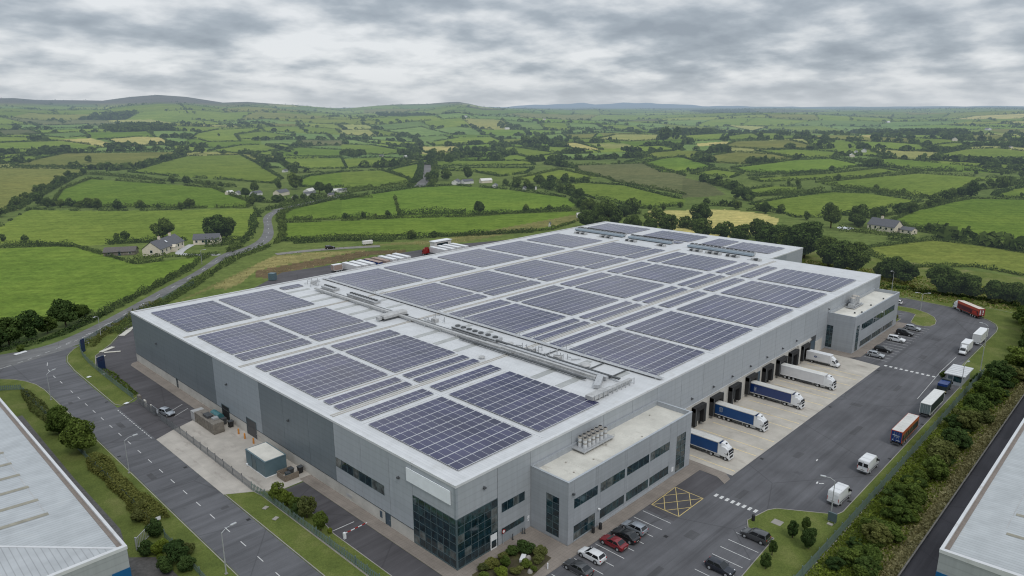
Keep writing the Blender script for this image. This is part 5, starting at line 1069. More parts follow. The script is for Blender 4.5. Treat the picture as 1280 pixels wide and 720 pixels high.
# far office row
car('silver car nearest the loading apron in the far office row', P_['silver'], 'hatch', 4.1, 1.72, loc=(132.0,-12.2,0), rot=Y_)
car('black car second from the loading apron in the far office row', P_['black'], 'hatch', 4.2, 1.72, loc=(137.7,-12.2,0), rot=Y_)
car('white estate car in the middle of the far office row', P_['white'], 'suv', 4.3, 1.75, loc=(148.9,-12.1,0), rot=Y_)
car('black estate car beside the last silver car of the far office row', P_['black'], 'suv', 4.3, 1.75, loc=(156.4,-12.0,0), rot=Y_)
car('silver car farthest from the apron in the far office row', P_['silver'], 'hatch', 4.2, 1.72, loc=(163.0,-12.2,0), rot=Y_)
car('white car on the loop road just past the far office corner', P_['white'], 'hatch', 4.2, 1.72, loc=(189.6,.4,0), rot=rad(95))
car('white car half hidden behind the far office end wall', P_['white'], 'hatch', 4.2, 1.72, loc=(173.0,-2.6,0), rot=Y_)
car('small pale blue car in the yard behind the paling fence on the left', P_['silverb'], 'hatch', 3.6, 1.7, loc=(-7.6,82.6,0), rot=rad(-75))
car('dark car on the gravel track beyond the yard bank', P_['black'], 'suv', 4.4, 1.8, loc=(113.9,214.2,.06), rot=rad(-20))

def van(label, loc, rot):
    o = thing('parked_van', label, 'van', loc, rot)
    L, W = 5.3, 1.95; w2 = W/2; pm = P_['white']
    rings = []
    for x, z0, z1, k in ((-2.65,.45,2.42,.95),(-2.55,.38,2.56,1),(-.5,.36,2.60,1),(.9,.36,2.58,1),(1.25,.36,2.42,.98),(1.95,.38,1.42,.97),(2.45,.42,1.12,.92),(2.65,.5,.85,.82)):
        ww = w2*k; rings.append([(x,-ww*.92,z0),(x,-ww,z0+.15),(x,-ww,z0+(z1-z0)*.55),(x,-ww*.93,z1-.12),(x,-ww*.80,z1),(x,ww*.80,z1),(x,ww*.93,z1-.12),(x,ww,z0+(z1-z0)*.55),(x,ww,z0+.15),(x,ww*.92,z0)])
    MB().loft(rings).build('body', pm, o, smooth=True)
    MB().quad((1.99,-.80,1.45),(1.99,.80,1.45),(1.33,.72,2.37),(1.33,-.72,2.37)).quad((1.9,-.80,1.38),(1.24,-.72,2.3),(1.24,.72,2.3),(1.9,.80,1.38)).build('windscreen', M['carglass'], o)
    for s in (-1, 1):
        MB().quad((.75,s*(w2+.008),1.40),(1.72,s*(w2-.005),1.40),(1.30,s*(w2-.03),2.05),(.75,s*(w2-.02),2.10)).build('side_window', M['carglass'], o)
        MB().box(-2.68,-2.64,s*.10,s*.82,1.42,2.1).build('rear_window', M['carglass'] if 'nearest' not in label else M['white'], o)
        MB().box(-2.67,-2.62,s*.84,s*.93,.85,1.5).build('tail_light', M['red'], o); MB().box(2.38,2.60,s*.58,s*.86,.82,1.0).build('headlight', M['lens'], o)
        MB().box(1.45,1.62,s*w2,s*(w2+.28),1.42,1.72).build('mirror', M['black'], o)
        for x in (-1.55, 1.65): wheel(o, x, s*(w2-.01), .34, .24)
        MB().box(-2.3,1.2,s*(w2+.002),s*(w2+.025),.72,.84).build('side_moulding', M['dgrey'], o)
    MB().box(-2.76,-2.64,-.9,.9,.40,.58).build('bumper', M['dgrey'], o); MB().box(2.5,2.74,-.8,.8,.42,.62).build('bumper', M['dgrey'], o); MB().box(-2.655,-2.645,-.012,.012,.6,2.4).build('door_seam', M['dgrey'], o)
    MB().box(-2.69,-2.65,-.3,.3,.75,.87).build('number_plate', M['kerb'], o)
    for x in (-1.5, .2): MB().box(x-.02,x+.02,-.85,.85,2.6,2.625).build('roof_rib', M['trim'], o)
    return o
van('white high roofed van nearest the grass island at the yard kerb', (55.4,-31.2,0), rad(-3))
van('white van with rear windows parked behind the blue backed trailer', (69.4,-31.0,0), rad(-2))

S = .78
def cab_unit(o, x0, col, deflector=True, hub='steel'):
    """forward control tractor cab with its rear face at x0, facing +x"""
    L = 2.25; w2 = 1.22
    prof = [(0,1.0,3.15),(.25,.95,3.3),(1.1,.9,3.25),(1.75,.75,2.85),(2.12,.55,2.05),(2.25,.45,1.25),(2.22,.40,.9)]
    rings = []
    for x, z0, z1 in prof:
        ww = w2*(1-.10*max(0, x-1.4)/.85); X = x0+x
        rings.append([(X,-ww,z0),(X,-ww,z0+(z1-z0)*.6),(X,-ww*.94,z1-.12),(X,-ww*.82,z1),(X,ww*.82,z1),(X,ww*.94,z1-.12),(X,ww,z0+(z1-z0)*.6),(X,ww,z0)])
    cb = MB().loft(rings).build('cab', col, o, smooth=True)
    MB().quad((x0+2.25,-1.0,1.60),(x0+2.25,1.0,1.60),(x0+1.95,.98,2.58),(x0+1.95,-.98,2.58)).quad((x0+2.1,-1.0,1.60),(x0+1.8,-.98,2.58),(x0+1.8,.98,2.58),(x0+2.1,1.0,1.6)).build('windscreen', M['carglass'], cb)
    MB().bar((x0+2.02,-1.0,2.66),(x0+2.02,1.0,2.66),.22,.05).build('sun_visor', M['dgrey'], cb)
    MB().box(x0+2.2,x0+2.29,-.72,.72,.72,1.28).build('grille', M['black'], cb); MB().box(x0+2.1,x0+2.34,-1.12,1.12,.36,.68).build('bumper', col, cb)
    for s in (-1, 1):
        MB().quad((x0+1.05,s*1.228,1.65),(x0+1.88,s*1.17,1.65),(x0+1.72,s*1.14,2.32),(x0+1.05,s*1.19,2.36)).build('side_window', M['carglass'], cb)
        MB().box(x0+2.28,x0+2.35,s*.72,s*1.05,.55,.72).build('headlight', M['lens'], cb)
        MB().box(x0+1.9,x0+2.02,s*1.2,s*1.45,1.6,2.3).build('mirror', M['black'], cb)
        MB().box(x0+.7,x0+1.4,s*1.0,s*1.2,.4,.95).build('step', M['dgrey'], cb)
    if deflector:
        MB().loft([[(x0,-.98,3.25),(x0,-.86,4.0),(x0,.86,4.0),(x0,.98,3.25)],[(x0+.7,-.95,3.22),(x0+.7,-.75,3.85),(x0+.7,.75,3.85),(x0+.7,.95,3.22)],[(x0+1.75,-.75,2.9),(x0+1.75,-.6,3.0),(x0+1.75,.6,3.0),(x0+1.75,.75,2.9)]]).build('wind_deflector', col, cb, smooth=True)
        MB().box(x0+.72,x0+1.02,-.25,.25,3.78,3.9).build('roof_hatch', M['black'], cb)
        for s in (-1, 1): MB().quad((x0-.75,s*1.2,1.0),(x0+.02,s*1.22,1.0),(x0+.02,s*1.12,3.8),(x0-.6,s*1.12,3.7)).build('side_fairing', col, cb)
def lorry(label, loc, rot, body, roof, cabc, tl=12.6, logo=None, rear=None, side_red=False, tractor=True, group=None, refr=False, skirt=True):
    o = thing('articulated_lorry' if tractor else 'lorry_trailer', label, 'lorry' if tractor else 'trailer', loc, rot, group); o.scale = (S, S, S)
    x1 = tl/2 if not tractor else tl/2+.1; x0 = x1-tl; w2 = 1.27; zb, zt = 1.18, 4.0
    MB().box(x0+.05,x1-.05,-w2+.03,w2-.03,zb,zt-.06).build('trailer_body', body, o)
    MB().box(x0+.02,x1-.02,-w2+.06,w2-.06,zt-.06,zt).build('trailer_roof', roof, o)
    fr = MB()
    for s in (-1, 1):
        fr.box(x0,x1,s*(w2-.06),s*w2,zt-.14,zt+.03); fr.box(x0,x1,s*(w2-.05),s*w2,zb-.12,zb+.06)
        for x in (x0, x1-.1): fr.box(x,x+.1,s*(w2-.1),s*(w2+.003),zb,zt-.1)
    fr.box(x0,x0+.1,-w2,w2,zt-.14,zt+.02); fr.box(x1-.1,x1,-w2,w2,zt-.14,zt+.02)
    if side_red:
        for s in (-1, 1): fr.box(x0+.1,x1-.1,s*(w2-.055),s*(w2-.02),zt-1.0,zt-.14)
    fr.build('body_frame', M['red_paint'] if side_red else roof if not refr else M['white'], o)
    rb = MB()
    for x in np.arange(x0+1.5, x1-.5, 1.55): rb.box(x-.03,x+.03,-w2+.02,w2-.02,zt,zt+.025)
    rb.box(x0+.3,x1-.3,-.03,.03,zt+.002,zt+.022)
    rb.build('roof_bows', roof, o)
    MB().box(x0+.3,x1-.6,-.45,.45,.85,zb).build('chassis', M['black'], o)
    n3 = [x0+1.7, x0+3.0, x0+4.3]
    for x in n3:
        for s in (-1, 1): wheel(o, x, s*1.22, .5, .5)
    for s in (-1, 1):
        MB().box(x0+5.3,x1-3.6,s*1.15,s*1.2,.55,1.0).build('side_guard', M['dgrey'], o)
        MB().box(x1-3.2,x1-3.05,s*.8,s*.95,.05 if not tractor else .3,1.1).build('landing_leg', M['steel'], o)
        MB().box(x0-.02,x0+.06,s*.8,s*1.15,.62,.78).build('tail_light', M['red'], o)
    MB().box(x0-.02,x0+.1,-1.2,1.2,.55,.85).build('bumper', M['dgrey'], o)
    dr_ = MB().box(x0-.02,x0+.05,-w2+.12,w2-.12,zb+.05,zt-.18).build('rear_doors', rear or body, o)
    MB().box(x0-.05,x0-.02,-.015,.015,zb+.05,zt-.2).box(x0-.06,x0-.02,-.5,-.46,zb+.05,zt-.2).box(x0-.06,x0-.02,.46,.5,zb+.05,zt-.2).build('locking_bars', M['steel'], dr_)
    if logo: logo(o, x0, x1, w2, zb, zt, dr_)
    if tractor:
        cx = x1+.55
        cab_unit(o, cx, cabc)
        MB().box(cx-3.6,cx+1.9,-.45,.45,.62,.95).build('chassis', M['black'], o)
        for s in (-1, 1):
            for x in (cx-2.3, cx+1.35): wheel(o, x, s*1.2, .5, .5 if x < cx else .34)
            MB().box(cx-1.5,cx-.1,s*.7,s*1.15,.45,1.0).build('fuel_tank', M['steel'], o)
            MB().bar((cx-2.9,s*.95,1.08),(cx-1.7,s*.95,1.08),.5,.05).build('mudguard', M['black'], o)
    return o
M['red_paint'] = paint('red_frame_paint', (.50,.07,.03)); M['tr_roof'] = simple('grey_white_tarpaulin', (.58,.57,.54), .6, 0, .08, .8, dirt=((.30,.28,.25), .7, .58, .5)); M['tr_white'] = simple('white_box_body', (.66,.66,.67), .4, 0, .04, .8)
M['curtain'] = cladding('blue_curtain', (.010,.062,.20), 'x', .55, .22, .45, .12); M['curtain_r'] = simple('maroon_curtain', (.11,.022,.03), .5, 0, .3, .5, space='obj'); M['dk_curtain'] = simple('dark_green_curtain', (.018,.028,.03), .5, 0, .4, .6, space='obj')
M['navy'] = simple('navy_door', (.008,.035,.16), .4, 0, .15); M['pale'] = simple('pale_lettering', (.45,.50,.55), .6); M['greydoor'] = simple('grey_green_door', (.14,.18,.185), .5, 0, .15)
M['pink'] = simple('faded_pink_box', (.36,.27,.23), .6, 0, .15)
def logo_box(o, x0, x1, w2, zb, zt, d):
    s = 1; y = -w2+.02
    for yy in (-w2-.006, w2+.006):
        mb = MB(); xx = x0+1.6; 
        for a, b, c, e in ((0,.95,.55,.65),(0,.95,1.15,1.25),(0,.1,.55,1.25),(.85,.95,.55,1.25),(.2,.75,.85,.95),(0,.95,.25,.36),(0,.8,.02,.1)): mb.box(xx+a,xx+b,yy-.003,yy+.003,zb+.9+c,zb+.9+e)
        mb.build('logo', M['pale'], o)
def logo_tall(o, x0, x1, w2, zb, zt, d):
    for yy in (-w2-.006, w2+.006):
        mb = MB(); xx = x0+1.5
        for a, b, c, e in ((0,.6,0,.08),(0,.6,1.1,1.18),(0,.08,0,1.18),(.52,.6,0,1.18),(.15,.45,.3,.5),(.15,.45,.65,.9)): mb.box(xx+a,xx+b,yy-.003,yy+.003,zb+.7+c,zb+.7+e)
        mb.build('logo', M['pale'], o)
def logo_rear(o, x0, x1, w2, zb, zt, d):
    mb = MB(); xx = x0-.065
    for a, b, c, e in ((-.85,-.55,1.55,1.85),(-.5,-.25,1.55,1.80),(-.2,.05,1.52,1.75),(.1,.35,1.50,1.70),(.4,.8,1.48,1.6),(-.5,.5,1.2,1.28),(-.9,-.6,.3,.55),(.1,.8,.3,.5)): mb.box(xx-.004,xx,-b,-a,zb+c,zb+e)
    mb.build('lettering', M['pale'], d)
    sd = MB()
    for k in range(4):
        x = x0+1.6+k*1.9
        for yy in (-w2-.006, w2+.006): sd.box(x,x+.9,yy-.003,yy+.003,zb+.7,zb+1.9-.2*(k % 2))
    sd.build('side_panel', simple('ochre_print', (.16,.12,.06), .5, 0, .4, 1.2), o)
def logo_red(o, x0, x1, w2, zb, zt, d):
    mb = MB(); xx = x0-.065
    for k in range(7): mb.box(xx-.004,xx,.35,.80,zb+.45+k*.27,zb+.45+k*.27+.20)
    for a, b, c, e in ((-.75,-.2,1.95,2.2),(-.75,-.3,1.4,1.65),(-.7,-.5,1.65,1.95),(-.75,-.25,.75,.95),(-.5,-.3,.45,.75)): mb.box(xx-.004,xx,a,b,zb+c,zb+e)
    mb.build('lettering', M['white'], d)
    for yy in (-w2-.006, w2+.006):
        MB().loft([[(x0+.6,yy-.003,zb+.3),(x0+.6,yy+.003,zb+.3),(x0+1.2,yy+.003,zb+1.6),(x0+1.2,yy-.003,zb+1.6)],[(x0+3.6,yy-.003,zb+.3),(x0+3.6,yy+.003,zb+.3),(x0+3.4,yy+.003,zb+1.5),(x0+3.4,yy-.003,zb+1.5)]]).build('logo', simple('bright_red_print', (.45,.04,.025), .5, 0, .2, 1), o)
# docked lorries: rear to the wall, nose away from the building
DKY = -6.8
lorry('blue curtain lorry backed on the dock nearest the office block', (55.6,-5.0,0), Y_, M['curtain'], M['tr_roof'], P_['white'], 12.2)
lorry('blue lorry with a pale square logo at the second occupied dock', (71.2,-4.73,0), Y_, M['curtain'], M['tr_roof'], P_['white'], 11.2, logo_box)
lorry('darker blue lorry with an upright pale logo at the third occupied dock', (86.9,-5.1,0), Y_, paint('deep_blue_curtain', (.006,.030,.14)), M['tr_roof'], P_['white'], 12.2, logo_tall)
lorry('plain white box lorry docked between the blue lorries and the white box van', (102.2,-5.65,0), Y_, M['tr_white'], simple('pale_box_roof', (.66,.65,.62), .5, 0, .06, .6), P_['white'], 13.2, None, None, False, True, None, True)
# rigid box truck
def box_truck(label, loc, rot, bl=7.2, logo=True, scale=.82, dark_load=False):
    o = thing('box_truck', label, 'truck', loc, rot); o.scale = (scale,)*3
    x0 = -bl/2-.9; x1 = x0+bl; w2 = 1.18
    MB().box(x0,x1,-w2,w2,1.02,3.55).build('box_body', M['tr_white'], o, bevel=.05)
    MB().box(x0+.1,x1-.1,-w2+.1,w2-.1,3.55,3.58).build('box_roof', M['white'], o)
    rb = MB()
    for x in np.arange(x0+.8, x1-.3, 1.3): rb.box(x-.03,x+.03,-w2+.08,w2-.08,3.58,3.61)
    rb.build('roof_ribs', M['trim'], o); MB().box(x0,x1,-w2-.01,w2+.01,.92,1.03).build('floor_rail', M['steel'], o)
    MB().box(x0+.3,x1+1.6,-.4,.4,.6,.92).build('chassis', M['black'], o)
    rings = []
    for x, z0, z1, k in ((x1+.05,.55,2.35,1),(x1+.9,.5,2.4,1),(x1+1.25,.5,2.25,.98),(x1+1.85,.5,1.45,.96),(x1+2.35,.52,1.2,.9),(x1+2.5,.55,.95,.84)):
        ww = 1.0*k; rings.append([(x,-ww,z0),(x,-ww,z0+(z1-z0)*.6),(x,-ww*.92,z1-.1),(x,-ww*.78,z1),(x,ww*.78,z1),(x,ww*.92,z1-.1),(x,ww,z0+(z1-z0)*.6),(x,ww,z0)])
    cb = MB().loft(rings).build('cab', P_['white'], o, smooth=True)
    MB().quad((x1+1.89,-.82,1.47),(x1+1.89,.82,1.47),(x1+1.32,.76,2.24),(x1+1.32,-.76,2.24)).build('windscreen', M['carglass'], cb)
    for s in (-1, 1):
        MB().quad((x1+.55,s*1.008,1.40),(x1+1.6,s*.995,1.42),(x1+1.2,s*.96,2.08),(x1+.55,s*.965,2.12)).build('side_window', M['carglass'], cb)
        MB().box(x1+2.3,x1+2.46,s*.55,s*.8,.82,1.02).build('headlight', M['lens'], cb); MB().box(x1+1.5,x1+1.62,s*1.0,s*1.3,1.4,1.8).build('mirror', M['black'], cb)
        wheel(o, x0+1.9, s*1.05, .4, .5); wheel(o, x1+1.6, s*.99, .38, .26)
        MB().box(x0+3,x1-.4,s*1.0,s*1.04,.5,.8).build('side_guard', M['dgrey'], o)
    MB().box(x1+2.3,x1+2.56,-.85,.85,.48,.72).build('bumper', M['dgrey'], cb)
    MB().loft([[(x1+.1,-.85,2.35),(x1+.1,-.78,3.1),(x1+.1,.78,3.1),(x1+.1,.85,2.35)],[(x1+1.2,-.7,2.3),(x1+1.2,-.6,2.4),(x1+1.2,.6,2.4),(x1+1.2,.7,2.3)]]).build('wind_deflector', P_['white'], cb, smooth=True)
    MB().box(x0-.04,x0+.01,-w2+.1,w2-.1,1.05,3.4).build('rear_shutter', M['trim'], o)
    if logo:
        for yy in (-w2-.012, w2+.012):
            mb = MB(); n = 18; i0 = x0+bl*.40
            for q_, (cx_, r1, r2) in enumerate(((i0,.46,.32),)):
                pts = [(cx_+r1*math.cos(2*PI*k/n), yy-.004*(1 if yy < 0 else -1), 2.3+r2*math.sin(2*PI*k/n)) for k in range(n)]
                mb.quad(*pts)
            mb.build('logo', M['navy'], o)
            mb = MB().box(i0-.2,i0+.05,yy-.007,yy+.007,2.18,2.42).box(i0+.12,i0+.22,yy-.007,yy+.007,2.2,2.48).box(i0+.55,i0+.8,yy-.004,yy+.004,2.2,2.36).box(i0+.85,i0+1.1,yy-.004,yy+.004,2.2,2.33).box(i0+1.15,i0+1.5,yy-.004,yy+.004,2.2,2.3)
            mb.build('lettering', M['pale'], o)
    return o
box_truck('white box truck with a dark oval logo at the dock beside the far office', (117.2,-4.3,0), Y_, 7.4, True, .80)
# along the yard kerb
lorry('red framed trailer with a navy rear door and pale lettering at the yard kerb', (87.2,-31.7,0), 0, M['dk_curtain'], M['tr_roof'], None, 13.2, logo_rear, M['navy'], True, False)
lorry('dark sided trailer with a grey rear door in front of the red framed trailer', (104.8,-31.9,0), 0, M['dk_curtain'], simple('white_trailer_roof', (.68,.68,.66), .5, 0, .05, .8), None, 13.0, None, M['greydoor'], False, False)
lorry('red curtain lorry with a white cab turning on the far loop road', (192.0,-20.2,0), rad(46), M['curtain_r'], simple('cream_tarpaulin', (.62,.57,.50), .6, 0, .08, .8), P_['white'], 12.6, logo_red, simple('red_rear', (.23,.025,.03), .5, 0, .15), True)
box_truck('white flat fronted truck facing the yard at the lay-by', (151.6,-27.8,0), PI, 6.0, False, .80)
lorry('plain white box trailer standing behind the white truck at the lay-by', (163.6,-28.5,0), PI, M['tr_white'], M['white'], None, 10.5, None, None, False, False, None, True)
# dark tractor without a trailer, waiting by the shelter
tt = thing('tractor_unit', 'dark blue lorry tractor with yellow trim beside the gatehouse', 'tractor unit', (119.0,-30.9,0), 0); tt.scale = (S,)*3
cab_unit(tt, .6, M['dk_curtain'], False)
MB().box(-3.6,2.4,-.45,.45,.62,.95).build('chassis', M['black'], tt); MB().box(-3.2,.5,-1.2,1.2,2.2,2.9).build('load_cover', M['navy'], tt); MB().box(-3.4,.5,-1.22,1.22,.95,2.15).build('side_body', M['dk_curtain'], tt); MB().box(-3.62,-3.42,-1.2,1.2,.7,1.0).build('bumper', simple('pale_yellow', (.5,.45,.25), .5), tt)
for s in (-1, 1):
    for x in (-2.3, 1.9): wheel(tt, x, s*1.2, .5, .4)
# trailers in the yard behind the warehouse
ytr = []
tz = [94.5, 97.7, 100.9, 111.6, 115.0, 118.8, 138.6, 142.4, 146.2, 150.0]
base = None
for i, x in enumerate(tz):
    lab, grp = 'white box trailer parked in the row behind the warehouse', 'white trailers in the rear yard'
    if base is None: base = lorry(lab, (x, 167.8, 0), PI/2, M['tr_white'], M['white'], None, 13.0, None, None, False, False, grp, True)
    else: copy_tree(base, (x, 167.8+rnd.uniform(-.6,.6), 0), PI/2)
lorry('faded pink container trailer beside the dark fronted trailer in the rear yard', (108.0,167.6,0), PI/2, M['pink'], M['pink'], None, 13.0, None, None, False, False)
lorry('pale pink trailer with a dark front in the rear yard row', (104.4,167.4,0), PI/2, M['navy'], M['pink'], None, 13.0, None, M['navy'], False, False)
lorry('beige container trailer with a navy side at the near end of the rear yard', (90.3,171.6,0), 0, M['pink'], M['white'], None, 5.0, None, M['pink'], False, False)
o = thing('skip_container', 'blue grey steel container at the left end of the rear yard', 'container', (66.5,177.5,0), .5); MB().box(-1.0,1.0,-1.2,1.2,.1,2.7).build('body', M['teal'], o, bevel=.04)
for k in range(3): MB().box(-1.06,-1.0,-.9+k*.8,-.75+k*.8,.2,2.6).build('rib', M['teal'], o)
tu = thing('tractor_unit', 'red lorry tractor standing among the trailers in the rear yard', 'tractor unit', (134.8,170.6,0), PI/2); tu.scale = (.9,)*3
cab_unit(tu, .6, paint('tractor_red', (.28,.012,.012)), True); MB().box(-3.6,2.4,-.45,.45,.62,.95).build('chassis', M['black'], tu)
for s in (-1, 1):
    for x in (-2.3, 1.9): wheel(tu, x, s*1.2, .5, .4)
o = thing('site_cabin', 'white flat roofed cabin behind the trailers of the rear yard', 'cabin', (151,181,0), .0); MB().box(-5,5,-1.6,1.6,.2,3).build('wall', M['wallw'], o); MB().box(-5.3,5.3,-1.9,1.9,3,3.25).build('roof', M['white'], o); MB().box(-3.5,3,-1.63,-1.58,1.2,2.3).build('window', M['glass'], o)
o = thing('parked_van', 'pale blue van on the gravel track beyond the rear yard', 'van', (131.5,210.2,.06), -.2); o.scale = (.72,.72,.72); MB().box(-3.6,3.2,-1.1,1.1,.5,2.7).build('body', M['wallw'], o, bevel=.2); MB().box(2.4,3.24,-.95,.95,1.5,2.4).build('windscreen', M['carglass'], o)
for s in (-1,1):
    for x in (-2.2,2): wheel(o, x, s*1.08, .42, .3)
# ------------------------------------------------------------------ plants
def make_tree_mesh(seed, n, leaf, w=1.0, h=1.0, z0=.18, lobes=16, lr=(.26,.42)):
    """unit tree: about 1 wide, 1 tall; returns arrays for the crown"""
    r = np.random.default_rng(seed)
    P, d, t_ = crown_points(r, n, w, h*(1-z0), z0, lobes, lr)
    V, Fq = leafquads(P, leaf, r, d); return V, Fq, t_
def trunk_mb(seed, z0=.2, r=.028, h=.62):
    q = random.Random(seed); mb = MB(); mb.tube((0,0,0),(0,0,z0+.1),r,r*.75,7); mb.tube((0,0,z0+.1),(.02,.01,h),r*.75,r*.3,6)
    for k in range(5):
        a = q.uniform(0,6.28); z = q.uniform(z0,z0+.2); mb.tube((0,0,z),(math.cos(a)*.28,math.sin(a)*.28,z+q.uniform(.15,.3)),r*.45,r*.15,5)
    return mb
PROTO = {}
def proto(kind, seed, mat):
    """mesh data for one kind of plant, made once and shared by its copies"""
    k = (kind, seed, mat)
    if k in PROTO: return PROTO[k]
    spec = dict(tree=(5600,.050,1,1,.05,22,(.22,.38)), shrub=(4200,.06,1,1,.02,14,(.26,.44)), loose=(4600,.055,1,1,.0,30,(.12,.27)), mid=(900,.10,1,1,.02,13,(.26,.44)), far=(170,.20,1,1,.0,7,(.34,.5)), low=(1500,.075,1,1,-.25,12,(.26,.42)))[kind]
    V, Fq, t_ = make_tree_mesh(seed, spec[0], spec[1], spec[2], spec[3], spec[4], spec[5], spec[6])
    o = npmesh('crown', V, Fq, M[mat], t_); me = o.data; bpy.data.objects.remove(o)
    PROTO[k] = me; return me
TRUNK = {}
def trunk_data(seed):
    if seed not in TRUNK:
        o = trunk_mb(seed).build('trunk', M['bark']); TRUNK[seed] = o.data; bpy.data.objects.remove(o)
    return TRUNK[seed]
def plant_obj(name, label, cat, x, y, w_, h_, kind='tree', seed=1, mat='leaf', group=None, trunk=True, z=None, crown='crown'):
    z = float(hf(x, y)) if z is None else z
    me = proto(kind, seed, mat)
    rz = rnd.uniform(0, 6.28)
    if not trunk:
        o = bpy.data.objects.new(name, me); COL.objects.link(o); o.location = (x, y, z); o.rotation_euler = (0, 0, rz); o.scale = (w_, w_*rnd.uniform(.9,1.12), h_)
        return tag(o, label, cat, group)
    o = thing(name, label, cat, (x, y, z), rz, group)
    c = bpy.data.objects.new(crown, me); COL.objects.link(c); c.parent = o; c.scale = (w_, w_*rnd.uniform(.9,1.12), h_)
    s = bpy.data.objects.new('trunk', trunk_data(seed)); COL.objects.link(s); s.parent = o; s.scale = (h_, h_, h_)
    return o
# country trees
for i, (x, y, h_) in enumerate(LAND['trees']):
    h_ = max(2.5, min(h_, 26)); d = math.dist((x, y), (CX, CY)); big = d < 560
    mat = 'leaf_far'
    w_ = h_*rnd.uniform(.85, 1.25) if h_ < 12 else h_*rnd.uniform(.8, 1.1)
    if i in (0,): w_ = h_*1.25
    if i == 1: w_ = h_*1.3
    lab, g = ('dark round hedgerow tree standing among the fields beyond the warehouse', 'trees scattered among the fields')
    if i == 0: lab, g = 'large round tree directly behind the cream farmhouse', None
    elif i == 1: lab, g = 'broad tree behind the small grey roofed outbuilding, taller of the pair', None
    elif i == 2: lab, g = 'broad tree to the right of the outbuilding beside the country road', None
    plant_obj('tree', lab, 'tree', x, y, w_, h_*1.04, 'shrub' if i < 3 else 'tree' if big and h_ > 6 else 'mid' if d < 1100 else 'far', 1+i % 4, mat, g, trunk=big)
for i, (x, y, h_) in enumerate(LAND['belt']):
    if i % 4 == 3 and i < 30: continue
    h_ = max(5.5, min(h_, 16)*rnd.uniform(.74, 1.16))
    plant_obj('tree', 'full dark green tree in the belt along the far edge of the estate', 'tree', x, y, h_*rnd.uniform(.95,1.25), h_, 'tree', 1+i % 4, 'leaf_far', 'trees of the belt beyond the warehouse')
# understorey along that belt
for i in range(26):
    f = i/25; x = 243*(1-f)+330*f if False else None
def hedge_mesh(name, pts, h_, w_, label, group=None, gap=0.0, seed=0, mat='leaf_far', sizek=1.25, cat='hedge', minq=.45, dens=1.5, z=None, lump=.35, skip=()):
    r = np.random.default_rng(seed); P = []; D = []; T = []
    for ei, (a, b) in enumerate(zip(pts[:-1], pts[1:])):
        L_ = math.dist(a, b)
        if L_ < .01 or ei in skip: continue
        m = np.array([(a[0]+b[0])/2, (a[1]+b[1])/2]); d = math.hypot(m[0]-CX, m[1]-CY)
        q = max(minq, d/892*sizek)
        n = max(4, int(L_*(2*h_+w_)/(q*q)*dens*.55)); n = min(n, 6000)
        f = r.uniform(0, 1, n); an = r.uniform(-.15, PI+.15, n)
        s = np.interp(f*L_, np.arange(0, L_+8, 4), r.uniform(1-lump, 1+lump, len(np.arange(0, L_+8, 4))))
        g_ = np.interp(f*L_, np.arange(0, L_+24, 12), r.uniform(0, 1, len(np.arange(0, L_+24, 12)))) if gap else np.ones(n)
        k = g_ > gap
        nx, ny = -(b[1]-a[1])/L_, (b[0]-a[0])/L_
        off = np.cos(an)*w_*.5*s*r.uniform(.75,1.1,n); zz = np.maximum(.1, np.sin(an))*h_*s*r.uniform(.7,1.08,n)
        zz = np.where(r.uniform(0,1,n) < .3, r.uniform(.05,.6,n)*h_, zz)
        x = a[0]+(b[0]-a[0])*f+nx*off; y = a[1]+(b[1]-a[1])*f+ny*off
        zg = hf(x, y) if z is None else np.full(n, z)
        P.append(np.stack([x, y, zg+zz, np.full(n, q)], 1)[k]); D.append(np.stack([nx*np.cos(an), ny*np.cos(an), np.sin(an)], 1)[k])
        tt_ = np.interp(f*L_, np.arange(0, L_+6, 3), r.uniform(.1,.75,len(np.arange(0, L_+6, 3))))
        T.append((tt_*.6+r.uniform(0,.45,n))[k])
    if not P: return None
    P = np.concatenate(P); D = np.concatenate(D); T = np.concatenate(T)
    if len(P) < 3: return None
    o0 = np.array([pts[0][0], pts[0][1], float(hf(*pts[0]))])
    V, Fq = leafquads(P[:,:3]-o0, P[:,3]*1.15, r, D)
    o = npmesh(name, V, Fq, M[mat], np.clip(T, 0, 1), loc=tuple(o0))
    return tag(o, label, cat, group)
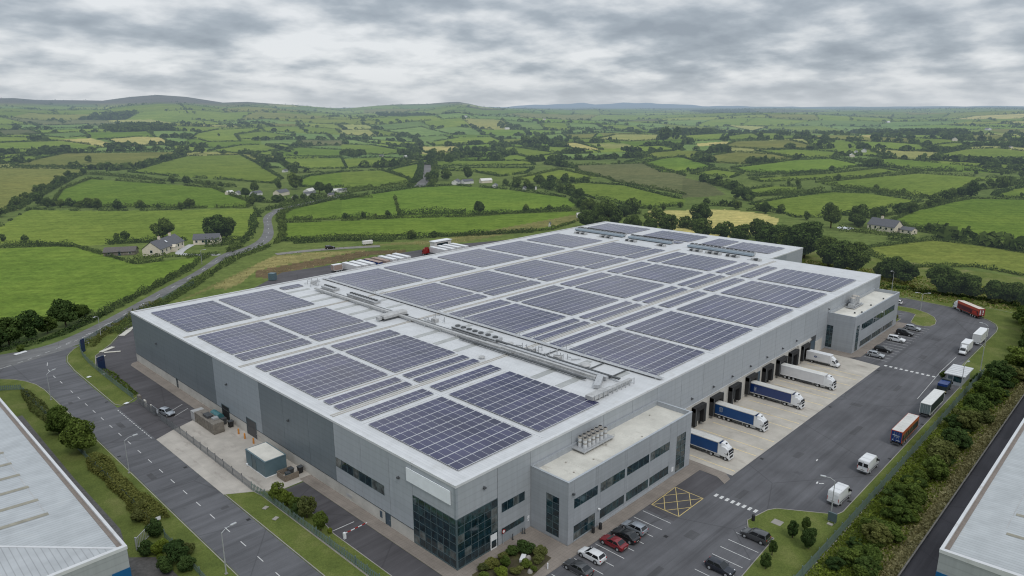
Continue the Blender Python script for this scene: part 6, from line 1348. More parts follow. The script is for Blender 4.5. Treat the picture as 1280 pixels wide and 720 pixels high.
# hedges traced one by one
NLINE = 0; EXTRA = []; SK = {int(a): b for a, b in LAND['skip'].items()}
for i, (h_, pts) in enumerate(LAND['hedges']):
    d = math.dist(pts[0], (CX, CY))
    if h_ >= 6 and d > 600: h_ = max(6, h_*.78)
    if h_ >= 6:
        # a line of hedgerow trees: bushes one can tell apart plus a low hedge under them
        hedge_mesh('hedge', pts, h_*.38, 3.6, 'thick hedgerow under a line of field trees', 'hedgerows with trees', 0, 500+i, lump=.5)
        L_ = sum(math.dist(a, b) for a, b in zip(pts[:-1], pts[1:])); n = int(min(16, L_/(h_*1.25)))
        for k in range(n):
            s = (k+.5+rnd.uniform(-.35,.35))/n*L_
            for a, b in zip(pts[:-1], pts[1:]):
                l = math.dist(a, b)
                if s <= l: break
                s -= l
            f = min(1, s/l); x = a[0]+(b[0]-a[0])*f+rnd.uniform(-1.5,1.5); y = a[1]+(b[1]-a[1])*f+rnd.uniform(-1.5,1.5); hh = h_*rnd.uniform(.6,1.15)
            if d > 640 or NLINE > 80: EXTRA.append((x, y, hh)); continue
            NLINE += 1
            plant_obj('tree', 'bushy tree growing in a line along a field hedgerow', 'tree', x, y, hh*rnd.uniform(1,1.4), hh, 'mid' if d < 900 else 'far', 1+k % 4, 'leaf_far', 'trees in lines along the hedgerows', False)
    else:
        hedge_mesh('hedge', pts, h_*.8, h_*.85+.8, 'dark clipped hedge line between pasture fields', 'hedges between the fields', .12, 500+i, sizek=1.0)
for i, (c, k, p) in enumerate(FIELDS):
    if not k: continue
    d = math.dist(p[0], (CX, CY)); h_ = 1.6 if d < 500 else 2.3
    hedge_mesh('hedge', p+[p[0]], h_, 1.8 if d < 600 else 2.4, 'low green hedge running round a pasture field', 'hedges round the fields', (.16 if k == 1 else .5), 900+i, lump=.5, sizek=.95, minq=.38, skip=SK.get(i, ()))
# scattered farther hedgerows, hedge trees and woods: too many to count
def far_cover():
    r = np.random.default_rng(5); P = []; S_ = []; T = []
    azs = np.linspace(rad(-42), rad(42), 2600)
    for i in range(RN+1):
        R_ = row_r(i, azs); keep = np.interp(azs, np.linspace(-1,1,90), r.uniform(0,1,90)) > .25
        kk = np.interp(azs, np.linspace(-1,1,400), r.uniform(.25,1,400))
        P.append(np.stack([R_, azs, kk], 1)[keep])
    for i in range(RN):
        n0 = int(math.floor(rad(-44)/_wd[i]))-1
        for c in range(n0, -n0+2):
            fr = np.linspace(0, 1, 60); u = np.full(60, float(c))
            az = (u-_of[i]-_sl[i]*fr)*_wd[i]
            for _ in range(4): az = (u-_of[i]-_sl[i]*fr-.28*np.sin(az*17+_ph[i,0])-.1*np.sin(az*47+_ph[i,1]))*_wd[i]
            a = row_r(i, az); b = row_r(i+1, az)
            if r.uniform() < .88: P.append(np.stack([a+(b-a)*fr, az, np.full(60, r.uniform(.3,.9))], 1))
    Q = np.concatenate(P); Q = Q[np.abs(Q[:,1]) < rad(41)]
    # expand to bush spots
    rep = 2; Q = np.repeat(Q, rep, 0); n = len(Q)
    R_ = Q[:,0]*(1+r.normal(0,.0025,n)); az = Q[:,1]+r.normal(0,.0009,n)
    x = CX+R_*np.cos(.77-az); y = CY+R_*np.sin(.77-az); ok = ~in_any(x, y) & ~(is_moor(x, y) & (r.uniform(0,1,n) < .85))
    x, y, R_, kk = x[ok], y[ok], R_[ok], Q[ok,2]
    hgt = np.where(r.uniform(0,1,len(x)) < .05, r.uniform(4.5,8,len(x)), r.uniform(1.0,2.2,len(x))*(.5+kk))
    B = [np.stack([x, y, hgt], 1)]
    # woods
    nw = 90000; R_ = r.uniform(900, 6500, nw); R_ = 900*(6500/900)**r.uniform(0,1,nw); az = r.uniform(rad(-41), rad(41), nw)
    x = CX+R_*np.cos(.77-az); y = CY+R_*np.sin(.77-az); row, col, fu, fr = cell(x, y)
    ok = is_wood(row, col) & ~in_any(x, y) & ~is_moor(x, y); B.append(np.stack([x[ok], y[ok], r.uniform(6,11,ok.sum())], 1))
    # loose trees and copses gathered into belts
    nl = 60000; R_ = 850*(6500/850)**r.uniform(0,1,nl); az = r.uniform(rad(-41), rad(41), nl)
    x = CX+R_*np.cos(.77-az); y = CY+R_*np.sin(.77-az)
    f = np.sin(R_**.5*.9+3*np.sin(az*7))+np.sin(az*38+R_*.004)+.8*np.sin(az*91+2)+.7*np.sin(R_*.011+az*20)
    ok = (f > 2.45) & (hsh(np.floor(x/30), np.floor(y/30)) < .7) & ~in_any(x, y) & ~is_moor(x, y); B.append(np.stack([x[ok], y[ok], r.uniform(3,8,ok.sum())], 1))
    # woodland fringe on the hill line
    nl = 9000; R_ = r.uniform(5200, 9500, nl); az = r.uniform(rad(-41), rad(41), nl); f = np.sin(az*30+R_*.003)+np.sin(az*77)+np.sin(R_*.006)
    ok0 = f > .4; x = CX+R_*np.cos(.77-az); y = CY+R_*np.sin(.77-az); ok = ok0 & ~is_moor(x, y) & (hf(x, y) < 60); B.append(np.stack([x[ok], y[ok], r.uniform(5,10,ok.sum())], 1))
    B.append(np.array(EXTRA)); B = np.concatenate(B); d = np.hypot(B[:,0]-CX, B[:,1]-CY)
    wdt = B[:,2]*r.uniform(.9,1.6,len(B)); nq = np.clip((wdt*892/d)**2*.9, 2, 26).astype(int)
    idx = np.repeat(np.arange(len(B)), nq); n = len(idx)
    u = r.normal(size=(n,3)); u /= np.linalg.norm(u, axis=1)[:,None]; u[:,2] = np.abs(u[:,2])*1.25-.25
    Pq = np.stack([B[idx,0]+u[:,0]*wdt[idx]*.5, B[idx,1]+u[:,1]*wdt[idx]*.5, hf(B[idx,0], B[idx,1])+B[idx,2]*(.42+.5*u[:,2])], 1)
    size = np.maximum(wdt[idx]*.42, d[idx]/892*1.0)
    V, Fq = leafquads(Pq, np.minimum(size, B[idx,2]*.8), r, u)
    tint = np.clip(np.repeat(r.uniform(0,.7,len(B)), nq)*.7+r.uniform(0,.4,n)*.8, 0, 1)
    near = d[idx] < 1e9
    o = npmesh('far_woodland', V, Fq, M['leaf_far'], tint)
    tag(o, 'distant dark hedgerows, copses and woods covering the far farmland', 'woodland', None, 'stuff')
    return len(Fq)
NFAR = far_cover()

# country road hedges
def seg(P, a, b): n = len(P); return [P[i] for i in range(int(a*n), int(b*n))]
hedge_mesh('hedge', seg(offset(CL, -4.2), .20, .62), 2.0, 2.8, 'leafy roadside hedge on the warehouse side of the country road', None, .1, 71, lump=.55, minq=.32)
hedge_mesh('hedge', seg(offset(CL, -4.5), .62, .97), 3.0, 3.5, 'taller roadside hedge inside the bend of the country road', None, .15, 72, lump=.6)
hedge_mesh('hedge', seg(offset(CU, 4.0), .22, .48), 1.8, 2.6, 'rough roadside hedge on the pasture side of the country road', None, .12, 73, lump=.6, minq=.32)
hedge_mesh('hedge', seg(offset(CU, 5.5), .60, .97), 2.4, 3.2, 'roadside hedge beyond the farmhouse garden', None, .2, 74, lump=.6)
hedge_mesh('hedge', offset(cN, 6), 2.6, 3.5, 'hedge beside the far stretch of the country road', None, .1, 75); hedge_mesh('hedge', offset(cN, -6), 2.8, 3.5, 'tall hedge between the far road and the houses', None, .1, 76)
hedge_mesh('hedge', offset(c2, 8), 3, 4, 'hedge left of the straight lane climbing away', None, .2, 77); hedge_mesh('hedge', offset(c2, -9), 4, 5, 'tree lined hedge right of the straight lane', None, .3, 78, lump=.7)
# dark trees by the junction
for i, (x, y, w_, h_) in enumerate([(-19.5,160.5,9.5,8.2),(-13.8,162,9,8.4),(-9.4,164.5,6.5,5.6),(-3.8,168.5,9.5,8.6),(-24,157.5,9,7.6),(.8,170.5,6.5,5.6),(-29,154,8,6.0)]):
    plant_obj('tree', ['low dark tree on the pasture edge at the road junction, leftmost of the clump','dark spreading tree in the junction clump']*1 and 'dark spreading tree in the clump by the road junction', 'tree', x, y, w_, h_, 'tree', 1+i % 4, 'leaf_dk', 'trees in the clump at the junction')
hedge_mesh('hedge', [(-34,151.5),(-26,155.5),(-19,156.5),(-13,157),(-6,161),(2,168),(10,176)], 1.5, 2.4, 'scrubby hedge under the dark trees at the junction', None, 0, 81, 'leaf_dk', minq=.3, lump=.6)
plant_obj('shrub', 'clipped green bush beside the white slab at the junction', 'shrub', -18.6, 151.6, 2.4, 2.0, 'shrub', 2, 'leaf', None, False)

# estate planting: left
for i, (x, y, w_, h_) in enumerate([(-25.9,88.5,6.2,6.2),(-25.2,76.5,7.4,7.2)]):
    plant_obj('tree', ['round tree on the verge by the left shed, farther of the two','larger round tree on the verge by the left shed, nearer of the two'][i], 'tree', x, y, w_, h_, 'tree', 3+i, 'leaf')
hedge_mesh('shrub_row', [(-25.3,118),(-25.6,104),(-25.7,92)], 1.6, 2.2, 'low shrubs along the grass by the junction verge', None, .25, 82, 'leaf_ol', cat='shrubs', minq=.22, z=.1, lump=.5)
hedge_mesh('shrub_row', [(-24.6,72),(-24.7,60),(-24.5,50),(-24.2,42)], 1.5, 2.6, 'overgrown shrub row along the left estate fence', None, .05, 83, 'leaf_ol', cat='shrubs', minq=.19, dens=3.2, z=.1, lump=.5)
for i, (x, y, w_, h_, m_) in enumerate([(-28.4,34.8,2.8,2.4,'leaf_dk'),(-26.0,38.6,3.2,2.9,'leaf_dk'),(-27.2,33.4,2.6,2.7,'leaf_yl'),(-26.4,30.2,4.2,3.4,'leaf_dk'),(-24.4,30.8,2.6,2.0,'leaf_ol'),(-27.9,31.6,1.3,1.3,'leaf_yl'),(-28.2,28.6,3,2.6,'leaf_dk'),(-24.9,46.6,3.0,2.4,'leaf_ol'),(-26.4,44.6,2.4,2.4,'leaf_ol'),(-26.2,26.8,3.2,2.4,'leaf_dk')]):
    plant_obj('shrub', ['dark shrub beside the metal gate','dark shrub in front of the small white notice','bright green shrub between darker shrubs by the gate','largest dark shrub below the gate','brownish shrub on the road side of the lower fence','small yellow shrub by the left shed corner','dark shrub nearest the left shed corner','olive shrub at the bottom of the shrub row','olive shrub on the grass side of the shrub row','dark shrub at the bottom edge near the lower fence'][i], 'shrub', x, y, w_, h_, 'shrub', 1+i % 4, m_, None, False, .1)
# trees by the left car park
for i, (x, y, w_, h_, m_) in enumerate([(-8.4,34.4,2.9,3.6,'leaf'),(-8.2,31.9,2.6,3.0,'leaf'),(-7.7,29.8,2.3,2.6,'leaf'),(-7.6,26.8,3.6,3.9,'leaf_ol'),(-8.6,28.0,2.2,2.6,'leaf_dk'),(-8.0,22.0,2.7,3.4,'leaf')]):
    plant_obj('tree', ['first leafy young tree behind the paling fence beside the cabin','second young tree behind the paling fence','small rounded young tree in the middle of the fence row','grey green spreading tree in the fence row beside the car park','dark bushy young tree tucked against the paling fence','conical young tree at the near end of the fence row'][i], 'tree', x, y, w_, h_, 'tree', 1+i % 4, m_, None, True, .1)
plant_obj('shrub', 'small yellow flowered plant by the car park kerb', 'shrub', -7.4, 20.5, 1.0, .9, 'shrub', 2, 'leaf_yl', None, False, .1)
hedge_mesh('shrub_row', [(-8.4,120),(-8.1,112),(-8.3,103),(-8.6,98)], .9, 1.3, 'dark low shrubs between the yard and the paling fence', None, 0, 84, 'leaf', cat='shrubs', minq=.16, z=.1)
hedge_mesh('shrub_row', [(-5.6,142),(4,155),(14,165),(26,176)], 1.5, 2.0, 'rough growth along the fence beside the country road', None, .1, 85, 'leaf_ol', cat='shrubs', minq=.2, z=.1, lump=.6)
# garden bed at the entrance
for i, (x, y, w_, h_, m_) in enumerate([(9.6,-4.0,3.0,1.9,'leaf_dk'),(7.6,-3.2,2.3,1.5,'leaf_dk'),(10.2,-6.2,2.6,1.6,'leaf_ol'),(9.0,-7.2,2.2,1.3,'leaf_ol'),(6.0,-3.0,1.9,1.4,'leaf_ol'),(5.2,-4.2,1.9,1.7,'leaf'),(3.6,-3.0,2.4,1.4,'leaf_ol'),(2.2,-2.8,2.2,1.2,'leaf_ol'),(7.2,-6.4,1.9,1.2,'leaf'),(3.4,-5.2,2.2,1.3,'leaf_yl'),(5.2,-6.4,2.0,1.1,'leaf_ol'),(7.0,-7.8,1.3,.9,'leaf'),(1.0,-4.2,2.0,1.2,'leaf'),(2.2,-7.0,2.2,1.2,'leaf_yl')]):
    plant_obj('shrub', ['large dark shrub at the back of the entrance bed','dark shrub left of the largest one in the entrance bed','olive shrub nearest the office in the entrance bed','low olive shrub at the front right of the entrance bed','brownish shrub at the back of the entrance bed','bright conical shrub in the entrance bed','olive shrub left of the conical shrub','low olive shrub at the left end of the entrance bed','grey green shrub beside the white stone','yellow green shrub in the middle of the entrance bed','olive shrub behind the round boulder','small grey shrub at the front of the entrance bed','green shrub at the far left tip of the entrance bed','yellow green shrub at the front left of the entrance bed'][i], 'shrub', x, y, w_, h_, 'shrub', 1+i % 4, m_, None, False, .12)
o = MB().box(-.75,.75,-.35,.35,0,.55).build('stone_sign', M['white'], None, (7.9,-5.0,.12), .5, bevel=.06); tag(o, 'white stone block among the entrance shrubs', 'stone')
o = MB().dome((0,0,0),.42,.4,.5).build('boulder', M['kerb'], None, (6.6,-7.6,.12), 0, True); tag(o, 'pale round boulder at the front of the entrance bed', 'boulder')
o = MB().dome((0,0,0),.5,.42,.6).build('boulder', M['kerb'], None, (8.6,-5.4,.12), 0, True); tag(o, 'grey boulder beside the white stone block', 'boulder')
# island trees
for i, (x, y, w_, h_) in enumerate([(39.6,-30.2,1.8,3.0),(42.6,-31.0,1.7,2.5),(38.6,-33.0,2.6,3.6),(33.4,-29.9,1.4,2.6),(29.8,-30.6,1.8,2.6)]):
    plant_obj('tree', ['young dark tree on the grass island, nearest the zebra stripes','young tree on the grass island beside the dark sign','fullest young tree on the grass island near the long fence','slim sapling beside the parking row at the grass edge','small dark tree at the bottom of the grass island'][i], 'tree', x, y, w_, h_, 'tree', 1+i % 4, 'leaf_dk', None, True, .1)
# scrub belt on the right: bush after bush
rr = random.Random(3); k = 0
BB = []
x = 33.0
while x < 139:
    for _ in range(2 if math.sin(x*.21)+math.sin(x*.53+1) > .2 else 1):
        yy = rr.uniform(-41.4, -37.6); s = rr.uniform(1.5, 3.5)*(1.0+.003*(x-33)); BB.append((x+rr.uniform(-1.4,1.4), yy, s*rr.uniform(.9,1.4), s*rr.uniform(.5,.95)))
    x += 2.5
for x, y, w_, h_ in ((61,-40.2,5.0,4.3),(55.5,-39.2,5.2,4.0),(73,-40.6,5.2,4.6),(79,-39.8,6,5.2),(88,-40.2,5.6,4.6),(98,-39.4,6.2,5.2),(107,-39.6,6,5.4),(118,-39.0,6.4,5.4),(46.5,-39.6,4.8,3.6),(40.5,-40.4,4.4,3.4),(131,-39,7,6)): BB.append((x, y, w_, h_))
for i, (x, y, w_, h_) in enumerate(BB):
    m_ = rr.choice(['leaf','leaf','leaf_dk','leaf_ol','leaf','leaf_dk','leaf_dk'])
    plant_obj('shrub', dict(leaf='mid green bush crowding the scrub belt behind the long fence', leaf_dk='dark green bush crowding the scrub belt behind the long fence', leaf_ol='olive bush crowding the scrub belt behind the long fence', leaf_yl='yellow green bush crowding the scrub belt behind the long fence')[m_], 'bush', x, y, w_, h_, 'shrub' if i % 3 == 0 else 'loose', 1+i % 4, m_, dict(leaf='mid green bushes of the scrub belt', leaf_dk='dark bushes of the scrub belt', leaf_ol='olive bushes of the scrub belt', leaf_yl='yellow green bushes of the scrub belt')[m_], False, .05)
for i, (x, y, w_, h_) in enumerate([(146,-41,9,6.5),(153,-43,10,8),(161,-42,10,8.5),(168,-40,9,8),(176,-39,10,9),(184,-37,9,7.5),(192,-34,9,6),(158,-47,10,8),(170,-47,11,9),(186,-44,11,9),(198,-38,10,7)]):
    plant_obj('tree', 'dark full tree past the end of the long fence on the right', 'tree', x, y, w_, h_, 'tree', 1+i % 4, 'leaf_dk' if i % 2 else 'leaf', 'trees past the end of the long fence')
# far embankment scrub and hedge
hedge_mesh('hedge', [(205,150),(206,110),(207,60),(209,20),(212,0),(214,-20),(213,-38)], 1.3, 2.2, 'dark low hedge along the fence beyond the loop road', None, .05, 86, 'leaf_dk', minq=.3)
rr = random.Random(9)
for i in range(26):
    f = rr.random(); y = -38+f*110
    plant_obj('bush', 'low scrub bush on the rough bank beyond the loop road', 'bush', 203.5+rr.uniform(0,16)+(4 if y < -20 else 0), y, rr.uniform(1.6,3.4), rr.uniform(.9,1.8), 'loose', 1+i % 4, rr.choice(['leaf_ol','leaf','leaf_ol']), 'scrub bushes on the far bank', False, .02)
plant_obj('shrub', 'round green bush beside the gatehouse shelter', 'shrub', 127.0, -28.6, 1.9, 2.0, 'shrub', 3, 'leaf', None, False, .05)
hedge_mesh('hedge', [(128.5,-34.4),(134.6,-34.5)], 1.1, 1.2, 'short clipped hedge between the shelter and the long fence', None, 0, 87, 'leaf_dk', minq=.2, z=.05, lump=.1)
for i, (x, y) in enumerate(((170.5,-4.6),(171.3,-5.2))): plant_obj('shrub', ['leafy shrub by the far office corner','second leafy shrub by the far office corner'][i], 'shrub', x, y, 1.9, 1.3, 'shrub', 2+i, 'leaf_ol', None, False, .1)
# grass tufts: nobody could count them
def tufts(name, label, n, fn, mat, size, zed=.05, hgt=.35, seed=1):
    r = np.random.default_rng(seed); P = fn(r, n); n = len(P)
    P = np.concatenate([P, np.full((n,1), zed)], 1); P[:,2] += r.uniform(.05, hgt, n)
    V, Fq = leafquads(P, size*r.uniform(.6,1.5,n), r, None, .5, .55)
    return tag(npmesh(name, V, Fq, M[mat], r.uniform(0,1,n)), label, 'grass', None, 'stuff')
tufts('rough_grass', 'long rough grass and weeds between the bushes of the right hand belt', 34000, lambda r, n: np.stack([r.uniform(24,141,n), r.uniform(-42.6,-35.2,n)], 1), 'leaf_yl', .24, .05, .4, 2)
tufts('dry_grass', 'straw coloured dry grass along the low retaining wall', 9000, lambda r, n: np.stack([r.uniform(24,141,n), -44.2+np.abs(r.normal(0,1.6,n))], 1), 'straw', .34, .06, .5, 3)
def bank(r, n):
    x = r.uniform(200.6, 236, n); y = r.uniform(-46, 120, n); k = (x > 200+np.clip((-y-5)*.25, 0, 8)); return np.stack([x, y], 1)[k]
tufts('bank_grass', 'rough straw green grass on the bank beyond the loop road', 9000, bank, 'straw', .45, .02, .3, 4)
tufts('bank_weeds', 'green weeds on the bank beyond the loop road', 9000, bank, 'leaf_yl', .5, .02, .35, 5)
def yardbank(r, n):
    p = [f_ for f_ in FIELDS if f_[0] in ('bank', 'straw2', 'bank2')]
    x = r.uniform(30, 250, n); y = r.uniform(120, 235, n); k = np.zeros(n, bool)
    for f_ in p: k |= inside(x, y, f_[2])
    return np.stack([x, y], 1)[k]
tufts('bank_grass', 'brown dry grass on the bank behind the rear yard', 9000, yardbank, 'straw', .38, .0, .3, 6)

# ------------------------------------------------------------------ fences
def paling(name, label, pts, h_, mat, pitch=.42, w_=.26, z=.05, post=2.8):
    o = thing(name, label, 'fence', (pts[0][0], pts[0][1], 0)); inv = Matrix.Translation((-pts[0][0], -pts[0][1], 0))
    mb = MB(); np_ = 0
    for a, b in zip(pts[:-1], pts[1:]):
        L_ = math.dist(a, b); n = max(1, int(L_/pitch)); dx, dy = (b[0]-a[0])/L_, (b[1]-a[1])/L_
        for k in range(n):
            s = (k+.5)*L_/n; x = a[0]+dx*s; y = a[1]+dy*s; hh = h_*rnd.uniform(.985,1.015)
            mb.quad((x-dx*w_/2,y-dy*w_/2,z),(x+dx*w_/2,y+dy*w_/2,z),(x+dx*w_/2,y+dy*w_/2,z+hh-.08),(x,y,z+hh),(x-dx*w_/2,y-dy*w_/2,z+hh-.08))
        for zz in (.35, h_-.35): mb.bar((a[0]-dy*.04,a[1]+dx*.04,z+zz),(b[0]-dy*.04,b[1]+dx*.04,z+zz),.05,.06)
        m_ = max(1, int(L_/post))
        for k in range(m_+(0)):
            s = k*L_/m_; x = a[0]+dx*s-dy*.1; y = a[1]+dy*s+dx*.1
            if np_ < 98:
                q_ = MB().box(x-.05,x+.05,y-.05,y+.05,0,z+h_+.06).build('post', M['dgrey'] if mat == 'fence_g' else M[mat], o); q_.matrix_parent_inverse = inv; np_ += 1
    q_ = mb.build('palings', M[mat], o); q_.matrix_parent_inverse = inv
    return o
paling('paling_fence', 'curved green paling fence inside the verge at the junction', [(-6.8,144.8),(-7.4,142.2),(-7.9,139.6),(-8.7,135),(-9.2,129),(-9.5,118),(-9.6,107),(-9.6,96)], 1.5, 'fence')
paling('paling_fence', 'green paling fence running beside the country road to the far left corner of the warehouse', [(-6.6,145),(2,154.5),(14,165.8),(30,180),(44,193)], 1.4, 'fence')
paling('paling_fence', 'grey paling fence along the concrete service yard by the estate road', [(-9.5,94),(-9.6,83.5)] , 1.6, 'fence_g')
paling('paling_fence', 'long grey paling fence between the service yard and the estate road', [(-9.6,81),(-9.5,68),(-9.6,52),(-9.7,41)], 1.6, 'fence_g', .36)
paling('paling_fence', 'green paling fence behind the grass verge and young trees of the left car park', [(-9.7,41),(-9.4,37),(-9.3,25),(-9.2,14),(-9.2,-20)], 1.5, 'fence')
paling('paling_fence', 'long straight green paling fence between the yard and the scrub belt', [(20,-35.05),(60,-35.15),(100,-35.05),(136.6,-35.0)], 1.85, 'fence', .34, .27)
paling('paling_fence', 'low green paling fence along the shrubs by the left shed', [(-28.9,123.5),(-25.5,120.7),(-25.4,103),(-25.5,71),(-25.2,50),(-25.3,41.5)], 1.3, 'fence')
paling('paling_fence', 'short green paling fence below the gate by the lower left corner', [(-25.2,37.5),(-25.3,28),(-25.4,12)], 1.3, 'fence')
g = thing('metal_gate', 'grey barred metal gate on the path beside the left shed', 'gate', (-29.2,37,0)); fr = MB()
fr.bar((0,0,1.9),(3.3,2.9,1.9),.08).bar((0,0,.3),(3.3,2.9,.3),.08)
fr.build('frame', M['steel'], g)
for k in range(12): MB().box(3.3*k/11-.04,3.3*k/11+.04,2.9*k/11-.04,2.9*k/11+.04,.3,1.9).build('bar', M['steel'], g)
for k in (0, 1): MB().box(3.3*k-.09,3.3*k+.09,2.9*k-.09,2.9*k+.09,0,2.2).build('post', M['steel'], g)
o = thing('notice_board', 'small white notice on the shrubs beside the metal gate', 'notice', (-25.1,39.4,0)); MB().box(-.03,.03,-.03,.03,0,2.6).build('post', M['steel'], o); MB().box(-.35,.35,-.05,-.03,2.1,2.7).build('board', M['white'], o)

# ------------------------------------------------------------------ street furniture
def lamp(label, x, y, h_, ax, ay, heads=1, z=.05):
    o = thing('street_lamp', label, 'street lamp', (x, y, z))
    MB().tube((0,0,0),(0,0,h_-.4),.11,.06,8).build('pole', M['steel'], o); MB().box(-.2,.2,-.2,.2,0,.12).build('base', M['kerb'], o)
    for s in ((1,) if heads == 1 else (1,-1)):
        MB().tube((0,0,h_-.42),(ax*.7*s,ay*.7*s,h_),.05,.045,6).tube((ax*.7*s,ay*.7*s,h_),(ax*1.5*s,ay*1.5*s,h_+.05),.045,.04,6).build('arm', M['steel'], o)
        hd_ = MB().box(-.42,.42,-.17,.17,-.08,.10).build('lamp_head', M['steel'], o, (ax*1.8*s, ay*1.8*s, h_+.06), math.atan2(ay, ax), bevel=.04)
        MB().box(-.3,.3,-.12,.12,-.10,-.081).build('lens', M['lens'], hd_)
lamp('street lamp on the grass by the curved paling fence', -.2, 149.0, 6.4, -.7, -.7); lamp('street lamp at the bottom of the picture beside the estate road', -22.6, 22.4, 6.8, 1, .1)
lamp('street lamp on the kerb of the estate road opposite the service yard', -21.9, 62, 6.6, 1, 0); lamp('street lamp near the dashed centre line at the junction mouth', -22.3, 109, 6.4, .9, .4)
lamp('lamp post on the grass island beside the nearest white van', 48.5, -32.4, 7.0, -.3, .9); lamp('lamp post behind the gatehouse shelter', 122.4, -33.4, 6.2, .9, -.2); lamp('lamp post on the mown grass past the shelter', 138.6, -33.9, 6.4, .3, .9)
lamp('tall lamp post behind the far office block', 206.0, 6.4, 7.2, -.9, .2); lamp('twin headed lamp post inside the loop road', 186.2, -8.0, 5.6, .5, -.85, 2, .1); lamp('lamp post on the kerb beside the white box trailer', 160.5, -30.4, 6.0, .2, .95); lamp('lamp post beside the country road in the far field edge', 60.0, 224.0, 6.0, .7, -.7)
def totem(label, x, y, w_, h_, rot):
    o = thing('totem_sign', label, 'sign', (x, y, 0), rot); MB().box(-w_/2,w_/2,-.14,.14,.1,h_).build('board', M['blue'], o); MB().box(-w_/2-.06,w_/2+.06,-.2,.2,0,.1).build('base', M['dgrey'], o)
    MB().box(-w_/2+.15,w_/2-.3,-.155,-.142,h_-.7,h_-.45).box(-w_/2+.15,w_/2-.5,-.155,-.142,h_-1.1,h_-.95).build('lettering', M['pv'], o)
totem('tall navy sign board standing in the bend of the curved fence', -7.3, 139.3, 1.2, 3.6, rad(40)); totem('wide navy sign board beside the left yard entrance', -8.4, 121, 1.9, 3.6, rad(25))
for i, (x, y, l_, w_, r_) in enumerate([(-2.5,136.6,4.2,1.2,.5),(6,148.5,5.5,1.6,.9),(9.5,152.5,4.4,1.2,.7),(-5.5,131.5,2.2,.9,.3),(-2.2,133.4,4.0,.55,-.55)]):
    o = MB().box(-l_/2,l_/2,-w_/2,w_/2,0,.26).build('kerb_island', simple('pale_kerb_%d' % i, (.56,.54,.48), .8, 0, .1, .8), None, (x, y, 0), r_, bevel=.1); tag(o, ['pale kerbed island nearest the wide navy sign board','longest pale kerbed island by the warehouse left corner','farthest pale kerbed island by the warehouse left corner','small pale kerb stub beside the wide navy sign board','thin pale kerb strip slanting across the left yard'][i], 'kerb island')
for i, (x, y) in enumerate([(-4.6,146),(-12.2,118),(-11.5,94.8),(-9.0,117.5),(-10.8,34),(-11.2,30)]):
    o = MB().box(-.45,.45,-.35,.35,0,.14).build('access_cover', M['white' if i < 4 else 'kerb'], None, (x, y, .1), .4, bevel=.03); tag(o, ['white slab beside the tall navy sign board','small pale slab at the kerb of the junction verge','pale slab at the verge tip by the yard gate','white slab at the foot of the wide navy sign','grey access cover on the verge below the concrete driveway','second access cover on the verge below the concrete driveway'][i], 'slab')
o = MB().box(-1.5,1.5,-.5,.5,0,.3).build('white_slab', M['white'], None, (-19.2,149.8,.05), .35, bevel=.08); tag(o, 'long white slab on the verge below the clipped bush', 'slab')
# service yard
cb = thing('plant_cabin', 'teal grey metal cabin with a pale flat roof in the service yard', 'cabin', (-4.1,46.4,.02))
MB().box(-2.0,2.0,-3.5,3.6,.15,2.95).build('wall', M['teal'], cb); MB().box(-2.06,2.06,-3.56,3.66,2.95,3.05).build('roof_trim', M['teal'], cb); MB().box(-1.8,1.8,-3.3,3.4,3.05,3.09).build('roof', M['flat_roof2'], cb); MB().box(-2.05,2.05,-3.55,3.65,0,.15).build('base', M['white'], cb)
MB().box(-2.05,-2.0,-.2,1.1,.2,2.3).build('door', M['frame'], cb); MB().box(-2.04,-2.0,1.3,1.36,.15,2.9).build('seam', M['dgrey'], cb); MB().box(-2.3,-2.06,2.9,3.3,.1,.5).build('meter_box', M['white'], cb); MB().box(-1.2,1.2,3.7,4.4,.3,2.5).build('side_unit', M['steel'], cb)
en = thing('bin_enclosure', 'low timber bin enclosure beside the teal cabin', 'enclosure', (-3.0,40.6,.02))
MB().box(-1.5,-1.4,-1.2,1.4,0,1.1).build('panel', M['timber'], en); MB().box(-1.4,1.2,-1.3,-1.2,0,1.1).build('panel', M['timber'], en); MB().box(-1.4,1.2,1.3,1.4,0,1.1).build('panel', M['timber'], en)
def wbin(label, x, y, mat, s=1):
    o = thing('wheelie_bin', label, 'bin', (x, y, .02)); MB().loft([[(-.3*s,-.3*s,.1),(.3*s,-.3*s,.1),(.3*s,.3*s,.1),(-.3*s,.3*s,.1)],[(-.38*s,-.4*s,1.05*s),(.38*s,-.4*s,1.05*s),(.38*s,.4*s,1.05*s),(-.38*s,.4*s,1.05*s)]]).build('body', M[mat], o); MB().box(-.42*s,.42*s,-.44*s,.44*s,1.05*s,1.13*s).build('lid', M['dgrey'], o)
    for k in (-1,1): MB().tube((-.32*s,k*.25,.1),(-.32*s,k*.32,.1),.1,.1,8).build('wheel', M['black'], o)
wbin('dark wheelie bin inside the timber enclosure', -3.4, 40.2, 'teal'); wbin('second dark bin inside the timber enclosure', -2.4, 41.0, 'dgrey', 1.1); wbin('black bin against the wall beside the timber enclosure', -.9, 40.4, 'black', 1.1); wbin('black bin by the dark doorway of the service yard', -1.0, 67.2, 'black', 1.2); wbin('dark bin between the compactor and the wall', -1.4, 69.4, 'dgrey', 1.2)
cp = thing('waste_compactor', 'long weathered steel waste compactor in the service yard', 'compactor', (-3.9,71.2,.02))
MB().box(-1.1,1.1,-5.2,3.6,.1,2.2).build('container', M['compact'], cp, bevel=.04); MB().box(-1.15,1.15,3.6,5.4,.1,2.0).build('ram_box', M['duct'], cp)
rb = MB()
for y in np.arange(-4.8, 3.5, .9): rb.box(-1.16,-1.1,y-.05,y+.05,.15,2.15).box(1.1,1.16,y-.05,y+.05,.15,2.15)
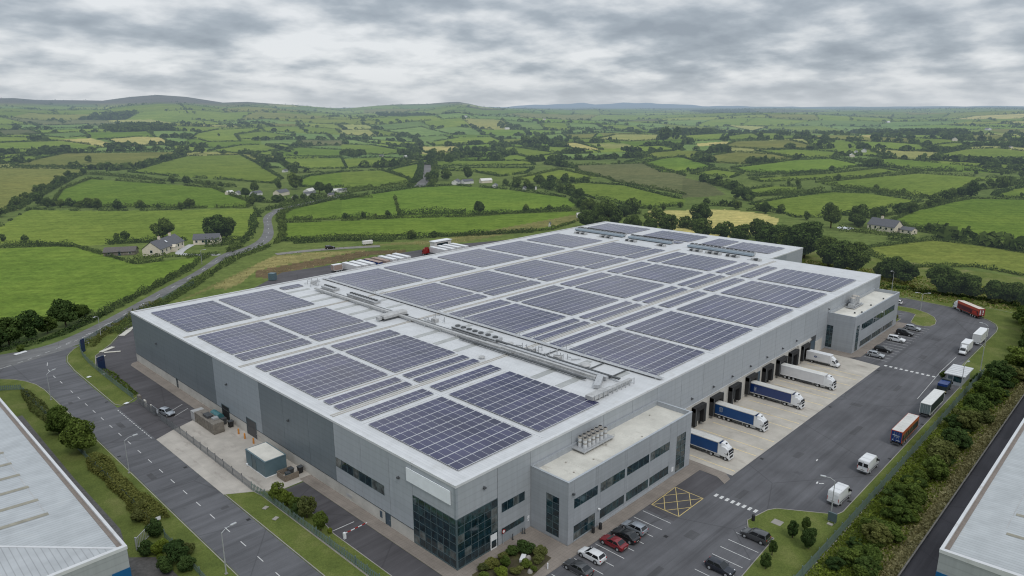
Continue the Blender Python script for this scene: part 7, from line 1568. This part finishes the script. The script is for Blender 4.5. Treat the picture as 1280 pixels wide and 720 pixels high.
rb.build('ribs', M['compact'], cp); MB().box(-.7,.5,-1.8,.4,2.2,2.7).build('hopper', M['dgrey'], cp); MB().box(-.2,.9,-3.4,-2.4,2.2,2.6).build('junk', M['steel'], cp)
o = MB().tube((0,-1.6,.9),(0,1.6,.9),.85,.85,14).box(-.6,.6,-1.4,1.4,0,.25).build('tank', simple('teal_tank', (.05,.17,.19), .45), None, (-1.4,72.6,.02), 0, True); tag(o, 'rounded teal tank between the compactor and the wall', 'tank')
for i, (x, y) in enumerate([(-1.4,63.0),(-1.5,60.2),(-1.3,57.0)]):
    o = MB().tube((0,0,0),(0,0,1.05),.17,.17,10).dome((0,0,1.05),.17,.17,.1).build('bollard', M['orange'], None, (x, y, .02), 0, True); tag(o, ['orange bollard left of the roller door','orange bollard in front of the roller door','orange bollard between the roller door and the cabin'][i], 'bollard')
o = thing('barrier', 'red and white barrier pole across the left car park entrance', 'barrier', (-6.6,17.8,0)); MB().box(-.18,.18,-.18,.18,0,1.0).build('post', M['white'], o); MB().box(.18,4.0,-.05,.05,.8,.9).build('pole', M['white'], o)
for k in range(3): MB().box(.5+k*1.3,1.1+k*1.3,-.058,.058,.795,.905).build('stripe', M['red'], o)
o = thing('gate_wall', 'grey gate pillars and white notice at the left yard entrance', 'gate', (-9.2,86.5,0)); MB().box(-.3,.3,6.5,7.6,0,1.7).build('pillar', M['compact'], o); MB().box(-.2,.2,3.4,4.4,0,1.5).build('pillar', M['plinth'], o); MB().box(-.12,.12,-.2,.5,0,1.5).build('pillar', M['plinth'], o); MB().box(-.16,-.12,3.5,4.3,.7,1.4).build('notice', M['white'], o); MB().box(-.06,.06,-4.0,-.2,.2,1.6).build('gate_leaf', M['fence_g'], o); MB().box(-.09,-.06,-3.6,-2.9,.7,1.4).build('notice', M['lens'], o)
# entrance side
o = thing('round_sign', 'round red and white sign on a post by the entrance', 'sign', (8.7,-.35,.06)); MB().tube((0,0,0),(0,0,2.3),.04,.04,6).build('post', M['steel'], o); d_ = MB().tube((0,-.06,2.2),(0,-.09,2.2),.34,.34,16).build('disc', M['red'], o); MB().tube((0,-.092,2.2),(0,-.10,2.2),.22,.22,14).build('centre', M['white'], d_)
for i, (x, y) in enumerate(((10.5,-.5),(12.6,-.5),(12.9,-.7))):
    o = MB().tube((0,0,0),(0,0,.95),.08,.08,8).box(-.12,.12,-.12,.12,0,.05).build('bollard', M['dgrey'], None, (x, y, .06), 0); tag(o, ['dark bollard by the entrance wall, nearest the round sign','dark bollard by the entrance wall under the window','dark bollard by the entrance wall nearest the office corner'][i], 'bollard')
for i, (x, y, l) in enumerate(((39.9,-23.9,'dark litter bin on the island tip beside the zebra stripes'),(20.2,-8.0,'small black planter by the office door'),(21.7,-8.2,'black bin by the office door corner'),(8.9,-8.8,'small white post by the entrance paving'))):
    o = MB().tube((0,0,0),(0,0,.9),.26,.26,10).tube((0,0,.9),(0,0,1.0),.29,.2,10).build('litter_bin', M['black' if i < 3 else 'white'], None, (x, y, .08), 0); o.scale = (1,1,1) if i != 3 else (.35,.35,.9); tag(o, l, 'bin' if i < 3 else 'post')
o = thing('sign_box', 'dark green sign board on the grass island near the fence', 'sign', (47.7,-32.9,.1)); MB().box(-.12,.12,-.65,.65,.25,1.7).build('board', M['frame'], o); MB().box(-.05,.05,-.5,-.4,0,.25).box(-.05,.05,.4,.5,0,.25).build('legs', M['steel'], o); MB().box(-1.0,-.4,-.4,.4,0,.12).build('base_slab', M['kerb'], o)
sh = thing('gatehouse', 'pale flat roofed gatehouse shelter at the yard kerb', 'shelter', (127.6,-31.6,0))
MB().box(-3.6,3.6,-1.6,1.6,.0,2.4).build('wall', M['clad_light'], sh); MB().box(-3.95,3.95,-2.1,2.1,2.4,2.62).build('roof', M['trim'], sh); MB().box(-3.64,-3.6,-1.45,.2,.9,2.2).build('window', M['glass2'], sh); MB().box(-3.64,-3.6,.4,1.3,.1,2.1).build('door', M['frame'], sh); MB().box(-3,3,1.6,1.64,1.0,2.1).build('window', M['glass2'], sh)
for x in (-2.6,-1.3,0,1.3,2.6): MB().box(x-.03,x+.03,-2.05,2.05,2.62,2.66).build('roof_seam', M['steel'], sh)

# ------------------------------------------------------------------ farmhouses
def house(name, label, P, rot, L_, W_, ev, rg, wall='wallc', roof='slate', chim=(), win=5, z=None, porch=False):
    z = float(hf(*P)) if z is None else z
    o = thing(name, label, 'house', (P[0], P[1], z), rot); l = L_/2; w_ = W_/2
    MB().box(-l,l,-w_,w_,-.5,ev).quad((-l,-w_,ev),(-l,0,rg-.1),(-l,w_,ev)).quad((l,-w_,ev),(l,w_,ev),(l,0,rg-.1)).build('wall', M[wall], o)
    rf = MB(); e = .35; s_ = (rg-ev)/w_; zo = ev-e*s_
    for s in (-1, 1): rf.quad((-l-.25,s*(w_+e),zo),(l+.25,s*(w_+e),zo),(l+.25,0,rg),(-l-.25,0,rg)).quad((-l-.25,s*(w_+e),zo+.14),(l+.25,s*(w_+e),zo+.14),(l+.25,0,rg+.14),(-l-.25,0,rg+.14))
    r_ = rf.build('roof', M[roof], o)
    for x in chim:
        c_ = MB().box(x-.55,x+.55,-.4,.4,rg-.6,rg+1.2).build('chimney', M[wall], r_); MB().tube((x-.25,0,rg+1.2),(x-.25,0,rg+1.55),.13,.11,8).tube((x+.25,0,rg+1.2),(x+.25,0,rg+1.55),.13,.11,8).build('chimney_pot', M['brick'], c_)
    for s in (-1, 1):
        for k in range(win):
            x = -l+(k+.5)*L_/win
            f_ = MB().box(x-.55,x+.55,s*w_-.02,s*(w_+.05),ev*.36,ev*.82).build('window', M['wallw'], o); MB().box(x-.45,x+.45,s*(w_+.05),s*(w_+.07),ev*.40,ev*.78).build('pane', M['glass'], f_)
    for s in (-1, 1):
        f_ = MB().box(s*l-.02*s,s*(l+.05),-.6,.6,ev*.4,ev*.85).build('window', M['wallw'], o); MB().box(s*(l+.05),s*(l+.07),-.5,.5,ev*.44,ev*.81).build('pane', M['glass'], f_)
    d_ = MB().box(-.5,.5,-w_-.06,-w_+.02,.0,2.0).build('door', M['door'], o); MB().box(.3,.4,-w_-.09,-w_-.06,.9,1.0).build('handle', M['steel'], d_)
    if porch: MB().box(-1.2,1.2,-w_-1.6,-w_,-.3,2.2).loft([[(-1.4,-w_-1.8,2.2),(-1.4,-w_+.5,2.2),(1.4,-w_+.5,2.2),(1.4,-w_-1.8,2.2)],[(-.1,-w_-1.8,3.2),(-.1,-w_+.5,3.2),(.1,-w_+.5,3.2),(.1,-w_-1.8,3.2)]]).build('porch', M[wall], o)
    return o
PL = (60.0,263.6)
o = house('farmhouse', 'cream farmhouse with grey slate roof and two chimneys beside the country road', PL, math.atan2(12.3,14.3)+.02, 21, 8.0, 3.0, 6.0, 'wallc', 'slate', (-3.2,6.2), 6, None, True)
MB().quad((-2.0,-2.6,4.3),(-1.0,-2.6,4.3),(-1.0,-1.7,5.0),(-2.0,-1.7,5.0)).build('roof_window', M['lens'], o)
for c_ in o.children:
    if c_.name.startswith('roof_window'): c_.location = (0,0,.22)
house('outbuilding', 'small cream outbuilding with a dark slate roof right of the farmhouse', (81.5,268.0), -.62, 11.5, 5.4, 2.6, 4.6, 'wallc', 'slate', (), 4)
house('barn', 'low dark roofed barn left of the cream farmhouse', (44.5,270.5), -.55, 12.5, 6, 1.7, 3.2, 'compact', 'tin', (), 3)
PR = LAND['houseR']; 
house('farmhouse', 'cream gabled bungalow with a dark roof among the trees on the right', (336,49), math.atan2(-23,-6)+PI, 14.5, 7.5, 2.9, 5.9, 'wallc', 'slate', (2,), 5)
house('outbuilding', 'low grey roofed annexe beside the cream bungalow on the right', (334.5,37.5), math.atan2(-23,-6)+PI, 6, 5, 2.0, 3.2, 'wallc', 'slate', (), 2)
o = MB().tube((0,0,0),(0,0,.25),4.0,4.0,18).build('trampoline_cover', M['lens'], None, (329,66,0)); tag(o, 'pale round pool cover on the lawn left of the bungalow', 'pool cover')
for x, y, w_, h_, l_ in ((343,64,12,12,'large round tree left of the cream bungalow on the right'),(337,62,8,7,'smaller tree between the large tree and the cream bungalow'),(345,31,6,5,'round garden tree to the right of the cream bungalow')): plant_obj('tree', l_, 'tree', x, y, w_, h_, 'shrub', 2, 'leaf_far', None, True)
dv = smooth_line([(73.7,237.8),(66.2,245.2),(61.6,252.4),(65.5,259),(71,266),(75.6,271)]); struct(ribbon('driveway', offset(dv, 1.7), offset(dv, -1.7), simple('pale_drive', (.46,.46,.46), .9, 0, .08, .5), .05, 2))
hedge_mesh('hedge', [(54,250),(62,245.5),(70,241),(74,238)], 1.1, 1.2, 'low wall hedge below the farmhouse drive', None, 0, 88, minq=.35); hedge_mesh('hedge', [(43,252),(50,252.5),(57,256)], 1.8, 3.4, 'bushy garden growth in front of the farmhouse gable', None, .1, 89, minq=.35, lump=.6); hedge_mesh('hedge', [(78,262),(84,258),(90,262)], 2.8, 4.2, 'dense garden bushes below the outbuilding', None, 0, 90, minq=.35, lump=.5); hedge_mesh('hedge', [(79,240),(84,246),(89,249)], 3.2, 4, 'bushes at the corner of the drive and the country road', None, 0, 91, minq=.35, lump=.5)
hedge_mesh('hedge', [(320,66),(322,54),(322,44),(325,34)], 2.2, 4, 'round garden bushes in front of the bungalow', None, .2, 92, minq=.5, lump=.6)
for i, (x, y, s) in enumerate(LAND['far']):
    s = s*.6
    wl = 'wallw' if i % 3 else 'wallc'
    q_ = thing('far_house', 'small distant white walled house among the fields', 'house', (x, y, float(hf(x, y))), rnd.uniform(-.6,.9), 'distant houses among the fields'); h_ = max(1.6, s*.26); l = s*.6; w_ = s*.3
    MB().box(-l,l,-w_,w_,-1,h_).quad((-l,-w_,h_),(-l,0,h_*1.7),(-l,w_,h_)).quad((l,-w_,h_),(l,w_,h_),(l,0,h_*1.7)).build('wall', M[wl], q_)
    MB().quad((-l-.2,-w_-.3,h_-.1),(l+.2,-w_-.3,h_-.1),(l+.2,0,h_*1.75),(-l-.2,0,h_*1.75)).quad((-l-.2,w_+.3,h_-.1),(l+.2,w_+.3,h_-.1),(l+.2,0,h_*1.75),(-l-.2,0,h_*1.75)).build('roof', M['slate' if i % 4 else 'wallw'], q_)
print('far quads', NFAR, 'arrays', NARR, 'objects', len(bpy.data.objects))
